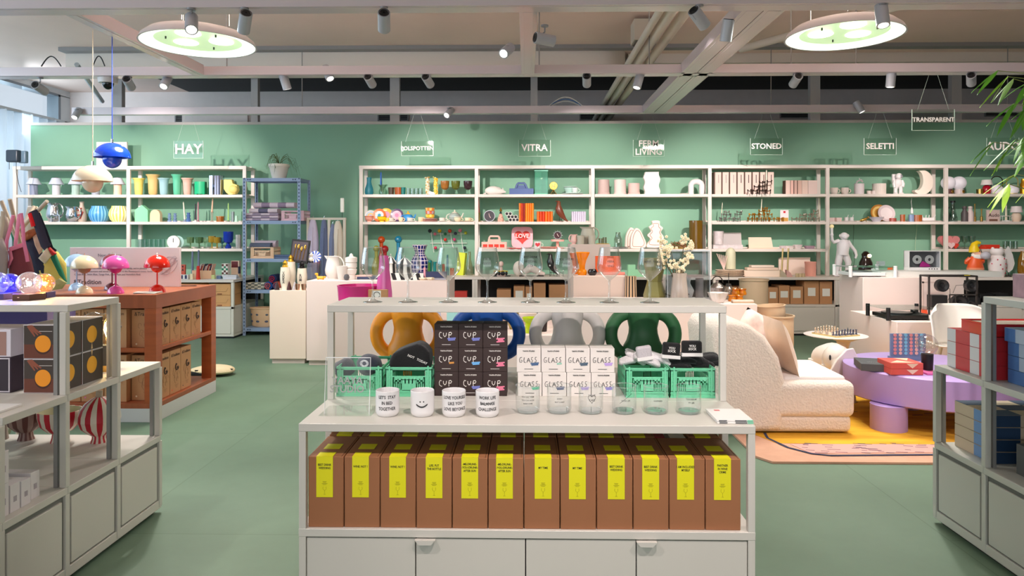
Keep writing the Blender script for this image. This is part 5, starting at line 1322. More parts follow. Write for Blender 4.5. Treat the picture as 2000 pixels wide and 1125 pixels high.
textile_crate(489,535,9.35,GZ[2],.15,(250,208,170),'peach plastic crate holding two folded cloths')
folded('folded_towel',491,531,9.46,GZ[2] + .12,13,1,(100,108,130),(96,104,128),'dark grey folded cloth in the peach crate',1,d=20)
folded('folded_towel',500,541,9.55,GZ[2] + .13,16,1,(226,206,218),(220,200,214),'pale lilac folded cloth behind the grey one',1,d=18)
folded('folded_towel',536,578,9.43,GZ[2],7,2,(104,124,158),(96,116,150),'flat slate blue cloth beside the peach crate',1)
folded('folded_towel',482,520,9.43,GZ[3],13,4,(226,216,196),(130,130,120),'loosely folded cream checked cloth on the third rack shelf',6)
for k,(px,dz,c1,c2) in enumerate(((530,0,(24,80,150),(210,90,60)),(546,0,(200,80,56),(30,70,130)),(538,13,(30,44,90),(170,30,60)))):
    t = T('rolled_towel','rolled blue and rust towel, %s of the pile of three' % ('left','right','top')[k],'towel',px,9.43,GZ[3] + dz * .0071,'rolled towels on the blue rack')
    b = t.b()
    b.lathe([(0,-18),(7.5,-18),(8,-15),(8,15),(0,15)],seg=24).xf(Matrix.Translation((0,0,8 * t.s)) @ Matrix.Rotation(pi / 2,4,'X'))
    t.part('roll',b,mat(c1,.9,bump=.4,bscale=120))
    b = t.b().tube([((1 + .5 * a) * cos(a),-18.4,8 + (1 + .5 * a) * sin(a)) for a in [j * .6 for j in range(20)]],.8,seg=5)
    t.part('spiral_edge',b,mat(c2,.9))
t = T('storage_basket','oval peach storage basket with hand holes on the lowest rack shelf','basket',517,9.48,GZ[4])
t.part('basket_body',t.b().lathe([(0,0),(21,0),(24,2),(27,34),(29,35),(29,37),(26,37),(23,4),(0,3)],seg=40,sy=.6),mat((248,204,162),.5))
b = t.b()
for r_,zc in ((0,24),(1,11)):
    for q in (-.75,-.25,.25,.75): b.ball((24.5 + r_ * -1) * sin(q * 1.3) ,-(14.6 + .4 * r_ * -1) * cos(q * 1.3) * 1.02,zc,4.5,1.0,2.2,seg=12)
t.part('hole',b,mat((90,96,120),.8))
t = T('potted_plant','white pot with long thin spider plant leaves on the blue rack','plant',545,9.51,GZ[0])
t.part('pot',t.b().lathe([(0,0),(11,0),(13,1),(18,22),(20,24),(20,29),(18.5,29),(16,24),(0,22)],seg=40),mat((240,232,220),.5))
b = t.b(); rnd = random.Random(5)
for i in range(26):
    a = rnd.uniform(0,6.28); L = rnd.uniform(18,48) * (1.0 if cos(a) > 0 else .75); up = rnd.uniform(8,24)
    pts = [(L * u * cos(a),L * u * sin(a) * .8,27 + up * 4 * u * (1 - u) * 1.1 - u * u * rnd.uniform(0,26)) for u in [j / 8 for j in range(9)]]
    b.tube(pts,[.45,.5,.55,.55,.5,.45,.35,.25,.1],seg=5,flat=.4)
t.part('leaves',b,mat((94,108,62),.6))
one('canvas','blank white square canvas standing on the left shelving behind the blue pendant','canvas',218,0,lambda b: b.box(-30,30,0,4,1,49),mat((246,240,232),.7),Y=9.92,z=LV[0] + .004)
# == long shelving, bay one
S('vase','teal glass bottle vase at the left end of the top row','vase',721,1,[(0,0),(7,0),(8.5,5),(8,12),(5,21),(4.2,26),(5,34),(4.4,34),(3.6,26),(7,10),(0,2)],gl((60,176,196),.4,.08,.45))
candle(744,1,26,(20,84,180),'dark blue candle in a clear leaf shaped holder',5,19,hm=gl((220,236,226),.6,.12))
S('candle_holder','clear branching glass holder under the blue candle','candle holder',748,1,[(0,0),(7,0),(8,8),(5,14),(10,20),(8,20),(3,12),(0,2)],gl((226,240,230),.6,.12))
for px,c,w_,lb in ((764,(110,92,70),6,'brown patterned tumbler'),(778,(216,120,60),8,'orange patterned tumbler'),(787,(40,160,150),5.5,'teal tumbler behind the orange one')):
    S('glass_tumbler',lb + ' on the top row of bay one','glass',px,1,OP(w_,14.5,.8,1),gl(c,.4,.1,.5),'patterned tumblers')
for i,px in enumerate((798,806,814,822)):
    S('glass_tumbler','small clear cut tumbler, %s from the left on the top row' % ('first','second','third','fourth')[i],'glass',px,1,OP(4,13,.5),gl((234,240,236),.6,.15),'small clear cut tumblers',seg=14)
for px,c,lb in ((835,(236,224,200),'left, paler one'),(851,(250,200,40),'right, yellow one')):
    t = T('knobbly_vase','tall knobbly candle holder covered in popcorn shapes, the ' + lb,'candle holder',px,YI,LV[1],'knobbly candle holders'); b = t.b(); rnd = random.Random(px)
    b.cyl(0,0,0,3,33,seg=12)
    for k in range(70):
        a = rnd.uniform(0,6.28); h = rnd.uniform(1,35); r = 3.4 + (1.8 if h > 32 else 0); b.ball(r * cos(a),r * sin(a),h,1.2,m=k % 2,seg=6,n=5)
    t.part('body',b,[mat(c,.4),mat((214,170,60) if px == 835 else (250,232,120),.4)])
X('price_card','small white card leaning on the knobbly candle holders','card',842,1,[('card_sheet',lambda b: b.box(-6,6,0,.4,0,6),WHITE,{'rot': (-.3,.35,0)})],Y=9.82)
for px,c,lb in ((869,(206,140,60),'amber'),(890,(130,140,50),'olive green'),(914,(78,48,54),'dark plum')):
    S('goblet',lb + ' cut glass goblet with clear stem on the top row','glass',px,1,[(3,10),(7,13),(8.3,20),(8.6,27),(8,27),(6.5,14),(0,11)],gl(c,.35,.1,.55),'cut glass goblets',seg=16,parts=(
        ('stem',lambda b: b.lathe([(0,0),(6,0),(5,1),(1.5,3),(1.5,8),(3,10),(0,10)],seg=16),gl((230,240,234),.6,.12)),))
def plate(px,k,r,cs,lb,Y=10.02,tilt=.22,grp='colourful plates leaning on the shelf',z=None):
    z = LVZ[k] if z is None else z
    t = T('plate',lb,'plate',px,Y,z,grp); n = len(cs); b = t.b(); rr = 0
    M_ = Matrix.Translation((0,0,r * t.s)) @ Matrix.Rotation(-tilt,4,'X') @ Matrix.Rotation(pi / 2,4,'X')
    prof = [(0,.8)]; ms = []
    for c,w_ in cs: rr += w_; prof.append((rr * r,.8 if rr < .7 else .8 + (rr - .7) * 3)); ms.append(cs.index((c,w_)))
    mm = list(ms)
    prof.append((r,.2)); prof.append((r * .5,-.5)); prof.append((0,-.5)); mm += [mm[-1]] * 3
    b.lathe(prof,seg=40,m=lambda j,i: mm[min(i,len(mm) - 1)]); b.xf(M_)
    t.part('plate_body',b,[mat(c,.35,coat=.3) for c,w_ in cs])
    return t
plate(724,2,11.5,[((210,190,214),.3),((236,200,120),.25),((190,210,230),.25),((240,236,230),.2)],'pastel swirl plate at the left end of the second row')
plate(741,2,13,[((40,160,190),.25),((220,236,236),.4),((240,120,50),.35)],'orange rimmed plate with pale blue centre')
plate(754,2,13.5,[((240,160,190),.55),((246,190,40),.45)],'yellow rimmed plate with pink centre',Y=10.05)
plate(775,2,13,[((214,120,160),.3),((246,176,196),.4),((86,60,100),.3)],'purple rimmed plate with pink centre')
S('bowl','pink bowl with orange rim before the plates','bowl',721,2,[(0,0),(4,0),(4,2),(7,4),(8.5,11),(7.8,11),(6,5),(0,3)],mat((238,168,148),.4),Y=9.84,parts=(('rim',lambda b: b.lathe([(8.2,9.6),(8.8,11.2),(7.8,11.2)],seg=24),mat((226,110,60),.4)),))
S('bowl','bright yellow bowl with dark rim before the plates','bowl',746,2,[(0,0),(4.5,0),(4.5,2),(8,4),(9,10),(8.2,10),(6,4.5),(0,3)],mat((246,206,20),.4),Y=9.84,parts=(('rim',lambda b: b.lathe([(8.6,9),(9.2,10.4),(8.2,10.4)],seg=24),mat((90,50,40),.4)),))
def teacup(px,k,w_,h,c,lb,hs=1,c2=None,saucer=0,Y=9.84,z=None,grp='tea cups on the second row'):
    parts = [('handle',lambda b: b.tube([(hs * (w_ * .42 + w_ * .34 * sin(a)),0,h * .52 + h * .3 * cos(a)) for a in [.1 + 2.9 * i / 8 for i in range(9)]],.8,seg=6),mat(c,.35))]
    if saucer: parts.append(('saucer',lambda b: b.lathe([(0,0),(saucer * .6,0),(saucer,1.6),(saucer,2),(0,1)],seg=28),mat(c2 or c,.35)))
    S('tea_cup',lb,'cup',px,k,[(0,.5),(w_ * .3,.5),(w_ * .36,1.4),(w_ * .47,h * .4),(w_ * .5,h),(w_ * .45,h),(w_ * .4,h * .4),(0,2)],mat(c,.35),grp,Y=Y,z=z,parts=parts)
teacup(764,2,11,8,(230,222,206),'striped cream tea cup next to the yellow bowl',saucer=9)
teacup(783,2,10,9,(250,226,190),'cream tea cup below the purple plate')
teacup(801,2,12,8,(226,224,214),'striped cream tea cup in front of the blue teapot',saucer=8)
teacup(822,2,11,9,(252,226,186),'plain cream tea cup right of the blue teapot')
S('sugar_pot','small yellow milk pot beside the yellow bowl','pot',757,2,[(0,0),(4,0),(5,4),(3.5,8),(0,8)],mat((246,190,30),.4),Y=9.83)
def teapot(px,k,r,c,lidc,lb,stripes=None,hs=-1,Y=9.92):
    t = T('teapot',lb,'teapot',px,Y,LVZ[k]); s = t.s
    prof = [(0,0),(r * .7,0),(r,r * .45),(r * 1.02,r * .8),(r * .9,r * 1.2),(r * .55,r * 1.5),(0,r * 1.52)]
    ms = [mat(c,.35,coat=.4)] + ([mat(stripes,.4)] if stripes else [])
    if stripes:
        prof = [(r * 1.02 * sin(max(.05,pi * i / 15)),r * .8 - r * .8 * cos(pi * i / 15)) for i in range(14)]
    t.part('pot_body',t.b().lathe(prof,seg=28,m=(lambda j,i: i % 2) if stripes else 0),ms)
    t.part('lid',t.b().lathe([(r * .6,r * 1.46),(r * .3,r * 1.7),(1.3,r * 1.75),(1.6,r * 2.0),(0,r * 2.1)],seg=20),mat(lidc,.35,coat=.4))
    t.part('spout',t.b().tube([(-hs * r * .8,0,r * .5),(-hs * r * 1.25,0,r * .9),(-hs * r * 1.5,0,r * 1.5)],[2.4,1.6,1.2],seg=8),mat(c,.35,coat=.4))
    t.part('handle',t.b().tube([(hs * (r * .75 + r * .65 * sin(a)),0,r * .8 + r * .55 * cos(a)) for a in [.1 + 2.9 * i / 8 for i in range(9)]],1.1,seg=6),mat(c,.35,coat=.4))
teapot(797,2,10,(60,150,214),(246,190,40),'round blue teapot with yellow lid')
teapot(888,2,11.5,(232,228,214),(232,226,206),'cream teapot with thin green stripes',stripes=(90,130,130))
t = T('plate_stack','stack of pale pink plates under the patterned bowls','plate',840,9.9,LV[2])
for k in range(3): t.part('plate',t.b().lathe([(0,2.2 * k),(9,2.2 * k),(16,2.2 * k + 1.4),(16,2.2 * k + 2),(0,2.2 * k + .8)],seg=32),mat(((232,180,170),(220,150,140),(240,196,186))[k],.4))
for k,(c1,c2) in enumerate((((244,196,50),(250,226,120)),((206,180,190),(230,120,80)),((244,140,60),(250,210,120)))):
    S('bowl','patterned small bowl, %s of the three stacked on the plates' % ('bottom','middle','top')[k],'bowl',840,2,[(0,0),(6,0),(8.5,2),(9.5,7.5),(8.8,7.5),(7,2),(0,1)],[mat(c1,.4),mat(c2,.4)],'stacked patterned bowls',z=LV[2] + .05 + .046 * k,seg=24,m=lambda j,i: (j // 2 + i) % 2)
teacup(864,2,13,8,(232,226,214),'striped cream cup right of the stacked bowls',saucer=10)
teacup(894,2,14,9,(250,230,196),'cream cup in front of the striped teapot',hs=1)
teacup(914,2,13,8,(250,232,200),'cream cup on a saucer at the end of the second row',saucer=11)
for px,top,c,lb,r,Y in ((735,484,(200,196,60),'yellow green',6,9.9),(745,466,(226,92,20),'orange',7,9.95),(752,483,(190,16,24),'deep red',7,9.8),(778,465,(30,150,190),'turquoise',7,9.9)):
    h = (541 - top); S('stopper_bottle',lb + ' glass bottle with a ball stopper','bottle',px,4,[(0,0),(8,0),(9,h * .3),(5,h * .52),(3.2,h * .62),(3.6,h - 2 * r + 1),(0,h - 2 * r + 1)],gl(c,.3,.08,.6),'glass bottles with ball stoppers',Y=Y,parts=(
        ('stopper',lambda b: b.ball(0,0,h - r,r,seg=24,n=14),gl(c,.4,.12,.55)),))
def gridvase():
    t = T('vase','large vase with dark blue tiles and white grid','vase',820,9.75,WKZ)
    prof = [(0,0),(12,0),(15,6),(17,14),(18,22),(17,30),(13,37),(9.5,42),(9.5,46),(12,52),(15,60),(14,60),(8,46),(0,40)]
    P2 = []
    for i in range(len(prof) - 1):
        a,b_ = prof[i],prof[i + 1]; P2 += [a,(a[0] + (b_[0] - a[0]) * .82,a[1] + (b_[1] - a[1]) * .82)]
    P2.append(prof[-1])
    seg = 14 * 5
    t.part('vase_body',t.b().lathe(P2,seg=seg,m=lambda j,i: 1 if (j % 5 == 0 or i % 2 == 1) else 0),[mat((30,34,110),.25,coat=.5),mat((236,222,228),.4)])
gridvase()
t = T('hook_rail','white wire wall hook rail with coloured wooden balls','coat hooks',876,10.17,zz(475,10.17))
wr = t.b(); wr.tube([(-36,0,18),(36,0,18),(36,0,0),(-36,0,0)],.6,seg=6,closed=True)
for x,dz in ((-31,-18),(-13,-10),(7,-10),(27,-18)): wr.tube([(x - 3,-1,24),(x - 1,-1,5),(x + 3,-4,dz)],.6,seg=6)
t.part('wire_frame',wr,mat((236,232,224),.4))
BALLS = [(-36,24,(20,20,22)),(-26,18,(226,110,130)),(-17,24,(248,184,20)),(-6,18,(20,110,70)),(3,24,(226,60,30)),(14,19,(40,36,70)),(23,25,(244,140,160)),(34,20,(206,200,50)),(-6,7,(226,46,36)),(12,7,(200,60,110)),(-25,-9,(214,46,86)),(32,-9,(30,36,50))]
for x,z,c in BALLS: t.part('ball',t.b().ball(x,-4,z,3.8 if z > 20 else 3.2,seg=16),mat(c,.3,coat=.4))
X('lime_vase','tall lime yellow slab vase near the bay post','vase',899,4,[('vase_body',lambda b: b.slab([(-8,-4),(6,-5),(9,4),(-6,5)],0,44),mat((214,226,60),.4),{'rot': (0,.10,0)})],Y=9.85)
S('bottle','clear bottle with white lettering at the bay end','bottle',917,4,[(0,0),(7,0),(8,6),(6,18),(3,30),(2.5,46),(2,46),(0,4)],gl((226,226,200),.5,.12,.1),Y=9.85)
X('cactus_vase','teal and green cactus shaped glass piece','ornament',849,4,[('column',lambda b: b.cyl(-9,0,0,3.2,30).tube([(0,0,4),(0,0,26),(10,0,26),(10,0,8)],3.0),gl((30,160,160),.3,.1,.6)),('green_column',lambda b: b.cyl(-10,-5,0,2.4,26),gl((80,150,60),.3,.1,.6)),('amber_foot',lambda b: b.cyl(4,-4,0,9,7),gl((226,170,40),.3,.1,.6))],Y=9.7)
X('obelisk','teal glass obelisk with orange side pieces seen through a wine glass','ornament',874,4,[('column',lambda b: b.cyl(0,0,0,3,40,r2=1.6),gl((20,120,130),.3,.1,.7)),('side_pieces',lambda b: b.cyl(-8,0,0,3,22,m=0).cyl(9,0,0,4,14,m=0),gl((206,110,60),.3,.1,.6))],Y=9.8)
X('animal_figure','smooth white curled animal figure on the top row of bay two','figurine',968,1,[('body',lambda b: b.ball(-4,0,8,17,9,9,seg=28,n=14),mat((240,234,226),.5)),('head',lambda b: b.tube([(4,-3,6),(12,-3,6.5),(20,-3,5)],[6,5,1.2],seg=14),mat((240,234,226),.5)),('ear',lambda b: b.lathe([(2.4,0),(0,5)],14,-3,9,seg=8),mat((240,234,226),.5)),('tail',lambda b: b.tube([(-20,0,3),(-24,-3,1.2)],[2,.6]),mat((240,234,226),.5))])
X('tool_box','slate blue open tool box with arched handle','box',1018,1,[('tray',lambda b: b.box(-23,24,-9,9,0,12),mat((80,104,156),.5),{'bev': .003}),('handle',lambda b: b.tube([(-11,0,11),(-8,0,20),(-6,0,22.5),(6,0,22.5),(8,0,20),(12,0,11)],2.2,seg=8,flat=.7).prism([(-10,11),(-7,19),(7,19),(11,11)],1,2.5),mat((76,98,148),.5))])
X('display_case','mint tinted tall glass case on the top row of bay two','glass case',1057,1,[('glass_walls',lambda b: b.box(-13,13,-8,-7.4,2,46).box(-13,-12.4,-8,8,2,46).box(12.4,13,-8,8,2,46),gl((150,226,200),.5,.1,.25)),('top_plate',lambda b: b.box(-13.5,13.5,-8.5,8.5,45.5,48),mat((110,200,168),.4)),('base',lambda b: b.box(-13.5,13.5,-8.5,8.5,0,2),mat((110,200,168),.4)),('inner_divider',lambda b: b.box(-1,0,-6,6,2,45.5).box(-12,0,4,5,2,45),mat((214,240,230),.5)),('inner_shelf',lambda b: b.box(-12,12,-6,6,9,10),mat((150,220,196),.5))])
X('table_clock','small gold round clock on splayed legs','clock',1081,1,[('case',lambda b: b.lathe([(0,-1.5),(7.5,-1.5),(8,0),(7.5,1.5),(0,1.5)],seg=28).xf(Matrix.Rotation(pi / 2,4,'X')),GOLD,{'loc': (0,0,.125)}),('legs',lambda b: b.tube([(0,0,10),(-6,0,0)],.8).tube([(0,0,10),(6,0,0)],.8).tube([(0,0,10),(0,5,0)],.8),BRASS),('rays',lambda b: b.tube([(-6,-1.8,17),(6,-1.8,17)],.4).tube([(0,-1.8,11),(0,-1.8,23)],.4).tube([(-4,-1.8,13),(4,-1.8,21)],.4).tube([(-4,-1.8,21),(4,-1.8,13)],.4),mat((250,226,160),.3))])
X('cake_plate','pale mint round plate on the top row of bay two','plate',1118,1,[('plate_body',lambda b: b.lathe([(0,0),(14,0),(21,2),(21,3),(0,1.4)],seg=36),mat((206,232,222),.4)),('bowl',lambda b: b.lathe([(0,2),(8,3),(13,14),(12,14),(0,5)],-4,4,0,seg=28),mat((196,226,214),.4)),('small_plate',lambda b: b.lathe([(0,14),(13,15),(13,16),(0,15)],-4,4,0,seg=28),mat((214,236,228),.4))])
teacup(1123,1,13,11,(226,240,232),'mint mug with a small heart emblem before the plates',Y=9.82,z=LV[1] + .014,grp=None)
candle(936,2,30,(240,140,126),'coral candle in a brass holder by the bay post',5,18,tilt=-.06)
def clock(px,k,r,c,lb,Y=9.95,z=None,numerals=True):
    t = T('table_clock',lb,'clock',px,Y,LVZ[k] if z is None else z)
    M_ = Matrix.Translation((0,0,(r + .5) * t.s)) @ Matrix.Rotation(-pi / 2,4,'X')
    t.part('rim',t.b().lathe([(r * .9,-1.2),(r,-1.2),(r,2.5),(0,2.5)],seg=36).xf(M_),mat((200,200,206),.3,.8))
    t.part('dial',t.b().lathe([(0,.9),(r * .9,.9)],seg=36).xf(M_),mat(c,.5))
    t.part('hands',t.b().tube([(0,-1.2,r + .5),(-1,-1.2,r * 1.5)],.6).tube([(0,-1.2,r + .5),(2.5,-1.2,r * .7)],.6),mat((246,216,214),.5))
    return t
clock(956,2,11,(74,70,78),'round dark faced table clock on the second row')
X('ornament','small cone ornament with a gold flame top','ornament',978,2,[('body',lambda b: b.lathe([(0,0),(6,0),(6.3,5),(4,12),(2,16),(0,16)],seg=16),mat((220,170,150),.5,noise=.4,nscale=60)),('neck',lambda b: b.ball(0,0,17,2.5),BLACK),('flame',lambda b: b.lathe([(0,19),(3.2,21),(0,29)],seg=6),GOLD)])
t = T('tube_rack','black and white honeycomb tube organizer','organizer',1000,YI,LV[2])
bw,bi = t.b(),t.b()
for i,(n_,x0) in enumerate(((3,-3),(3,-6),(2,-10))):
    for j in range(n_):
        cx,cz = x0 + j * 6.7 - (0),3.7 + i * 6.0
        bw.prism([(cx + 3.7 * cos(a),cz + 3.7 * sin(a)) for a in [2 * pi * q / 16 for q in range(16)]],-6,6); bi.prism([(cx + 2.7 * cos(a),cz + 2.7 * sin(a)) for a in [2 * pi * q / 16 for q in range(16)]],-6.3,-6.0)
t.part('tubes',bw,mat((226,222,216),.5)); t.part('openings',bi,BLACK)
def stripedbox(px,k,w_,h,cs,lb,Y=YI,grp='vertically striped boxes'):
    t = T('striped_box',lb,'box',px,Y,LVZ[k],grp)
    n = len(cs); b = t.b()
    for i,c in enumerate(cs):
        x0 = -w_ / 2 + w_ * i / n; cx = x0 + w_ / n / 2
        b.cyl(cx,-6,0,w_ / n / 2,h,m=i,seg=12); b.box(x0,x0 + w_ / n,-5.5,6,0,h - .1,m=i)
    t.part('box_body',b,[mat(c,.45) for c in cs])
stripedbox(1028,2,29,36,[(246,120,20),(190,50,16),(150,30,14),(248,140,20),(246,132,16),(244,120,20),(248,140,24)],'tall orange and red ribbed box on the second row')
stripedbox(1064,2,31,20,[(240,110,24),(226,72,20),(214,60,24),(246,120,20),(240,100,20),(246,120,20)],'low orange ribbed box on the second row')
stripedbox(1130,2,28,20,[(222,214,232)] * 7,'low pale lilac ribbed box at the end of the second row')
def bird(px,k,c,lb,Y=YI,z=None,h=43,hs=-1):
    t = T('wooden_bird',lb,'figurine',px,Y,LVZ[k] if z is None else z,None); q = h / 43; m_ = mat(c,.3,coat=.3)
    pts = [(-5,0,41),(-4.5,0,38),(-5,0,33),(-5,0,27),(-3,0,20),(2,0,12),(8,0,5),(13,0,.8)]
    t.part('body',t.b().tube([(x * q,y * q,z_ * q) for x,y,z_ in pts],[1.6 * q,3.6 * q,4.2 * q,6.6 * q,7.2 * q,5.4 * q,2.6 * q,1.4 * q],seg=18),m_)
    t.part('beak',t.b().tube([(-7 * q,0,40.5 * q),(-12 * q,0,39 * q)],[1.4 * q,.2 * q],seg=8),m_)
    t.part('legs',t.b().tube([(-2 * q,-1,14 * q),(-4 * q,-1,0)],.4).tube([(0 * q,1,13 * q),(2 * q,1,0)],.4),mat((40,36,34),.5))
bird(1096,2,(124,66,44),'dark walnut bird figure on wire legs, on the second row')
bird(1080,4,(24,24,26),'black bird figure on wire legs on the worktop',Y=9.7,h=46)
X('glasses_carrier','pale pink carrier holding four red glasses','carrier',965,3,[('tray',lambda b: b.box(-24,25,-9,-8,0,13).box(-24,25,8,9,0,13).box(-24,-23,-8,8,0,13).box(24,25,-8,8,0,13).box(-23,24,-8,8,0,1),mat((250,206,190),.5),{'bev': .002}),
    ('handle',lambda b: b.tube([(-11,0,12),(-9,0,22),(-7,0,24),(8,0,24),(10,0,22),(12,0,12)],2.0,seg=8,flat=.6).box(-10.5,11.5,-.5,.5,12,18),mat((250,206,190),.5)),
    ] + [('red_window',lambda b,x=x: b.box(x - 4.4,x + 4.4,-9.4,-9,2.5,8.5),mat((232,62,44),.3),{'bev': .006}) for x in (-17,-6,5,16)])
t = T('heart_tray','pink rounded square tray with a red heart and lettering','tray',1020,10.0,LV[3])
t.part('tray_body',t.b().prism([(x,z) for x,z in [(21 * (abs(cos(a)) ** .4) * (1 if cos(a) > 0 else -1),21.5 + 21 * (abs(sin(a)) ** .4) * (1 if sin(a) > 0 else -1)) for a in [2 * pi * i / 40 for i in range(40)]]],-1.5,1.5),mat((250,188,196),.4),bev=.006,rot=(-.1,0,0))
HT = [(16 * sin(a) ** 3,13 * cos(a) - 5 * cos(2 * a) - 2 * cos(3 * a) - cos(4 * a)) for a in [2 * pi * i / 40 for i in range(40)]]
t.part('printed_heart',t.b().prism([(x * .95,23 + z * .92) for x,z in HT][::-1],-2.4,-1.9),mat((226,56,44),.5),rot=(-.1,0,0))
text('LOVE',11 * t.s,mat((250,214,210),.5),t.o,(0,-.036,24 * t.s),rot=(pi / 2 - .1,0,0),bold=.03)
t = T('heart_mug','white mug with a small red heart on the third row','mug',1050,9.88,LV[3])
t.part('body',t.b().lathe(OP(7,14,.8),seg=28),WHITE); t.part('handle',t.b().tube([(6.5 + 4 * sin(a),0,7 + 4 * cos(a)) for a in [.2 + 2.7 * i / 8 for i in range(9)]],.9),mat((200,226,206),.5))
t.part('printed_heart',t.b().prism([(x * .3,8 + z * .3) for x,z in HT][::-1],-7.5,-6.9),mat((214,56,66),.5))
X('cake_stand','small pink cake stand under the dark clock','cake stand',1089,3,[('foot',lambda b: b.lathe([(0,0),(12,0),(14,2),(13,3),(3,4),(2.6,14),(0,14)],seg=28),mat((250,190,176),.4)),('plate',lambda b: b.lathe([(0,14),(13,14),(13,18),(0,17)],seg=32),mat((250,190,176),.4))])
one('plate','coral round plate before the cake stand','plate',1072,3,lambda b: b.lathe([(0,0),(12,0),(16,3),(16,4),(0,1.5)],seg=32),mat((246,170,156),.4),Y=9.85)
t = clock(1089,3,7.5,(70,30,36),'little dark red clock standing on the pink cake stand',Y=9.9,z=LV[3] + .13)
t.part('hour_beads',(lambda b: [b.ball(9 * cos(a),0,8 + 9 * sin(a),.7,seg=6,n=5) for a in [2 * pi * i / 12 for i in range(12)]] and b)(t.b()),mat((236,226,220),.4))
for i in range(2): one('coaster','red flat coaster on the third row, ' + ('left of the tray','in front of the tray')[i],'coaster',(1000,1014)[i],3,lambda b: b.lathe([(0,0),(7,0),(7,1.2),(0,1.2)],seg=24),mat((222,60,56),.5),Y=9.80)
TP,WT = mat((212,186,178),.6),mat((238,220,212),.6)
for px,w_,h,m_,lb in ((1179,12,29,TP,'taupe pot with a plain rim foot, leftmost'),(1211,12.5,29,WT,'off white pot beside the taupe one'),(1238,12,22,TP,'shorter taupe pot with a wavy lip')):
    S('planter',lb + ' on the top row of bay three','planter',px,1,[(0,0),(w_,0),(w_,3),(w_ - 1,4),(w_ - 1,h),(w_ - 2,h),(w_ - 2,4),(0,3)],m_,'pale planters',seg=36)
one('wavy_vase','tall white vase with wavy sides on the top row','vase',1272,1,lambda b: b.prism([(-14 + 1.4 * sin(i * .9),44 * i / 16) for i in range(17)] + [(15 + 1.6 * sin(i * .75),44 * i / 16) for i in range(16,-1,-1)],-6,6).prism([(6,0),(9,0),(9.5,43.5),(6.5,43.5)],-7.5,-6),mat((240,230,224),.55),bev=.004)
one('arch_vase','white arch shaped vase near the bay post','vase',1360,1,lambda b: b.tube([(-10.5,0,0),(-10.5,0,16)] + [(-10.5 * cos(a),0,18 + 7.5 * sin(a)) for a in [pi * i / 10 for i in range(11)]] + [(10.5,0,16),(10.5,0,0)],5.4,seg=16),mat((240,238,236),.5))
one('soap_dish','flat white dish left of the arch vase','dish',1336,1,lambda b: b.lathe([(0,0),(8,0),(9,2),(0,1.5)],seg=24),WT)
EG = [(-17,0),(-19,12),(-17,26),(-10,38),(-4,41),(4,36),(12,22),(17,12),(16,4),(8,0)]
def outline_vase(px,poly,k,lb,Y=9.95,groove=True):
    t = T('relief_vase',lb,'vase',px,Y,LVZ[k],None); m_ = mat((242,224,212),.6)
    n = len(poly)
    sm = []
    for i in range(n):
        p0,p1,p2,p3 = [poly[(i + q) % n] for q in (-1,0,1,2)]
        for u in (0,.25,.5,.75):
            sm.append(tuple(.5 * ((2 * p1[a]) + (-p0[a] + p2[a]) * u + (2 * p0[a] - 5 * p1[a] + 4 * p2[a] - p3[a]) * u * u + (-p0[a] + 3 * p1[a] - 3 * p2[a] + p3[a]) * u ** 3) for a in (0,1)))
    sm = [(x,max(0,z)) for x,z in sm]
    t.part('vase_body',t.b().prism(sm,-5,5),m_,bev=.01,seg=3)
    cx = sum(p[0] for p in sm) / len(sm); cz = sum(p[1] for p in sm) / len(sm)
    t.part('groove_line',t.b().tube([(cx + (x - cx) * .72,-5.3,cz + (z - cz) * .78) for x,z in sm],.5,closed=True,seg=5),mat((176,128,108),.7))
outline_vase(1236,[(x * .8,z) for x,z in EG],3,'rear one of two pale egg shaped relief vases',Y=10.02)
outline_vase(1247,[(x * .85,z * .98) for x,z in EG],3,'front one of two pale egg shaped relief vases')
outline_vase(1280,[(-7,54),(7,54),(8,46),(14,40),(10,32),(16,22),(13,12),(17,2),(-15,2),(-16,10),(-10,18),(-16,26),(-9,34),(-13,42),(-6,48)],3,'tall pale relief vase with stepped wavy outline')
S('amber_vase','tall amber glass cylinder vase by the bay post','vase',1359,3,[(0,0),(13,0),(13,55),(12,55),(12,2),(0,2)],gl((150,110,20),.35,.08,.55),seg=36)
X('plant_tray','low tray of green and rust leaves on the shelf edge','plant',1326,3,[('tray',lambda b: b.box(-22,20,-5,5,0,3),BRASS),('leaves',lambda b: [b.tube([(random.uniform(-20,18),random.uniform(-5,5),2),(random.uniform(-22,20),random.uniform(-6,6),random.uniform(7,16))],[1.6,.3],seg=5,m=random.randint(0,1)) for _ in range(60)] and b,[mat((96,104,50),.7),mat((150,96,60),.7)])],Y=9.8)
one('plate','faint clear glass plate at the left of the bay three shelf','plate',1212,3,lambda b: b.lathe([(0,0),(14,0),(17,4),(16,4),(0,1)],seg=32),gl((230,230,230),.5,.15,.1),Y=9.88)
S('glass_carafe','clear glass carafe beside the tall pedestal','carafe',1207,3,[(0,0),(8,0),(8,20),(4,26),(5,32),(4,32),(7,18),(0,2)],gl((232,236,234),.6,.12),Y=9.9)
for i in range(8):
    t = T('cushion_box','tall pale box with dark side and vertical print, %s from the left' % 'first second third fourth fifth sixth seventh eighth'.split()[i],'box',1399.5 + 14.6 * i,YI,LV[1],'tall pale boxes on the top row of bay four')
    t.part('box_body',t.b().box(-5,6.5,-9,9,0,43),mat((238,212,198),.6)); t.part('dark_side',t.b().box(-7.5,-5,-8.5,9,0,43),mat((96,70,56),.6))
    t.part('vertical_print',t.b().box(.8,2.2,-9.3,-9,22,38),mat((80,60,54) if i > 2 else (180,160,156),.6))
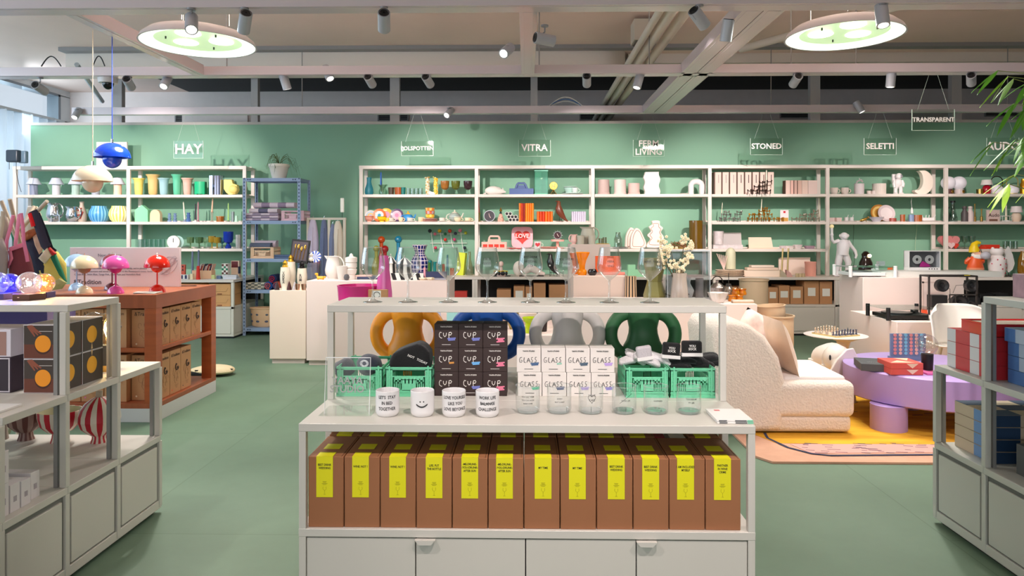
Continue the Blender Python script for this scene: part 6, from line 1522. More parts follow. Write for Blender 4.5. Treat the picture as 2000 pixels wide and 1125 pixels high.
for i,(px,w_) in enumerate(((1536,9),(1544,6),(1551,6),(1559,8),(1569,12),(1584,18))):
    t = T('gift_box','low pink beige box, %s in the row of six' % 'first second third fourth fifth sixth'.split()[i],'box',px,YI,LV[1],'low pink beige boxes on the top row of bay four')
    t.part('box_body',t.b().box(-w_ / 2 + .4,w_ / 2 - .2,-8,8,0,27),mat(((236,208,194),(228,186,170),(214,176,160),(220,182,164),(234,206,190),(240,214,204))[i],.6)); t.part('dark_side',t.b().box(-w_ / 2,-w_ / 2 + .4,-7.5,8,0,26.8),mat((110,80,66),.6))
def nodes(px,k,cells,c,lb,Y=9.85,metal=1.0):
    """stacking three-armed metal candle holders"""
    t = T('candle_sculpture',lb,'candle holder',px,Y,LVZ[k]); m_ = mat(c,.25,metal) 
    for (x,y,z) in cells:
        b = t.b()
        for q in range(3):
            a = 2 * pi * q / 3 + .5 + x
            ex,ey = x + 5.5 * cos(a),y + 5.5 * sin(a)
            b.tube([(x,y,z + 5),(ex,ey,z + 6)],.9,seg=6).tube([(ex,ey,z + 7.5),(ex,ey,z)],.8,seg=6).ball(ex,ey,z + 7.4,1.5,seg=8,n=6)
        t.part('node',b,m_)
nodes(1485,1,[(-19,0,0),(-8,2,0),(4,0,0),(4,0,8),(4,0,16),(-6,0,8),(14,0,0),(16,0,18)],(70,52,46),'dark bronze stacked candle sculpture before the tall boxes',Y=9.70,metal=.8)
candle(1497,1,26,(240,228,206),'white candle on the dark bronze sculpture',Y=9.72,z=LV[1] + .14)
nodes(1432,2,[(-22,0,0),(-13,0,0),(-2,0,0),(9,0,0),(-18,0,8),(-8,0,8),(8,0,8),(-13,0,13),(13,0,13)],(186,184,180),'silver stacked candle sculpture at the left of the second row')
nodes(1490,2,[(-26,0,0),(-16,0,0),(-6,0,0),(6,0,0),(16,0,0),(27,0,0),(36,0,0),(-21,0,8),(-10,0,8),(0,0,8),(12,0,8),(-2,0,15),(8,0,15),(4,0,20)],(226,158,50),'large gold stacked candle sculpture')
nodes(1576,2,[(-26,0,0),(-15,0,0),(-4,0,0),(8,0,0),(18,0,0),(-8,0,7),(4,0,8),(14,0,8),(16,0,15)],(212,200,186),'pale silver stacked candle sculpture at the right')
candle(1408,2,36,(240,232,206),'thin white candle at the left of the silver sculpture',tilt=.08,r=1)
candle(1485,2,44,(240,232,206),'thin white candle rising from the gold sculpture',tilt=.07,r=1.1,Y=9.87)
candle(1599,2,46,(240,232,206),'thin white candle at the right end of the second row',tilt=.01,r=1.1,Y=9.87)
X('brand_card','white standing card with a small red emblem','card',1532,2,[('card_sheet',lambda b: b.box(-8,8,-.3,.3,0,23),mat((244,232,232),.6)),('red_emblem',lambda b: b.box(-2,2,-.6,-.3,17,21),mat((206,30,44),.6)),('gold_photo',lambda b: b.box(-7,7,-.6,-.3,1,8),mat((214,160,70),.6))],Y=9.95)
MAR = mat((226,214,214),.3,noise=.12,nscale=25)
S('marble_jar','pale marble cylinder jar with a band','jar',1403,3,[(0,0),(9.5,0),(9.5,22),(10,22),(10,26),(0,26)],MAR,z=LV[3] + .06,Y=9.85)
one('marble_tray','rough edged marble tray on the third row','tray',1420,3,lambda b: b.slab([(-29,-7),(-20,-9),(0,-8),(28,-9),(30,0),(26,8),(-28,8)],0,8),MAR,Y=9.86,bev=.004)
one('marble_board','leaning pale grey marble board behind the jar','board',1420,3,lambda b: b.prism([(-28,0),(29,0),(27,31),(-28,31)],0,1.5),mat((214,206,204),.35),Y=10.03)
one('serving_board','leaning cream stone board on the third row','board',1485,3,lambda b: b.prism([(-22,0),(25,0),(21,22),(-23,22)],0,2),mat((244,220,196),.5),Y=9.98)
one('serving_board','flat cream stone slab before the leaning board','board',1495,3,lambda b: b.box(-35,22,-5,4,0,1.5),mat((240,212,188),.5),Y=9.84)
for i,(px,w_,h,c) in enumerate(((1529,7,6,(222,206,206)),(1541,10,6,(240,226,222)),(1558,9,8,(236,222,220)),(1581,11,6,(190,160,176)))):
    one('marble_dish','small pale marble dish, %s from the stone boards' % ('first','second','third','fourth, mauve,')[i],'dish',px,3,lambda b: b.lathe([(0,0),(w_ * .7,0),(w_,h),(w_ - 1,h),(0,1)],seg=20),mat(c,.35,noise=.1,nscale=40),'small marble dishes',Y=9.86)
for px,lb in ((1629,'left one of the pair'),(1650,'right one of the pair')): teacup(px,1,15,13,(240,226,216),'white crumpled coffee cup, ' + lb,Y=9.9,grp='white crumpled cups')
X('tin','white peeled open tin can ornament','tin',1678,1,[('body',lambda b: b.cyl(0,0,0,9,21,seg=28),mat((236,224,224),.45)),('peeled_lid',lambda b: b.tube([(-6,0,21),(-3,0,26),(4,0,28),(7,0,24)],[2,3,3.4,2],seg=8,flat=.5).tube([(2,0,28),(0,0,32)],.7),mat((236,224,224),.45))])
for px,w_,lb in ((1697,4,'left'),(1707,5,'right')): S('small_pot','tiny white pot with a crimped rim, the %s one' % lb,'pot',px,1,OP(w_,7,.8),mat((238,224,216),.5),'tiny white pots')
S('fluted_tin','white fluted wide tin on the top row of bay five','tin',1717,1,[(0,0),(12,0),(12,21),(10.5,21),(10.5,3),(0,3)],mat((240,226,214),.5),seg=48,wob=lambda a: 1 + .02 * cos(24 * a))
WPO = mat((240,234,232),.4)
X('astronaut','white astronaut figurine on the top row','figurine',1754,1,[('body',lambda b: b.tube([(-5,0,0),(-5,0,10),(-3.5,0,17)],[3.6,3.6,4],seg=12).tube([(5,0,0),(5,0,10),(3.5,0,17)],[3.6,3.6,4],seg=12).ball(0,0,22,8,6,9).tube([(-7,0,27),(-9,-2,20),(-8,-3,13)],[3,3,2.4]).tube([(7,0,27),(9,-2,20),(7,-4,14)],[3,3,2.4]).ball(-6,-2,1.5,4,5,2).ball(6,-2,1.5,4,5,2),WPO),('helmet',lambda b: b.ball(1,-1,35,6.5,6,6.5),WPO),('visor',lambda b: b.ball(2.5,-4,35,4.2,3.4,4),mat((206,204,210),.2,.6)),('backpack',lambda b: b.box(-9,4,3,8,22,40),WPO,{'bev': .008})])
MO = [(18 * cos(a) * 1.2 - 1,23 + 24 * sin(a)) for a in [-2.35 + 3.75 * i / 20 for i in range(21)]]
MI = [(9 * cos(a) * 1.25 - 10,27 + 19 * sin(a)) for a in [1.35 - 3.2 * i / 16 for i in range(17)]]
one('moon_sculpture','white crescent moon sculpture standing on the top row','ornament',1799,1,lambda b: b.prism(MO + MI,-6,6),mat((240,226,210),.5),bev=.004)
for i,px in enumerate((1623,1637)): S('crimped_jar','white jar with a crimped rim, the %s one' % ('left','right')[i],'jar',px,2,OP(7,8,.8,1),mat((240,216,210),.5),'white crimped jars',seg=16,wob=lambda a: 1 + .04 * cos(8 * a))
for i,px in enumerate((1653,1663)): X('spoon_pot','small white cup with a spoon on the oval tray, %s one' % ('left','right')[i],'cup',px,2,[('body',lambda b: b.lathe(OP(4,7,.6),seg=18),WPO),('spoon',lambda b: b.tube([(1,0,3),(4,0,12)],.6),WPO)],'small white cups with spoons',z=LV[2] + .012)
one('oval_tray','thin white oval tray under the two spoon cups','tray',1659,2,lambda b: b.lathe([(0,0),(12,0),(15,1.4),(0,1)],seg=28,sy=.5),WPO)
X('squirrel','small gold squirrel figurine','figurine',1688,2,[('body',lambda b: b.tube([(-7,0,2),(-1,0,4),(5,0,7)],[2.4,2.8,2],seg=10).ball(8,0,8.5,2.4),GOLD),('tail',lambda b: b.tube([(-7,0,3),(-9,0,1)],[1.6,.6]),GOLD),('legs',lambda b: b.tube([(-5,0,3),(-6,0,0)],.7).tube([(3,0,5),(4,0,0)],.7),GOLD)])
plate(1717,2,17,[((196,140,50),.55),((226,190,110),.25),((180,120,40),.2)],'ornate gold plate leaning behind the bowl',Y=10.02,grp='leaning ornate plates')
plate(1731,2,16.5,[((236,222,220),.7),((214,196,196),.3)],'ornate white plate overlapping the gold one',Y=9.96,grp='leaning ornate plates')
S('bowl','white bowl before the ornate plates','bowl',1712,2,[(0,0),(6,0),(13,8),(14,9),(12,8.5),(0,2)],mat((236,228,240),.4),Y=9.84)
for px,w_,h,c,lb in ((1744,6,7,(214,110,90),'low coral glass dish'),(1763,4.5,14,(214,120,60),'rust striped small glass'),(1780,5,14,(170,190,226),'pale blue cup below the hanging lamp cord'),(1792,8,13,(210,120,50),'wide amber glass cup')):
    S('small_glass',lb + ' on the second row of bay five','glass',px,2,OP(w_,h,.7),gl(c,.35,.1,.55))
X('utensil_tray','white rectangular dish with hand shaped spoons','dish',1814,2,[('dish',lambda b: b.box(-14,10,-4,4,1.5,8),WPO,{'bev': .01}),('plate',lambda b: b.lathe([(0,0),(15,0),(19,1.6),(0,1)],seg=28,sy=.5),WPO),('spoons',lambda b: b.tube([(-11,0,5),(-13,0,13)],.8).tube([(-6,0,5),(-5,0,13)],.8).tube([(0,0,5),(1,0,13)],.8).tube([(8,0,5),(13,0,13)],.8),WPO)])
X('pendant_socket','white lamp socket hanging on a cord below the top row','lamp',1781,2,[('socket',lambda b: b.cyl(0,0,16,2.4,8).cyl(0,0,22,1.4,5),WPO),('cord',lambda b: b.tube([(0,0,27),(-1.5,0,38),(0,0,47)],.35,seg=5),WPO)])
for px,k0,c,lb in ((1667,'dark',(50,66,50),'thin dark cable running down the wall behind the monkey'),(1786,'pale',(190,206,170),'thin pale cable hanging from the second row')):
    t = T('cable',lb,'cable',px,10.12,WKZ + .02); n = 12
    t.part('wire',t.b().tube([(2.5 * sin(i * .9) * (i / n) + (0 if px < 1700 else (n - i) * .4),0,104 * (1 - i / n)) for i in range(n + 1)],.4,seg=5),mat(c,.6))
    if px < 1700: t.part('switch',t.b().cbox(2,-1,38,4,2,8),BLACK)
for px,r,c,lb in ((1852,13,(232,226,232),'left globe lamp with dark foot, cut by the bay post'),(1873,13,(236,230,234),'right globe lamp with brass dial')):
    S('globe_lamp',lb + ' on the top row','table lamp',px,1,[(0,0),(8,0),(8,10),(0,10)],mat((96,60,56) if px < 1860 else (226,214,210),.4),'globe table lamps',parts=(('globe',lambda b: b.ball(0,0,22,13,seg=28,n=16),mat((236,230,236),.35,emit=.15)),('dial',lambda b: b.ball(4,-7.4,5,3,1.2,3),GOLD)))
one('charging_disc','thin white disc right of the globe lamps','disc',1891,1,lambda b: b.lathe([(0,0),(10,0),(9,1.6),(0,2)],seg=24),WPO)
S('brass_cup','short brass cup beside the red lamp','cup',1914,1,OP(6,10,.6),BRASS)
S('lantern_lamp','small lamp with a white shade and glossy red body','table lamp',1927,1,[(0,0),(6,0),(7.5,4),(8,10),(6,16),(3,18),(0,18)],mat((180,16,40),.2,coat=.7),parts=(('shade',lambda b: b.lathe([(10.5,18),(8,28),(0,28)],seg=28),mat((240,232,226),.5)),))
def handle_lamp(px,c,lb,bc):
    X('handle_lamp',lb,'table lamp',px,1,[('base',lambda b: b.lathe([(0,0),(9,0),(9,3),(0,3)],seg=24),mat(bc,.3,.6)),('globe',lambda b: b.lathe([(9,2),(11,6),(11,11),(8,16),(3,18.5),(0,19)],seg=28),mat((240,234,238),.35,emit=.12)),('handle',lambda b: b.tube([(-11,0,4),(-11,0,26)] + [(-11 * cos(a),0,26 + 9 * sin(a)) for a in [pi * i / 8 for i in range(1,8)]] + [(11,0,26),(11,0,4)],.9,seg=8),mat(c,.35,.6))],'lanterns with tall handles')
handle_lamp(1947,(60,40,30),'dome lantern with a dark leather handle',(180,160,150)); handle_lamp(1977,(200,180,110),'dome lantern with a brass handle',(206,180,110))
S('gold_bottle','gold bottle at the right edge of the top row','bottle',1999,1,[(0,0),(6,0),(6,20),(4,23),(4,30),(0,30)],mat((214,150,40),.3,.8))
for px,h,lb in ((1849,30,'shorter'),(1861,42,'taller')): S('carafe',lb + ' clear carafe with a black stopper','carafe',px,2,[(0,0),(8,0),(8,8),(3.2,20),(3.4,h - 4),(3,h - 4),(7,8),(0,1)],gl((220,232,228),.6,.14),'carafes with black stoppers',parts=(('stopper',lambda b: b.cyl(0,0,h - 5,4.5,4),BLACK),))
for px,c,lb in ((1884,(92,84,84),'dark grey'),(1895,(226,208,204),'pale pink')): S('grinder',lb + ' bottle shaped grinder','grinder',px,2,[(0,0),(6,0),(6,17),(3.6,22),(3.6,26),(4.2,27),(3.6,30),(0,30.5)],mat(c,.5),'bottle shaped grinders')
for px,h,lb in ((1904,35,'taller'),(1917,25,'shorter')): S('candle_holder',lb + ' slim brass candle holder','candle holder',px,2,[(0,0),(2.4,0),(2.4,10),(1,11),(1,h - 6),(1.6,h),(0,h)],BRASS,'slim brass candle holders')
t = X('brand_card','pink beige card lettered Audo','card',1939.5,2,[('card_block',lambda b: b.box(-12.5,12.5,-1,2,0,23),mat((222,198,190),.6)),('photo',lambda b: b.box(-8,8,-1.3,-1,1,5),mat((120,84,66),.6))])
text('Audo',9.5 * t.s,mat((90,66,60),.6),t.o,(1 * t.s,-1.3 * t.s,12.5 * t.s),bold=.01)
X('cube_candle_holder','white square frame candle holder with a cream candle','candle holder',1965,2,[('frame',lambda b: b.tube([(-9,-3,.6),(9,-3,.6),(9,-3,11),(-9,-3,11)],.8,seg=4,closed=True).tube([(-9,3,.6),(9,3,.6),(9,3,11),(-9,3,11)],.8,seg=4,closed=True).tube([(-9,-3,11),(-9,3,11)],.8).tube([(9,-3,11),(9,3,11)],.8).cbox(0,0,0,6,6,3),WHITE),('candle_stick',lambda b: b.cyl(0,0,3,2,36,r2=1),mat((240,226,200),.5))])
S('table_lamp','small lamp with a white shade and cream ribbed body','table lamp',1985,2,[(0,0),(6,0),(8.5,6),(8.5,12),(6,17),(0,18)],mat((232,208,184),.5),parts=(('shade',lambda b: b.lathe([(10.5,18),(8.5,30),(0,30)],seg=28),mat((238,226,224),.5)),))
def heart(px,k,r,c,lb,Y=9.85,z=None):
    t = T('heart_vase',lb,'ornament',px,Y,LVZ[k] if z is None else z,'heart shaped ornaments')
    t.part('heart_body',t.b().prism([(x * r / 16,(z_ + 17) * r / 16) for x,z_ in HT][::-1],-r * .3,r * .3),mat(c,.4,coat=.3),bev=r * .0014,seg=3)
heart(1847,3,14,(232,140,140),'rear pink heart vase behind the bay post',Y=9.95); heart(1858,3,14,(236,150,150),'pink heart vase right of the bay post',Y=9.88)
heart(1857,3,7,(244,206,206),'small pale pink heart in front',Y=9.79); heart(1866,3,6,(226,60,50),'tiny red heart beside the pale one',Y=9.82)
for i,px in enumerate((1870,1884,1898)): S('wine_glass','clear glass with a short stem, %s of three on the third row' % ('left','middle','right')[i],'glass',px,3,[(0,0),(5,0),(1,1.5),(1,9),(6,14),(6.5,25),(6,25),(5,14),(0,10)],gl((226,236,230),.6,.16),'three clear short glasses')
for i,px in enumerate((1963,1973,1983)): S('glass_tumbler','low clear tumbler, %s of three at the right of the third row' % ('left','middle','right')[i],'glass',px,3,OP(4.4,15,.5),gl((226,236,230),.6,.16),'three low clear tumblers',seg=14)
for i,(w_,z_) in enumerate(((19,0),(16,4))): one('red_tray','red lacquered dish, %s of the two' % ('lower','upper')[i],'dish',1933,3,lambda b: b.slab([(-w_,-5),(w_,-5),(w_ - 1,5),(-w_ + 1,5)],z_,z_ + 4),mat((226,56,30),.35,coat=.3),z=LV[3] + .001)
one('red_block','small red wedge before the lacquered dishes','box',1920,3,lambda b: b.prism([(-6,0),(6,0),(2,7),(-4,6)],-3,3),mat((230,70,40),.4),Y=9.80)
# == hanging acrylic signs
def sign(px,py,wpx,hpx,msg,Y,size,lb,dy=0,zt=None):
    s = dep(px,Y) / F; o = empty('hanging_sign',tuple(P(px,py,Y)),lb,'sign',None)
    W,Hh = wpx * s / 2,hpx * s / 2
    B().box(-W,W,0,.006,-Hh,Hh).make('acrylic_sheet',glass((238,244,240),.35,.03),o)
    e = B()
    for x in (-W,W): e.box(x - .002,x + .002,-.001,.007,-Hh,Hh)
    e.box(-W,W,-.001,.007,-Hh - .002,-Hh + .001)
    e.make('sheet_edge',mat((206,226,212),.3),o)
    text(msg,size * s,mat((248,240,234),.6),o,(0,-.003,dy * s),bold=.018,ext=.002,line=.95)
    top = ((zt or 2.94) - P(px,py,Y).z)
    B().tube([(-W * .75,.003,Hh - .01),(-W * .2,.003,top)],.0016,seg=5).tube([(W * .75,.003,Hh - .01),(W * .2,.003,top)],.0016,seg=5).make('wire',mat((190,206,194),.4),o)
sign(368,292,58,34,'HAY',9.28,27,'hanging acrylic sign lettered HAY')
sign(815,290,62,28,'POLSPOTTEN',9.28,10.6,'hanging acrylic sign lettered POLSPOTTEN')
sign(1044,289,62,32,'VITRA',9.28,18.5,'hanging acrylic sign lettered VITRA')
sign(1267,289,60,32,'FERM\nLIVING',9.28,17,'hanging acrylic sign lettered FERM LIVING',0)
sign(1497,286,62,32,'STONED',9.28,15,'hanging acrylic sign lettered STONED')
sign(1719,286,62,32,'SELETTI',9.28,16,'hanging acrylic sign lettered SELETTI')
sign(1823,234,82,41,'TRANSPARENT',7.05,12,'hanging acrylic sign lettered TRANSPARENT, nearest and highest of the signs')
sign(1959,286,62,34,'AUDO',9.28,22,'hanging acrylic sign lettered AUDO behind the bamboo')
# == goods on the pedestals
ZA = zz(568,7.34); ZB = zz(549,7.25); GS = dict(z=ZB,Y=7.45)
def Sx(name,label,cat,px,Y,z,prof,mt,**k): return S(name,label,cat,px,4,prof,mt,Y=Y,z=z,**k)
def Xx(name,label,cat,px,Y,z,parts,**k): return X(name,label,cat,px,4,parts,Y=Y,z=z,**k)
CRW = mat((238,226,208),.35,coat=.4)
for px,h,c,word,lb,Y in ((557,44,(214,170,60),'V\nO\nD\nK\nA','cream ceramic bottle lettered VODKA with a gold pineapple stopper',7.44),(568,52,(214,170,60),'G\nI\nN','tall cream ceramic bottle behind VODKA with a gold stopper',7.6),(590,40,(30,28,30),'R\nU\nM','cream ceramic bottle lettered RUM with a black stopper',7.56)):
    t = Sx('ceramic_bottle',lb,'bottle',px,Y,ZA,[(0,0),(8,0),(8,2),(7,4),(9.5,h * .35),(10,h * .6),(8.4,h),(0,h)],CRW,group='cream spirit bottles',seg=28,parts=(('stopper',lambda b: b.lathe([(5,h),(6,h + 2),(4,h + 5),(5,h + 8),(2,h + 13),(0,h + 14)],seg=10),mat(c,.2,.9)),))
    text(word,6.5 * t.s,mat((60,56,60),.6),t.o,(0,-10.3 * t.s,h * .55 * t.s),bold=.01,line=.72)
for px,c,lb in ((541,(60,40,44),'dark'),(565,(74,40,40),'dark brown'),(576,(190,176,176),'grey')): Sx('cone_ornament','small %s cone tree ornament beside the spirit bottles' % lb,'ornament',px,7.40,ZA,[(0,0),(5,0),(4.4,5),(2.4,12),(0,18)],mat(c,.3,.4,noise=.3,nscale=60),seg=12)
for i,px in enumerate((581,593)): Sx('metal_cup','small mirrored copper cup, the %s of two' % ('left','right')[i],'cup',px,7.38,ZA,OP(4.6,12,.7,.6),mat((236,196,170),.12,1.0),group='mirrored copper cups')
t = Xx('cutlery_box','black box with four gold spoons and forks, leaning open on a glass riser','box',582,7.62,zz(514,7.62),[('tray',lambda b: b.box(-18,18,0,5,0,46),BLACK,{'bev': .003,'rot': (-.12,.10,0)}),('lining',lambda b: b.box(-15,15,-.4,0,5,42),mat((84,74,82),.8),{'rot': (-.12,.10,0)})])
for i,x in enumerate((-10,-4,2.5,9)):
    b = t.b().tube([(x - .5,-1,7),(x + .8,-1,30)],.7,seg=6); b.ball(x + 1.2,-1.2,32 - (i == 2) * 4,2.4 if i else 1.4,.8,5,m=0,seg=10)
    t.part('gold_utensil',b,GOLD,rot=(-.12,.10,0))
Xx('glass_riser','clear glass riser box carrying figures at the edge of the low pedestal','riser',590,7.66,ZA,[('glass_walls',lambda b: b.box(-36,36,-.6,0,0,53).box(-36,36,9,9.6,0,53).box(-36,-35.4,0,9,0,53).box(35.4,36,0,9,0,53).box(-36,36,-.6,9.6,53,53.8),gl((238,242,244),.4,.08))])
for px,lb in ((599,'left'),(608,'right')):
    Xx('bear_figure','small black and white bear figurine, the %s one' % lb,'figurine',px,7.66,zz(514,7.62),[('body',lambda b: b.ball(0,0,7,4.4,4,5).ball(0,0,15,4,3.6,3.6),CRW),('black_parts',lambda b: b.ball(-3,0,18,1.4).ball(3,0,18,1.4).ball(-2.4,-1,2,2,2,2.2).ball(2.4,-1,2,2,2,2.2).ball(-1.4,-3.4,15.4,.8).ball(1.4,-3.4,15.4,.8),BLACK)],group='black and white bear figurines')
t = T('striped_plate','round blue and white radial striped plate standing by the bears','plate',616,7.66,zz(514,7.62))
t.part('plate_body',t.b().lathe([(0,1),(11,1),(11.5,0),(0,0)],seg=40,m=lambda j,i: (j // 2) % 2).xf(Matrix.Translation((0,0,12 * t.s)) @ Matrix.Rotation(pi / 2,4,'X')),[mat((70,100,200),.4),WHITE])
b = Xx('dog_figure','small yellow balloon dog figurine','figurine',626,7.42,ZB,[('body',lambda b: b.tube([(-6,0,4),(6,0,4)],3,seg=10).ball(-8,0,11,3.4,2.6,2.6).tube([(-6,0,5),(-7,0,10)],2).ball(8,0,5,2.4).ball(-5,0,1.6,2,3,1.6).ball(5,0,1.6,2,3,1.6),mat((244,176,40),.3,coat=.4))])
WC = mat((240,232,226),.3,coat=.5)
pitcher(650,4,30,45,'white ribbed ceramic pitcher on the blush pedestal',WC,Y=7.5,z=ZB)
Sx('bowl','white deep ceramic bowl beside the pitcher','bowl',668,7.42,ZB,[(0,0),(6,0),(8,3),(11,22),(12,27),(10.5,27),(8,6),(0,3)],WC)
Sx('stacked_jar','white stack of ribbed cups with a domed lid','jar',686,7.46,ZB,[(0,0),(8,0),(9,2),(8,10),(9.5,11),(11,20),(9,22),(11,24),(11,32),(9,33),(11.5,34),(11.5,43),(4,45),(3.5,48),(1,51),(0,51)],WC)
Sx('ball_ornament','small dark grey ribbed ball','ornament',677,7.33,ZB,[(0,0),(4,1),(5.6,6),(4,11),(1.5,12),(0,12)],mat((92,90,94),.5))
for i,(px,w_,c,h) in enumerate(((712,16,(232,190,180),3),(717,18,(50,62,96),5),(735,20,(60,70,104),5))):
    one('book','flat %s book on the blush pedestal near the white jar' % ('pink','navy','second navy')[i],'book',px,4,lambda b: b.box(-w_,w_,-8,6,0,h),mat(c,.6),Y=7.5 + .0 * i,z=ZB + (.03 if i == 0 else .002 * i),bev=.001)
for px,r,h,lb,Y in ((763,13,44,'left',7.62),(790,16,40,'right',7.72)):
    Sx('carousel_jar','black and white striped tent shaped jar, the %s one' % lb,'jar',px,Y,ZB,[(0,0),(r,0),(r * .92,h * .2),(r * .8,h * .65),(r * 1.05,h * .68),(r * .4,h * .92),(1,h * 1.0),(1.2,h * 1.08),(0,h * 1.1)],[BLACK,WHITE],group='striped tent shaped jars',seg=24,m=lambda j,i: (j // 2) % 2)
Xx('striped_box','lying box with slanted black and white stripes and a pink edge','box',800,7.42,ZB,[('box_body',lambda b: [b.prism([(-32 + 8 * i,0),(-24 + 8 * i,0),(-28 + 8 * i,13),(-36 + 8 * i,13)],-5,5,m=i % 2) for i in range(8)] and b,[BLACK,WHITE]),('pink_edge',lambda b: b.box(28,31,-5,5,0,24),mat((240,160,180),.5))])
one('book','large navy book lying under the flower shaped lids','book',862,4,lambda b: b.box(-40,10,-8,8,0,12),mat((54,62,100),.6),Y=7.75,z=ZB,bev=.002)
for i,px in enumerate((826,840)): Sx('flower_dish','small cream flower shaped dish, the %s one' % ('left','right')[i],'dish',px,7.40,ZB,[(0,0),(5,0),(8,3),(7,5),(0,3)],mat((244,228,200),.4),group='cream flower shaped dishes',wob=lambda a: 1 + .12 * cos(6 * a))
one('silver_case','flat silver case at the right end of the blush pedestal','case',861,4,lambda b: b.box(-12,10,-5,5,0,3.4),mat((176,176,190),.3,.8),Y=7.45,z=ZB)
ZG = .742
pedestal(652,772,6.2,6.72,ZG,'blush pedestal carrying the big pink glass vase, behind the first wine glass')
PKG = gl((226,60,150),.35,.06,.75)
Sx('bowl','large magenta glass bowl behind the top shelf','bowl',702,6.42,ZG,[(0,0),(34,0),(40,4),(42,30),(43,33),(40,33),(38,6),(0,3)],PKG,seg=56)
Sx('vase','tall pink frosted glass bottle vase behind the first wine glass','vase',750,6.35,ZG,[(0,0),(13,0),(16,6),(15.5,22),(10,70),(8.5,92),(7.2,92),(9,66),(0,6)],gl((240,120,200),.35,.08,.62),seg=40) 
Xx('kraft_case','kraft cardboard case with a printed white field, in front of the bowl','box',738,6.24,ZG,[('box_body',lambda b: b.box(-19,19,0,8,0,28),KRAFT,{'bev': .002}),('white_field',lambda b: b.box(-10,6,-.2,0,2,26),WHITE),('ring_print',lambda b: b.tube([(-2 + 6 * cos(a),-.4,18 + 6 * sin(a)) for a in [i * .5 for i in range(13)]],.5),ink)])
ZL = zz(612,6.75); ZL0 = zz(655,6.1)
one('glass_block','pale turquoise box on the pink display seen below the top shelf','box',895,4,lambda b: b.box(-22,24,-4,4,0,38),mat((170,224,224),.4),Y=6.3,z=ZL0)
one('glass_block','pale lilac slanted block beside the orange vase','box',852,4,lambda b: b.prism([(-8,0),(12,0),(8,40),(-6,40)],-4,4),mat((206,206,236),.4),Y=6.3,z=ZL0)
YG = gl((204,226,20),.3,.06,.7)
Sx('vase','small yellow green glass vase with a wide flat rim','vase',1035,6.25,ZL0,[(0,0),(9,0),(9,20),(12,23),(15,30),(14,31),(8,22),(0,3)],YG)
Sx('vase','larger yellow green glass vase behind the dark one','vase',1058,6.6,ZL0 + .001,[(0,0),(8,0),(8,34),(22,42),(21,43),(7,36),(0,3)],YG) 
Sx('vase','dark speckled flared vase between the yellow green ones','vase',1062,6.35,ZL0,[(0,0),(6,0),(7,18),(14,36),(13,37),(0,18)],mat((46,32,34),.4,noise=.4,nscale=70))
Sx('vase','amber and clear ribbed glass vase half hidden by the blue vase','vase',1003,6.5,ZL0,[(0,0),(7,0),(12,14),(9,34),(14,48),(13,48),(0,12)],gl((196,170,60),.5,.15,.4),seg=20,wob=lambda a: 1 + .06 * cos(10 * a))
ZD = zz(477,7.55); ZE = zz(539,7.0); ZF = zz(593,6.3)
MJ = mat((200,194,178),.5)
pitcher(1148,4,30,33,'tall grey beige jug with a long handle on the tall pedestal',MJ,Y=7.75,z=ZD)
pitcher(1121,4,13,19,'small pink jug at the left of the tall pedestal',mat((248,200,192),.4),hs=-1,Y=7.65,z=ZD)
for i,px in enumerate((1134,1156)): Sx('tumbler','grey beige ribbed tumbler, %s of the jug' % ('left','right')[i],'cup',px,7.62,ZD,OP(7,17,.8,.5),MJ,group='grey beige tumblers')
Xx('brass_tray','small brass tray with clear glasses on the tall pedestal','tray',1177,7.64,ZD,[('tray',lambda b: b.box(-12,12,-4,4,0,1.4),BRASS),('glasses',lambda b: b.lathe(OP(4,10,.4),-4,0,1.4,12).lathe(OP(4,12,.4),4,0,1.4,12),gl((230,226,214),.6,.15))])
Sx('vase','bright orange and yellow glass vase with a ball foot','vase',1137,7.15,ZE,[(0,0),(8,0),(9.5,5),(8,10),(5.5,12),(6,20),(8.5,30),(15,44),(14,45),(7,30),(0,12)],gl((255,150,10),.3,.06,.78),seg=36)
Sx('vase','orange flared glass vase behind the bright one','vase',1124,7.35,ZE,[(0,0),(7,0),(5,14),(7,28),(12,40),(11,41),(0,12)],gl((250,130,30),.3,.08,.6))
Sx('bowl','small glossy black round bowl beside the orange vase','bowl',1157,7.12,ZE,[(0,0),(6,0),(9,4),(9.5,8),(7,12),(6,11),(8,7),(0,3)],mat((18,16,24),.12,coat=.6))
one('orange_box','bright orange flat box standing behind the seventh wine glass','box',1188,4,lambda b: b.box(-25,24,0,5,0,31),mat((244,96,34),.5),Y=7.2,z=ZE + .03)
one('coral_cushion','pink coral low lid under the orange box','box',1195,4,lambda b: b.box(-18,26,0,8,0,5.5),mat((244,150,136),.6),Y=7.18,z=ZE,bev=.006)
OG = mat((122,118,66),.4,coat=.2)
Xx('vase','large olive green facetted vase with folded sides','vase',1279,6.55,ZF,[('vase_body',lambda b: b.lathe([(0,0),(20,0),(21,12),(14,38),(18,62),(23,84),(21,84),(14,60),(0,40)],seg=9,wob=lambda a: 1 + .10 * sin(3 * a)),OG,{'ang': 10})]) 
Xx('display_case','clear acrylic case at the right of the top shelf','glass case',1344,6.5,ZF,[('acrylic_walls',lambda b: b.box(-42,40,-10,-9.5,0,100).box(-42,-41.5,-10,10,0,100).box(39.5,40,-10,10,0,100).box(-42,40,9.5,10,0,100).box(-42,40,-10,10,99,100),gl((240,244,246),.3,.05)),('edges',lambda b: b.box(-42,40,-10.3,-9.5,99,101).box(-42.4,-41.4,-10.3,-9.5,0,100).box(39.4,40.4,-10.3,-9.5,0,100),mat((206,214,222),.3))])
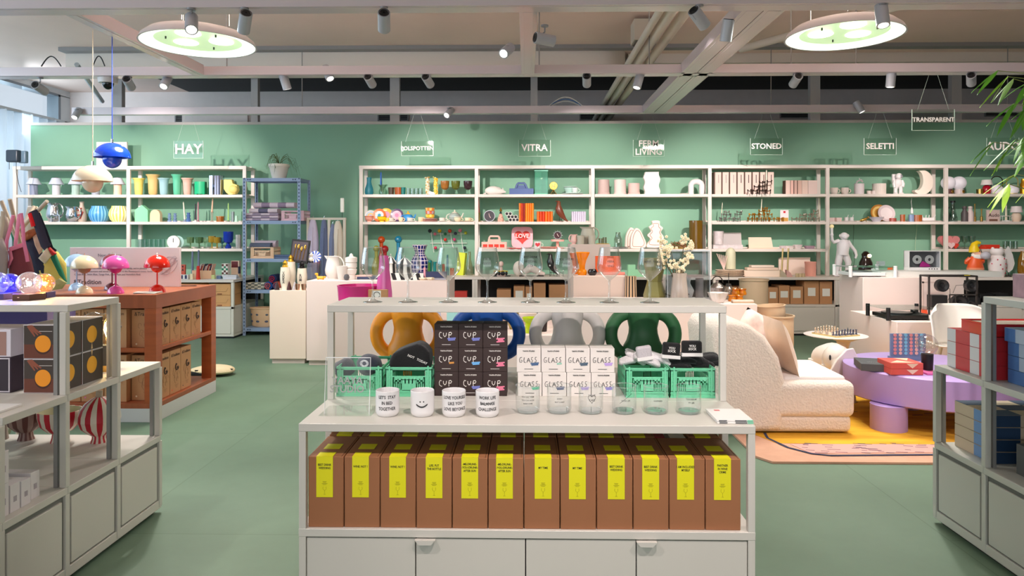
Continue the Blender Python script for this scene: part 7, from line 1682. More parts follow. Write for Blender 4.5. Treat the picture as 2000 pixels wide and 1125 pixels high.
Sx('vase','white fluted glass vase with the blossom branches','vase',1327,6.42,ZF,[(0,0),(14,0),(17,10),(15,30),(13,50),(14,58),(13,58),(12,40),(0,4)],gl((240,226,216),.4,.1,.5),seg=48,wob=lambda a: 1 + .05 * cos(9 * a))
t = T('blossom_branches','cream blossom branches in the fluted vase','flowers',1327,6.42,ZF + .05,None)
b = t.b(); f_ = t.b(); rnd = random.Random(9)
tips = [(-31,74,0),(-19,98,1),(-37,86,1),(-5,62,0),(18,86,1),(10,112,2),(-34,112,2),(24,100,2),(2,56,0),(-16,62,0),(12,70,0),(-25,92,1)]
for x,z,k in tips:
    pts = [(x * u * (1 - .2 * sin(3 * u)),3 * sin(x + 4 * u),z * u + (4 * sin(5 * u))) for u in [i / 8 for i in range(9)]]
    b.tube(pts,[.7] * 8 + [.3],seg=5)
    for _ in range(13):
        cx,cy,cz = x + rnd.gauss(0,4.2),rnd.gauss(0,3),z + rnd.gauss(-2,5)
        for q in range(5):
            a = q * 1.257 + cx; f_.ball(cx + 1.9 * cos(a),cy,cz + 1.9 * sin(a),1.5,.6,1.5,m=0,seg=6,n=5)
        f_.ball(cx,cy - .8,cz,.8,m=1,seg=5,n=4)
t.part('branches',b,mat((92,80,50),.8)); t.part('blossoms',f_,[mat((250,236,206),.8),mat((226,190,90),.8)])
Xx('face_sculpture','white wavy relief sculpture inside the acrylic case','sculpture',1320,6.6,ZF,[('body',lambda b: b.prism([(-24,0),(30,0),(36,20),(28,34),(30,46),(16,50),(8,44),(-6,52),(-22,46),(-28,32),(-20,18)],0,6),mat((240,226,218),.5),{'bev': .008}),('dark_lines',lambda b: b.tube([(-8,-.5,50),(0,-.5,34),(14,-.5,20),(26,-.5,12)],.8).tube([(-22,-.5,14),(-6,-.5,8),(10,-.5,12)],.8),mat((96,74,74),.6))])
Xx('grey_cylinder','grey translucent cylinder candle in the acrylic case','candle',1366,6.5,ZF,[('candle_body',lambda b: b.cyl(0,0,0,7.5,46,seg=28),gl((150,140,140),.3,.08,.75))])
Sx('bowl','white wavy rimmed bowl at the right end of the wide pedestal','bowl',1402,6.42,ZF,[(0,0),(9,0),(13,4),(19,20),(18,20),(12,5),(0,2)],WC,wob=lambda a: 1 + .08 * cos(7 * a),seg=56)
Sx('teapot','hammered silver round teapot above the wavy bowl','teapot',1401,6.8,ZF,[(0,0),(8,0),(15,12),(15,22),(8,30),(3,32),(3,36),(0,37)],mat((190,180,176),.25,1.0,bump=.6,bscale=90),parts=(('handle',lambda b: b.tube([(11 * cos(a),0,30 + 14 * sin(a)) for a in [.1 + 2.9 * i / 8 for i in range(9)]],1,seg=6),mat((80,70,66),.4,.8)),))
Sx('teapot','small clear glass teapot with a dark lid','teapot',1423,6.75,ZF,[(0,0),(9,0),(13,8),(12,18),(6,25),(0,26)],gl((206,200,190),.5,.15,.15),parts=(('lid',lambda b: b.cyl(0,0,25,5,5).cyl(0,0,30,.6,22),mat((64,58,54),.4)),))
for i,(px,z_) in enumerate(((1430,0),(1444,0),(1437,1),(1450,1))): Sx('amber_glass','amber ribbed glass on the wide pedestal, %s %s' % (('lower','upper')[z_],('left','right')[i % 2]),'glass',px,6.55 + .1 * z_,ZF + .05 * z_,[(0,0),(7,0),(8,3),(6,9),(8,12),(7,12),(0,2)],gl((236,150,20),.35,.08,.6),group='amber ribbed glasses')
for i in range(2): one('book','flat pale wooden bound book, the %s one, by the amber glasses' % ('lower','upper')[i],'book',1450,4,lambda b: b.box(-20,20,-7,7,0,3),mat(((190,160,130),(226,206,190))[i],.6),Y=6.4,z=ZF + .014 * i,bev=.001)
WS = dict(Y=9.62)
Xx('sunglasses_stand','white head shaped stand with dark sunglasses','stand',979,9.6,WKZ,[('head',lambda b: b.lathe([(0,0),(10,0),(8,6),(3,9),(2.6,18),(0,18)],seg=20).ball(0,0,24,4.6,4.6,5.6),mat((240,210,200),.5)),('board',lambda b: b.box(-20,18,-6,6,0,1.4),BLACK)])
for i,(px,lb) in enumerate(((971,'left'),(985,'right'))): Xx('sunglasses','black and yellow rimmed sunglasses lens pair, the %s one' % lb,'sunglasses',px,9.5,WKZ + .012,[('lenses',lambda b: b.ball(-3,-3,5,4.4,1.5,4.2).ball(4,-3,5,2.6,1.5,3.8),BLACK),('yellow_brow',lambda b: b.tube([(-7,-3,9),(0,-3.5,10),(7,-3,9)],.9),mat((236,190,40),.4))],group='dark sunglasses on the worktop')
Xx('stone_figure','white smooth pebble sculpture on the worktop','figurine',1013,9.7,WKZ,[('body',lambda b: b.ball(0,0,14,11,8,15,seg=24,n=14),mat((244,234,222),.5))])
Xx('resting_figure','white reclining form sculpture on a dark plate','figurine',1040,9.6,WKZ,[('body',lambda b: b.tube([(-16,0,8),(-6,0,16),(4,0,13),(16,0,6),(24,0,4)],[5,8,7,5,3],seg=16),mat((240,220,210),.5)),('plate',lambda b: b.box(-26,22,-6,6,0,1.4),mat((50,40,36),.5))])
Xx('wire_stand','thin black wire stand with knobs in front of the worktop bird','stand',1092,9.5,WKZ,[('wires',lambda b: b.tube([(-18,0,1),(-18,0,22)],.5).tube([(-4,0,1),(-4,0,14)],.5).tube([(8,0,1),(8,0,12)],.5).tube([(-18,0,8),(8,0,8)],.4),BLACK),('knobs',lambda b: b.ball(-18,0,22,1.6).ball(-4,0,14,1.4).ball(8,0,12,1.4),WHITE)])
Xx('stair_box','mint stepped desk organizer on the worktop','organizer',1240,9.6,WKZ,[('body',lambda b: b.prism([(-14,0),(20,0),(16,7),(8,7),(8,14),(0,14),(0,23),(-14,23)],-7,7),mat((164,226,180),.5))])
Xx('patterned_basket','woven black and tan patterned cup stack beside the tall pedestal','basket',1232,7.0,ZF,[('body',lambda b: b.lathe([(0,0),(12,0),(11,40),(0,40)],seg=24,m=lambda j,i: j % 2),[mat((66,52,44),.8),mat((226,190,150),.8)])]) 
Sx('dome_vase','pale green dome topped cylinder vase','vase',1427,9.65,WKZ + .10,[(0,0),(9.5,0),(9.5,30),(8,37),(4,41),(0,42)],mat((214,210,178),.5))
for k in range(4): one('woven_plate','cream woven plate, %s of the stack under the dome vase' % ('bottom','second','third','top')[k],'plate',1425,4,lambda b: b.lathe([(0,0),(22,0),(30 - k,3),(0,3)],seg=40),mat((240,222,204),.8,noise=.3,nscale=90),'stack of woven plates',Y=9.66,z=WKZ + .023 * k)
Xx('paper_cone','bundle of thin striped paper straws left of the dome vase','straws',1414,9.6,WKZ + .09,[('straws',lambda b: [b.tube([(0,0,0),(-14 + 4 * i,0,32 - i)],.8,seg=5) for i in range(6)] and b,mat((240,206,196),.6))])
for k,(w_,h_,c) in enumerate(((36,12,(244,222,202)),(30,5,(240,212,190)),(22,4,(246,224,206)))): one('serving_tray','cream stacked wooden tray, %s' % ('the long one at the bottom','the middle one','the round one on top')[k],'tray',1487,4,lambda b: b.box(-w_,w_,-9,8,0,h_),mat(c,.6),Y=9.64,z=WKZ + (0,.088,.126)[k],bev=.003)
one('framed_board','pale framed board leaning on the worktop','board',1552,4,lambda b: b.box(-31,30,0,2,0,34).box(-31,30,-1,0,32,34).box(-31,-29,-1,0,0,34),mat((248,224,208),.6),Y=9.95,z=WKZ + .003)
Sx('planter','salmon pink tall pot at the right of the framed board','pot',1583,9.75,WKZ,[(0,0),(10,0),(10.5,24),(11,25),(11,28),(9,28),(0,4)],mat((240,168,150),.5))
for i,px in enumerate((1530,1541)): Xx('door_stopper','slanted stone stopper with a tall gold rod, the %s one' % ('left','right')[i],'ornament',px,9.55,WKZ,[('stone_block',lambda b: b.prism([(-6,0),(6,0),(2,8),(-6,14)],-4,4),mat(((190,176,150),(220,170,160))[i],.6)),('gold_rod',lambda b: b.tube([(-3,0,12),(-1,0,56)],1.7,seg=10),mat((232,204,140),.35,.6))],group='stone stoppers with gold rods')
for i,px in enumerate((1557,1563,1569)): one('wood_block','small round wooden block, %s of three' % ('left','middle','right')[i],'block',px,4,lambda b: b.cyl(0,0,0,3.4,7),mat((214,190,150),.6),'small wooden blocks',Y=9.52,z=WKZ)
def lcarton(px0,px1,py_top,lb,card=None,c=(196,142,98),Y=9.53):
    z0 = .413; x0,x1 = wx(px0,Y),wx(px1,Y); h = zz(py_top,Y) - z0
    o = empty('carton',((x0 + x1) / 2,Y,z0),lb,'box','kraft cartons in the long cabinets')
    W = (x1 - x0) / 2 - .002
    B().box(-W,W,0,.3,0,h).make('box_body',mat(c,.75,noise=.05,nscale=6),o,bev=.003)
    if card: B().box(-.05 if W > .07 else -W * .6,.05 if W > .07 else W * .6,-.002,0,h * .35,h * .35 + .11 * min(1,W / .09)).make('label_card',PAPER,o)
for i,(a_,b_,tp,cd) in enumerate(((970,998,566,0),(1003,1025,559,1),(1026,1040,560,1),(1042,1066,553,0),(1072,1110,556,0))): lcarton(a_,b_,tp,'kraft carton in the cabinet left of the centre, %s' % ('first','second','third','fourth','fifth')[i] + ' from the left',cd)
for i,(a_,b_,tp,cd) in enumerate(((1499,1520,561,1),(1521,1542.5,557,1),(1543.5,1569,559,1),(1570.5,1600,548,1),(1601,1626,549,1),(1412,1440,560,0),(1442,1470,560,0))): lcarton(a_,b_,tp,'kraft carton %s in the cabinet right of the large planters' % ('with half hidden card','with white card, second','narrow with low card, third','tall, left of the last','tall, last at the right','far left, behind the amber glasses','second, behind the beige planter')[i],cd)
one('red_case','red case in the cabinet opening left of the post','box',900,4,lambda b: b.box(-12,12,0,20,0,12),mat((200,56,46),.5),Y=9.55,z=.49); one('grey_case','pale grey case below the red one','box',901,4,lambda b: b.box(-14,13,0,20,0,10),mat((170,172,184),.5),Y=9.55,z=.413)
for i,(px,c,w_,h_) in enumerate(((1905,(36,36,38),13,13),(1930,(24,24,26),15,20),(1955,(30,30,32),14,22))): one('audio_box','black audio component in the right cabinet, %s' % ('left','middle','right')[i],'audio device',px,4,lambda b: b.box(-w_,w_,0,25,0,h_),mat(c,.4),Y=9.52,z=.413,bev=.003)
# == right pedestals, lounge corner
ZR = zz(541,7.3) + .001; ZH = zz(627,6.3)
MK = mat((244,238,240),.4)
t = T('monkey_lamp','white standing monkey figure lamp holding up a bulb','table lamp',1645,9.62,WKZ)
b = t.b().tube([(0,0,42),(1,0,52),(2,0,62),(2,0,72)],[11,11,12,8],seg=16).ball(3,-1,79,8,7.5,7.5,seg=20).ball(-4,0,80,2.4,2,3).ball(11,0,80,2.4,2,3).ball(3,-6.5,76,4.5,3.5,3.5)
b.tube([(-4,0,44),(-9,-2,28),(-10,0,14),(-10,0,3)],[7,6,4,3.4],seg=12).tube([(5,0,44),(11,-2,28),(10,0,14),(11,0,3)],[7,6,4,3.4],seg=12)
b.ball(-12,-3,2.4,6,6,2.4).ball(13,-3,2.4,6,6,2.4)
b.tube([(-7,0,70),(-17,-2,67),(-21,-3,72),(-22,-4,80)],[4,3.4,3,2.6],seg=10).ball(-22,-4,82,3.4,3,3.6)
b.tube([(10,0,70),(17,0,60),(24,-2,50),(26,-3,42),(24,-3,36)],[4,3.4,3,2.6,2],seg=10)
b.tube([(2,6,34),(0,8,18),(0,8,6),(5,6,3),(9,4,12)],2.2,seg=8)
t.part('monkey_body',b,MK,ang=80); t.part('socket',t.b().cyl(-22,-4,84,2.6,11),WHITE); t.part('bulb',t.b().ball(-22,-4,98,4,seg=16),mat((236,214,160),.3,emit=.4)); t.part('cable',t.b().tube([(-22,-3,78),(-26,-2,50),(-30,0,26)],.4),mat((226,214,180),.5))
t = T('bird_lamp','dark glossy bird shaped lamp with a glowing bulb behind the white turntable','table lamp',1691,9.62,WKZ)
t.part('bird_body',t.b().lathe([(0,0),(12,0),(14,14),(12,28),(7,38),(8,44),(4,49),(0,50)],seg=28),mat((44,30,26),.12,.3,coat=.6))
t.part('tail',t.b().tube([(6,0,18),(16,0,4)],[5,1.4]),mat((44,30,26),.2)); t.part('bulb',t.b().ball(3,-9,41,3.4,seg=16),mat((255,224,150),.3,emit=16))
def deck(px,Y,z,w_,c,lb,name='record_player',d=.34):
    o = empty(name,(wx(px,Y),Y,z),lb,'record player',None); m_ = mat(c,.35)
    B().slab([(-w_ * .5,0),(w_ * .35,0),(w_ * .5,d * .3),(w_ * .5,d),(-w_ * .5,d)],.01,.045).make('plinth',m_,o,bev=.004)
    B().cyl(-w_ * .14,d * .5,.046,.13,.012,seg=40).make('platter',mat((150,150,152),.3,.8) if c[0] > 99 else mat((60,60,62),.3,.5),o)
    B().tube([(w_ * .32,d * .7,.045),(w_ * .32,d * .7,.075),(w_ * .18,d * .3,.07)],.006).cyl(w_ * .32,d * .7,.045,.02,.03).make('tone_arm',m_,o)
    for x in (-w_ * .5 - .03,w_ * .5 + .03):
        for y in (-.02,d + .02): B().cyl(x,y,0,.018,.115,seg=16).make('pillar',m_,o)
    B().box(-w_ * .5 - .045,w_ * .5 + .045,-.035,d + .035,.098,.103).make('acrylic_lid',gl((226,240,236),.6,.08),o)
deck(1703,7.36,ZR,.40,(240,238,240),'white turntable under a clear raised cover on the large pedestal')
deck(1783,6.42,ZH,.40,(26,24,24),'black turntable under a clear raised cover on the lower pedestal')
one('clear_block','small clear cube on the white turntable cover','ornament',1720,4,lambda b: b.cbox(0,0,0,12,10,9),gl((236,240,246),.4,.2,.2),Y=7.5,z=ZR + .11); 
one('orange_card','orange and white folded card beside the white turntable','card',1737,4,lambda b: b.prism([(-4,0),(4,0),(7,16),(-3,14)],0,1),mat((236,120,60),.5),Y=7.75,z=ZR)
one('orange_card','orange red object behind the black turntable','card',1806,4,lambda b: b.prism([(-5,0),(6,0),(4,14),(-5,12)],0,3),mat((240,90,50),.5),Y=6.9,z=ZH)
t = T('cassette_player','white transparent cassette player with two reels and a magenta card','cassette player',1806,7.6,ZR + .055)
t.part('case',t.b().box(-31,31,0,18,0,6).box(-31,31,16,18,6,38).box(-31,31,0,18,37,38.5).box(-31,-29,0,18,6,38).box(29,31,0,18,6,38),mat((240,236,238),.35),bev=.002)
t.part('inner_plate',t.b().box(-28,28,12,13,7,36),mat((120,118,120),.5))
for x in (-11,13): t.part('reel',t.b().lathe([(3,0),(8.5,0),(8.5,2),(3,2)],seg=32).xf(Matrix.Translation((x * t.s,8 * t.s,21 * t.s)) @ Matrix.Rotation(pi / 2,4,'X')),WHITE)
t.part('magenta_card',t.b().prism([(-8,7),(12,7),(12,10),(4,15),(-2,18),(-6,13)],3,4),mat((226,30,160),.5)); t.part('front_glass',t.b().box(-29,29,0,.4,6,37),gl((240,242,244),.5,.06))
t.part('button',t.b().cyl(8,0,0,.1,.1).box(8,9.6,-.6,0,2,4).box(13,14.6,-.6,0,2,4).box(18,19.6,-.6,0,2,4).box(23,24.6,-.6,0,2,4),BLACK)
t = T('speaker_rack','black metal frame with round black speakers on the lower pedestal','speaker',1860,6.85,ZH); FR = mat((52,46,44),.5)
b = t.b()
for x in (-45,47):
    for y in (0,30): b.cbox(x,y,0,3,3,76)
b.box(-46,48,-1.5,1.5,74,77).box(-46,48,28.5,31.5,74,77).box(-46,-43,0,30,74,77).box(45,48,0,30,74,77).box(-5,48,-1.5,1.5,38,40.5).cbox(-5,0,0,2,2,40).cbox(6,0,0,2,2,40)
t.part('frame',b,FR)
def drv(x,z,r,y=2):
    t.part('driver',t.b().lathe([(0,-2),(r * .3,-2.5),(r * .35,0),(r * .75,-2.5),(r * .85,-3),(r,-2.6),(r,8),(0,14)],seg=32).xf(Matrix.Translation((x * t.s,y * t.s,z * t.s)) @ Matrix.Rotation(pi / 2,4,'X') @ Matrix.Scale(-1,4,(0,0,1))),mat((34,33,36),.35))
drv(-18,57,12); drv(39,57,12); drv(18,22,16,6); drv(38,18,9,4)
t.part('amplifier',t.b().box(-38,-8,2,20,14,38),mat((30,30,32),.4)); t.part('cable',t.b().tube([(-8,8,56),(-1,6,50),(-2,4,36),(-6,4,28)],.5).tube([(30,8,58),(12,8,57),(6,8,42)],.5),mat((90,84,78),.5)); t.part('yellow_tag',t.b().box(24,34,-1,2,77,78),mat((236,214,40),.5))
Xx('empty_frame','thin pale frame leaning on the large pedestal behind the rack','frame',1822,7.2,ZH,[('frame',lambda b: b.box(-20,14,0,2,54,57).box(-20,-17,0,2,8,57),mat((220,196,188),.6))]) 
t = T('gnome','garden gnome figurine with yellow hat and orange coat blowing a grey bubble','figurine',1905,9.62,WKZ)
t.part('coat',t.b().lathe([(13,12),(15,18),(13,26),(12,34),(8,40),(0,41)],seg=28,sy=.8).tube([(-10,0,36),(-16,2,30),(-15,4,26)],[4.5,4,3.4]).tube([(8,0,34),(12,-5,30),(10,-8,33)],[4.5,4,3]),mat((238,96,40),.4))
t.part('coat_trim',t.b().lathe([(14.5,13),(15.8,15),(15.4,18),(13,17)],seg=28,sy=.8),mat((240,150,110),.5)); t.part('trousers',t.b().tube([(-5,0,14),(-6,-1,5)],[6.5,5]).tube([(6,0,14),(7,-1,5)],[6.5,5]),mat((30,120,196),.4))
t.part('shoes',t.b().ball(-7,-4,3.4,6.5,8,3.6).ball(9,-4,3.4,7,8,3.6),mat((40,48,58),.3)); t.part('head',t.b().ball(2,-1,47,7.5,7,7.5,seg=20).ball(5,-7.5,45,2.4).ball(-5,0,44,2,2,3),mat((246,190,160),.5))
t.part('eyes',t.b().ball(3,-7,50,1.2).ball(8,-5,50,1.0),BLACK); t.part('beard',t.b().ball(2,-4,39,9,6,6,seg=18).ball(-4,0,42,3.5,4,5),mat((244,240,234),.8)); t.part('hat',t.b().tube([(-1,1,49),(-2,1,56),(-1,1,63),(4,0,67),(9,-1,66)],[9.5,8.5,6,4,2.4],seg=18),mat((244,206,20),.4)); t.part('bubble',t.b().ball(12,-12,42,9,8,8,seg=24,n=14),mat((190,190,200),.25,coat=.4))
t = T('doll_vase','white doll shaped vase with red stars','vase',1947,9.62,WKZ)
t.part('vase_body',t.b().lathe([(0,0),(12,0),(13,4),(16,26),(16,34),(10,41),(9,42),(12,46),(12.5,51),(10,55),(0,56)],seg=32),mat((244,236,234),.25,coat=.5))
b = t.b()
for a,z,r in ((-1.1,26,15.6),(-.5,34,15.8),(.1,16,14.8),(.5,26,15.8),(-.6,6,13.4),(.9,34,15),(.3,36,15.6),(.8,8,13.6),(-.2,24,15.9),(1.0,18,15)): b.ball(r * sin(a),-r * cos(a),z,1.5,1,1.5,seg=8,n=5)
t.part('star_dots',b,mat((200,50,80),.4)); t.part('ears',t.b().ball(-8,0,55,3).ball(8,0,55,3),mat((244,236,234),.25))
Xx('leaf_sculpture','tall white leaf shaped sheet on a small stand','ornament',1969,9.66,WKZ,[('leaf',lambda b: b.prism([(0,8),(8,14),(12,26),(8,44),(0,60),(-6,50),(-10,34),(-8,16)],-1,1),mat((236,234,232),.5)),('stand',lambda b: b.cyl(1,0,0,5,2).cyl(1,0,0,.8,9),BLACK)])
Sx('amber_vase','amber green glass bottle at the right edge of the worktop','vase',1999,9.62,WKZ,[(0,0),(7,0),(10,10),(9,34),(5,46),(5,50),(0,30)],gl((170,120,30),.35,.08,.6))
def rug_mat():
    m = bpy.data.materials.new('rug_pile'); m.use_nodes = True; nt = m.node_tree; b = nt.nodes['Principled BSDF']; b.inputs['Roughness'].default_value = .95
    tc = nt.nodes.new('ShaderNodeTexCoord'); n = nt.nodes.new('ShaderNodeTexNoise'); n.inputs['Scale'].default_value = 2.0; n.inputs['Detail'].default_value = 5
    mp = nt.nodes.new('ShaderNodeMapping'); mp.inputs['Scale'].default_value = (1,5,1); nt.links.new(tc.outputs['Object'],mp.inputs[0]); nt.links.new(mp.outputs[0],n.inputs['Vector'])
    cr = nt.nodes.new('ShaderNodeValToRGB'); e = cr.color_ramp.elements; e[0].position = .35; e[0].color = lin((206,146,26)); e[1].position = .62; e[1].color = lin((232,176,44)); nt.links.new(n.outputs[0],cr.inputs[0]); nt.links.new(cr.outputs[0],b.inputs['Base Color'])
    return m
ru = empty('rug',(2.7,5.5,0),'yellow and pink rug with dark blue line pattern under the lounge furniture','rug')
L2 = lambda p: (p[0] - 2.7,p[1] - 5.5)
B().slab([L2(p) for p in ((1.47,4.235),(3.95,4.235),(3.95,6.75),(1.405,6.75),(1.405,4.34))],.001,.014).make('border',mat((208,160,134),.95,noise=.06,nscale=10,bump=.3,bscale=200),ru)
B().slab([L2(p) for p in ((1.62,4.60),(3.8,4.52),(3.8,6.6),(1.5,6.6),(1.48,4.95))],.0142,.0165).make('yellow_field',rug_mat(),ru)
b = B(); rnd = random.Random(11)
b.tube([L2(p) + (.018,) for p in ((1.62,4.82),(1.60,4.70),(1.66,4.50),(1.76,4.38),(1.86,4.345),(2.4,4.37),(3.1,4.40),(3.7,4.46))],.010,seg=5,flat=.3)
for i in range(120):
    x = 1.72 + 2.0 * rnd.random(); y = 4.40 + .20 * rnd.random() + .02 * (x - 1.7); l = rnd.uniform(.03,.08)
    b.tube([L2((x,y)) + (.017,),L2((x + l,y - .008)) + (.017,)],.004,seg=4,flat=.3)
for i in range(60):
    x = rnd.uniform(2.1,3.4); y = rnd.uniform(5.3,6.3); b.tube([L2((x,y)) + (.017,),L2((x + .08,y + .01)) + (.017,)],.005,seg=4,flat=.3)
b.make('line_pattern',mat((46,50,78),.9),ru)
B().slab([L2(p) for p in ((1.76,4.39),(3.7,4.47),(3.7,4.60),(1.70,4.58))],.0143,.0169).make('dashed_band',mat((214,160,150),.95),ru)
BO = mat((240,226,212),.95,noise=.05,nscale=60,bump=1.0,bscale=75,sheen=.4)
ac = empty('armchair',(1.78,5.15,.015),'chunky cream boucle lounge chair seen from its side','armchair')
B().prism([(-.46,.04),(-.50,.40),(-.525,.66),(-.49,.73),(-.40,.775),(-.27,.74),(-.16,.66),(-.07,.52),(-.03,.36),(-.05,.02),(-.42,.02)][::-1],-.37,.40).make('backrest',BO,ac,bev=.075,seg=5,ang=80)
B().box(-.12,.44,-.37,.40,.115,.36).make('seat',BO,ac,bev=.05,seg=5,ang=80)
B().box(-.34,.42,-.35,.38,.012,.13).make('base',BO,ac,bev=.035,seg=4,ang=80)
B().slab([(-.02,-.30),(.40,-.30),(.42,.33),(-.02,.33)],.33,.385).make('seat_cushion',mat((242,232,228),.95,bump=.3,bscale=120),ac,bev=.02,seg=3)
t = T('cushion','beige satin cushion leaning against the chair back','cushion',1524,5.05,.42)
M_ = Matrix.Translation((0,0,.16)) @ Matrix.Rotation(-.30,4,'Y')
v = B(); v.grid(lambda u,w: ((1 - (2 * u - 1) ** 4) * (1 - (2 * w - 1) ** 4) * .055,(2 * u - 1) * .2,(2 * w - 1) * .2),14,14); v.grid(lambda u,w: (-(1 - (2 * u - 1) ** 4) * (1 - (2 * w - 1) ** 4) * .055,(2 * w - 1) * .2,(2 * u - 1) * .2),14,14)
v.xf(M_); t.part('cushion_body',v,mat((222,188,162),.4,noise=.08,nscale=9,sheen=.4),ang=80)
t = T('cushion','white and red printed cushion peeking over the chair back','cushion',1478,5.45,.62); v = B(); v.grid(lambda u,w: ((2 * u - 1) * .15,-(1 - (2 * u - 1) ** 4) * (1 - (2 * w - 1) ** 4) * .05,(2 * w - 1) * .13),10,10); v.grid(lambda u,w: ((2 * w - 1) * .15,(1 - (2 * u - 1) ** 4) * (1 - (2 * w - 1) ** 4) * .05,(2 * u - 1) * .13),10,10)
v.xf(Matrix.Rotation(.5,4,'Y')); t.part('cushion_body',v,mat((240,214,204),.9,noise=.25,nscale=12),ang=80)
PL = mat((222,192,160),.5)
def tallpot(px,Y,z,R,h,lb,bottom=.35,tilt=0):
    s = dep(px,Y) / F; o = empty('planter',(wx(px,Y),Y,z),lb,'planter','large beige planters'); R *= s; h *= s
    pr = [(0,0)] + [(R * sin(a),h * bottom * (1 - cos(a))) for a in [pi / 2 * i / 8 for i in range(1,9)]] + [(R * 1.0,h * .97),(R * 1.06,h * .975),(R * 1.06,h),(R * .97,h),(R * .95,h * .5),(0,h * .1)]
    B().lathe(pr,seg=48).make('pot',PL,o,rot=(0,tilt,0)); return o
o = tallpot(1515,6.6,.135,33,100,'large beige bowl bottomed planter in front of the cartons',.45)
B().lathe([(.0,-.0),(.10,-.01),(.09,-.06),(.15,-.13),(0,-.13)],seg=32).make('stand',PL,o)
s6 = dep(1515,6.6) / F
tallpot(1507,6.6,.135 + 86 * s6,27,33,'smaller beige planter stacked tilted inside the large one',.1,-.08)
tallpot(1472,8.6,.0,27,131,'very large beige cylinder planter behind the amber glasses',.05)
Sx('ball_vase','pale peach ball shaped floor vase behind the armchair','vase',1532,6.0,0,[(0,0),(14,0),(26,12),(28,26),(20,42),(8,50),(9,56),(7,56),(0,40)],mat((246,214,178),.5),seg=40)
t = T('side_table','white round pedestal side table carrying the chess set','side table',1632,6.45,0); TT = .45
t.part('table_top',B().lathe([(0,TT - .028),(.12,TT - .03),(.24,TT - .012),(.27,TT - .004),(.27,TT),(0,TT)],seg=56),mat((240,234,232),.3,coat=.4))
t.part('pedestal_foot',B().lathe([(0,0),(.16,0),(.15,.012),(.05,.04),(.033,.12),(.035,.30),(.06,.39),(.14,TT - .028)],seg=40).xf(Matrix.Translation((.07,0,0))),mat((224,212,204),.4))
cb_ = T('chessboard','small wooden chessboard on the white side table','chessboard',1632,6.45,TT); cs = .034; RZ = .42
b = B()
for i in range(8):
    for j in range(8): b.box((i - 4) * cs,(i - 3) * cs,(j - 4) * cs,(j - 3) * cs,.012,.013,m=(i + j) % 2)
b.make('squares',[mat((232,214,190),.5),mat((120,96,90),.5)],cb_.o,rot=(0,0,RZ)); B().cbox(0,0,0,cs * 8.3,cs * 8.3,.012).make('board',mat((196,170,110),.5),cb_.o,rot=(0,0,RZ))
me_ = {}
for rk,col_,nmc in ((0,(90,90,110),'grey'),(1,(90,90,110),'grey'),(6,(232,206,180),'cream'),(7,(232,206,180),'cream')):
    for f_ in range(8):
        pawn = rk in (1,6); h = .035 if pawn else .045 + .012 * (3.5 - abs(f_ - 3.5)) / 3.5
        x,y = (f_ - 3.5) * cs,(rk - 3.5) * cs; X_,Y_ = x * cos(RZ) - y * sin(RZ),x * sin(RZ) + y * cos(RZ)
        kd = 'pawn' if pawn else ('rook','knight','bishop','queen','king','bishop','knight','rook')[f_]
        key = (kd,nmc)
        if key not in me_:
            b = B().lathe([(0,0),(.011,0),(.011,.004),(.006,.010),(.004,h * .6),(.008,h * .68),(.004,h * .74),(.008 if kd != 'rook' else .009,h * .88),(.004 if kd != 'rook' else .009,h),(0,h)],seg=14)
            if kd == 'knight': b.tube([(0,0,h * .8),(0,-.012,h * .9)],[.006,.003])
            if kd == 'king': b.box(-.001,.001,-.004,.004,h,h + .01)
            o = b.make('chess_' + kd,mat(col_,.25,.5),None); me_[key] = o.data
        else:
            o = bpy.data.objects.new('chess_' + kd,me_[key]); COL.objects.link(o)
        o.location = (cb_.o.location.x + X_,cb_.o.location.y + Y_,TT + .013)
        tag(o,'%s %s of the chess set, on file %s counted from the left' % (nmc,kd,('one','two','three','four','five','six','seven','eight')[f_]),'chess piece','chess pieces')
EL = mat((236,226,218),.4)
e = empty('elephant_stool',(wx(1627,5.78),5.78,.015),'white moulded elephant shaped stool with a hanging ear','stool')
b = B().tube([(.02,.22,.30),(.02,.05,.33),(.01,-.05,.34)],[.11,.13,.12],seg=20)
for x in (-.055,.085):
    for y in (-.06,.20): b.tube([(x,y,.30),(x,y,.12),(x + .01,y - .005,.0)],[.062,.052,.06],seg=16)
b.ball(-.02,-.11,.36,.10,.09,.11,seg=24,n=14).tube([(-.04,-.17,.35),(-.06,-.23,.24),(-.07,-.24,.12),(-.05,-.25,.03)],[.05,.04,.032,.026],seg=14)
b.make('elephant_body',EL,e,ang=80)
B().prism([(.04,.45),(-.02,.44),(-.10,.36),(-.16,.26),(-.17,.21),(-.12,.19),(-.04,.17),(.02,.20),(.06,.28),(.075,.38)],-.02,.0).make('ear',EL,e,loc=(.0,-.26,.02),bev=.008,rot=(0,0,.1)); B().ball(-.105,-.19,.38,.008,.01,.022).make('eye',BLACK,e)
LI = mat((186,158,218),.45)
ct = empty('coffee_table',(2.96,5.25,.016),'round lilac coffee table with a thick drum top','coffee table')
B().lathe([(0,.172),(.555,.172),(.57,.182),(.57,.378),(.555,.388),(0,.388)],seg=96).make('table_top',LI,ct)
for x,y in ((-.44,-.30),(.36,-.20),(0,.32)): B().cyl(0,0,0,.118,.172,seg=48).make('leg',LI,ct,loc=(x,y,0))
CZT = .406
o = plainbox('board_game_box',1685,1756,4.98,CZT,.05,.26,(84,86,90),'flat dark grey lettered box on the lilac table',rz=-.25); text('WOMAN',.035,mat((150,150,150),.5),o,(0,.08,.051),rot=(0,0,0))
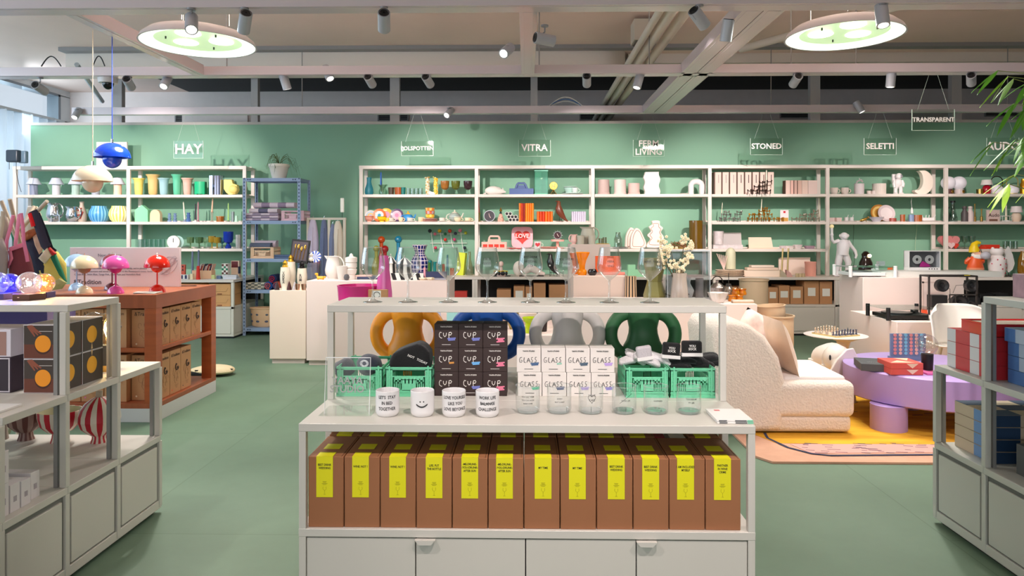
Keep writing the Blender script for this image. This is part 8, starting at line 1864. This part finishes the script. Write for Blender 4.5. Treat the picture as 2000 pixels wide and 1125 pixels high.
for k in range(2):
    o = plainbox('game_box',1741,1803,4.87,CZT + .041 * k,.040,.20,(226,92,82),'red game box with a pale triangle, %s of two on the lilac table' % ('lower','upper')[k],grp='red game boxes on the table',rz=-.02)
    B().prism([(-.005,.036),(.075,.036),(.035,.004)][::-1],-.001,0).make('printed_triangle',mat((244,210,180),.5),o)
    if k: B().slab([(-.10,.02),(-.02,.10),(.06,.02)],.0402,.0408).slab([(.0,.19),(.05,.10),(.1,.19)],.0402,.0408).make('printed_triangle',mat((244,210,180),.5),o)
t = T('four_in_a_row','upright blue grey connect game with pastel discs on the lilac table','game',1775,5.42,CZT)
t.part('grid_frame',t.b().box(-37,37,0,8,0,8).box(-34,34,2,6,8,52),mat((116,134,164),.5))
for i in range(6):
    for j in range(6):
        t.part('disc',t.b().lathe([(0,0),(3.2,0),(3.2,1),(0,1)],seg=14).xf(Matrix.Translation(((-26 + 10.3 * i) * t.s,1.4 * t.s,(14 + 7 * j) * t.s)) @ Matrix.Rotation(pi / 2,4,'X')),mat(((232,150,140),(130,196,214),(240,190,170))[(i * 2 + j * 3) % 3],.5))
t = T('bulb_lamp','clear globe lamp with glass drops on a black socket, on the lilac table','table lamp',1811,5.0,CZT)
t.part('socket',t.b().lathe([(0,0),(10,0),(11,34),(0,34)],seg=28),mat((24,22,26),.4)); t.part('glass_globe',t.b().ball(0,0,52,19,19,20,seg=36,n=20),gl((246,244,240),.7,.12)); b = t.b(); rnd = random.Random(2)
for i in range(60): a,r,z = rnd.uniform(0,6.28),rnd.uniform(0,14),rnd.uniform(36,60); b.ball(r * cos(a),r * sin(a),z,.9,seg=6,n=4)
t.part('glass_drops',b,mat((240,234,224),.2,.4))
tag(B().box(-.12,.1,-.06,.06,0,.012).make('game_tray',mat((226,110,170),.5),None,(2.86,4.93,CZT)),'small pink tray lying behind the post of the right unit','tray')
ch = empty('chair',(wx(1876,5.98),5.98,0),'glossy white moulded shell chair behind the lilac table','chair',rz=.08)
def shell(u,v):
    a = (u - .5) * 2; w_ = .262 * (1 - .22 * max(0,(v - .72) / .28) ** 3); z = .44 + .33 * v
    return (a * w_,-.10 * a * a * 1.6 + .10 + .06 * v,z - .05 * (abs(a) ** 5) * max(0,v - .5) * 2)
B().grid(shell,24,14).grid(lambda u,v: ((u - .5) * .50,-.24 + .34 * v,.44 + .03 * (2 * u - 1) ** 2 - .02 * sin(pi * v)),16,8).make('shell',mat((244,236,228),.12,coat=.8),ch,solid=.012,ang=80)
for x in (-.19,.19):
    for y in (-.18,.12): B().tube([(x * .6,y * .6,.44),(x,y,0)],[.018,.012],seg=12).make('leg',WHITE,ch)
t = T('potted_bamboo','tall bamboo plant reaching in from the right edge with bright leaves','plant',2082,4.0,0)
t.part('pot',B().lathe([(0,0),(.14,0),(.17,.3),(.155,.3),(.14,.25),(0,.25)],seg=32),mat((90,90,88),.6))
b = B(); lf = B(); rnd = random.Random(21)
for k in range(4):
    a = k * 1.6; x,y = .05 * cos(a),.05 * sin(a); b.tube([(x,y,.25),(x * 2,y * 2,1.4),(x * 3 - .05,y * 3,2.45)],[.012,.010,.005],seg=8)
for k in range(105):
    z = rnd.uniform(1.62,2.4); a = rnd.uniform(0,6.28); x0 = rnd.uniform(-.14,.1); y0 = rnd.uniform(-.15,.15)
    ex = rnd.uniform(.06,.26); bx,by,bz = x0 + ex * cos(a) * .8,y0 + ex * sin(a) * .8,z + .02
    b.tube([(x0 * .5,y0 * .5,z - .05),(bx,by,bz)],.002,seg=4)
    for q in range(2):
        L = rnd.uniform(.12,.22); aa = a + rnd.uniform(-.6,.6); dr = rnd.uniform(.4,1.1); W = .019
        dx,dy,dz = cos(aa) * cos(dr),sin(aa) * cos(dr),-sin(dr); px_,py_ = -sin(aa),cos(aa); vs = []
        for u,w_ in ((0,.1),(.2,.8),(.45,1),(.75,.6),(1,0)):
            c_ = (bx + dx * L * u,by + dy * L * u,bz + dz * L * u - .03 * u * u)
            vs += [(c_[0] - px_ * W * w_,c_[1] - py_ * W * w_,c_[2]),(c_[0],c_[1],c_[2] + .004),(c_[0] + px_ * W * w_,c_[1] + py_ * W * w_,c_[2])]
        lf._add(vs,[(3 * i + s_,3 * i + s_ + 1,3 * i + s_ + 4,3 * i + s_ + 3) for i in range(4) for s_ in (0,1)],k % 2)
t.part('stems',b,mat((120,130,70),.6)); t.part('leaves',lf,[mat((168,210,70),.45),mat((108,164,66),.45)])
# -- clothes rail with robes
t = T('clothes_rail','pale wooden clothes rail with hanging robes beside the blue rack','clothes rack',640,9.45,0); z1 = zz(425,9.45)
rl = B().box(wx(600,9.45) - wx(640,9.45),wx(676,9.45) - wx(640,9.45),-.02,.02,z1 - .03,z1)
t.part('top_bar',rl,mat((226,214,198),.5))
for px in (602,643,673): t.part('post',B().cbox(wx(px,9.45) - wx(640,9.45),0,0,.035,.035,z1 - .03),mat((226,214,198),.5))
def robe(px,w_,c,lb,top,bot,Y=9.45):
    t = T('robe',lb,'robe',px,Y,zz(bot,Y),'robes on the clothes rail'); h = bot - top; m_ = mat(c,.95,bump=.6,bscale=70,sheen=.3)
    def fn(u,v):
        a = 2 * pi * u; k = (.35 + .65 * min(1,(1 - v) * 3.2) ** .6); f_ = 1 + .10 * sin(7 * a) * (1 - v)
        return (w_ * k * f_ * cos(a) * .5,7 * k * f_ * sin(a),h * v)
    t.part('robe_body',t.b().grid(fn,40,14),m_); t.part('hanger_hook',t.b().tube([(0,0,h - 2),(0,0,h + 3),(1.5,0,h + 5)],.5),CHROME)
    t.part('front_fold',t.b().tube([(-1,-7.5,h * .1),(0,-7.6,h * .5),(1,-5.5,h * .85)],[1.6,2,1.4],seg=8),m_)
robe(611,22,(222,208,232),'long lilac robe at the left of the clothes rail',427,545)
robe(633,17,(112,122,156),'slate blue robe beside the lilac one',427,550)
robe(650,15,(130,138,170),'grey blue robe behind the cream one',438,548)
robe(660,22,(240,224,206),'cream robe at the right of the clothes rail',432,540)
Xx('wand_lamp','slim white stick lamp standing behind the clothes rail','floor lamp',668.5,9.9,0,[('stem',lambda b: b.cyl(0,0,0,10,2).cyl(0,0,0,.5,229),mat((60,60,60),.5)),('light_head',lambda b: b.cbox(0,0,229,7,5,28),mat((250,244,232),.4,emit=.25),{'bev': .01})])
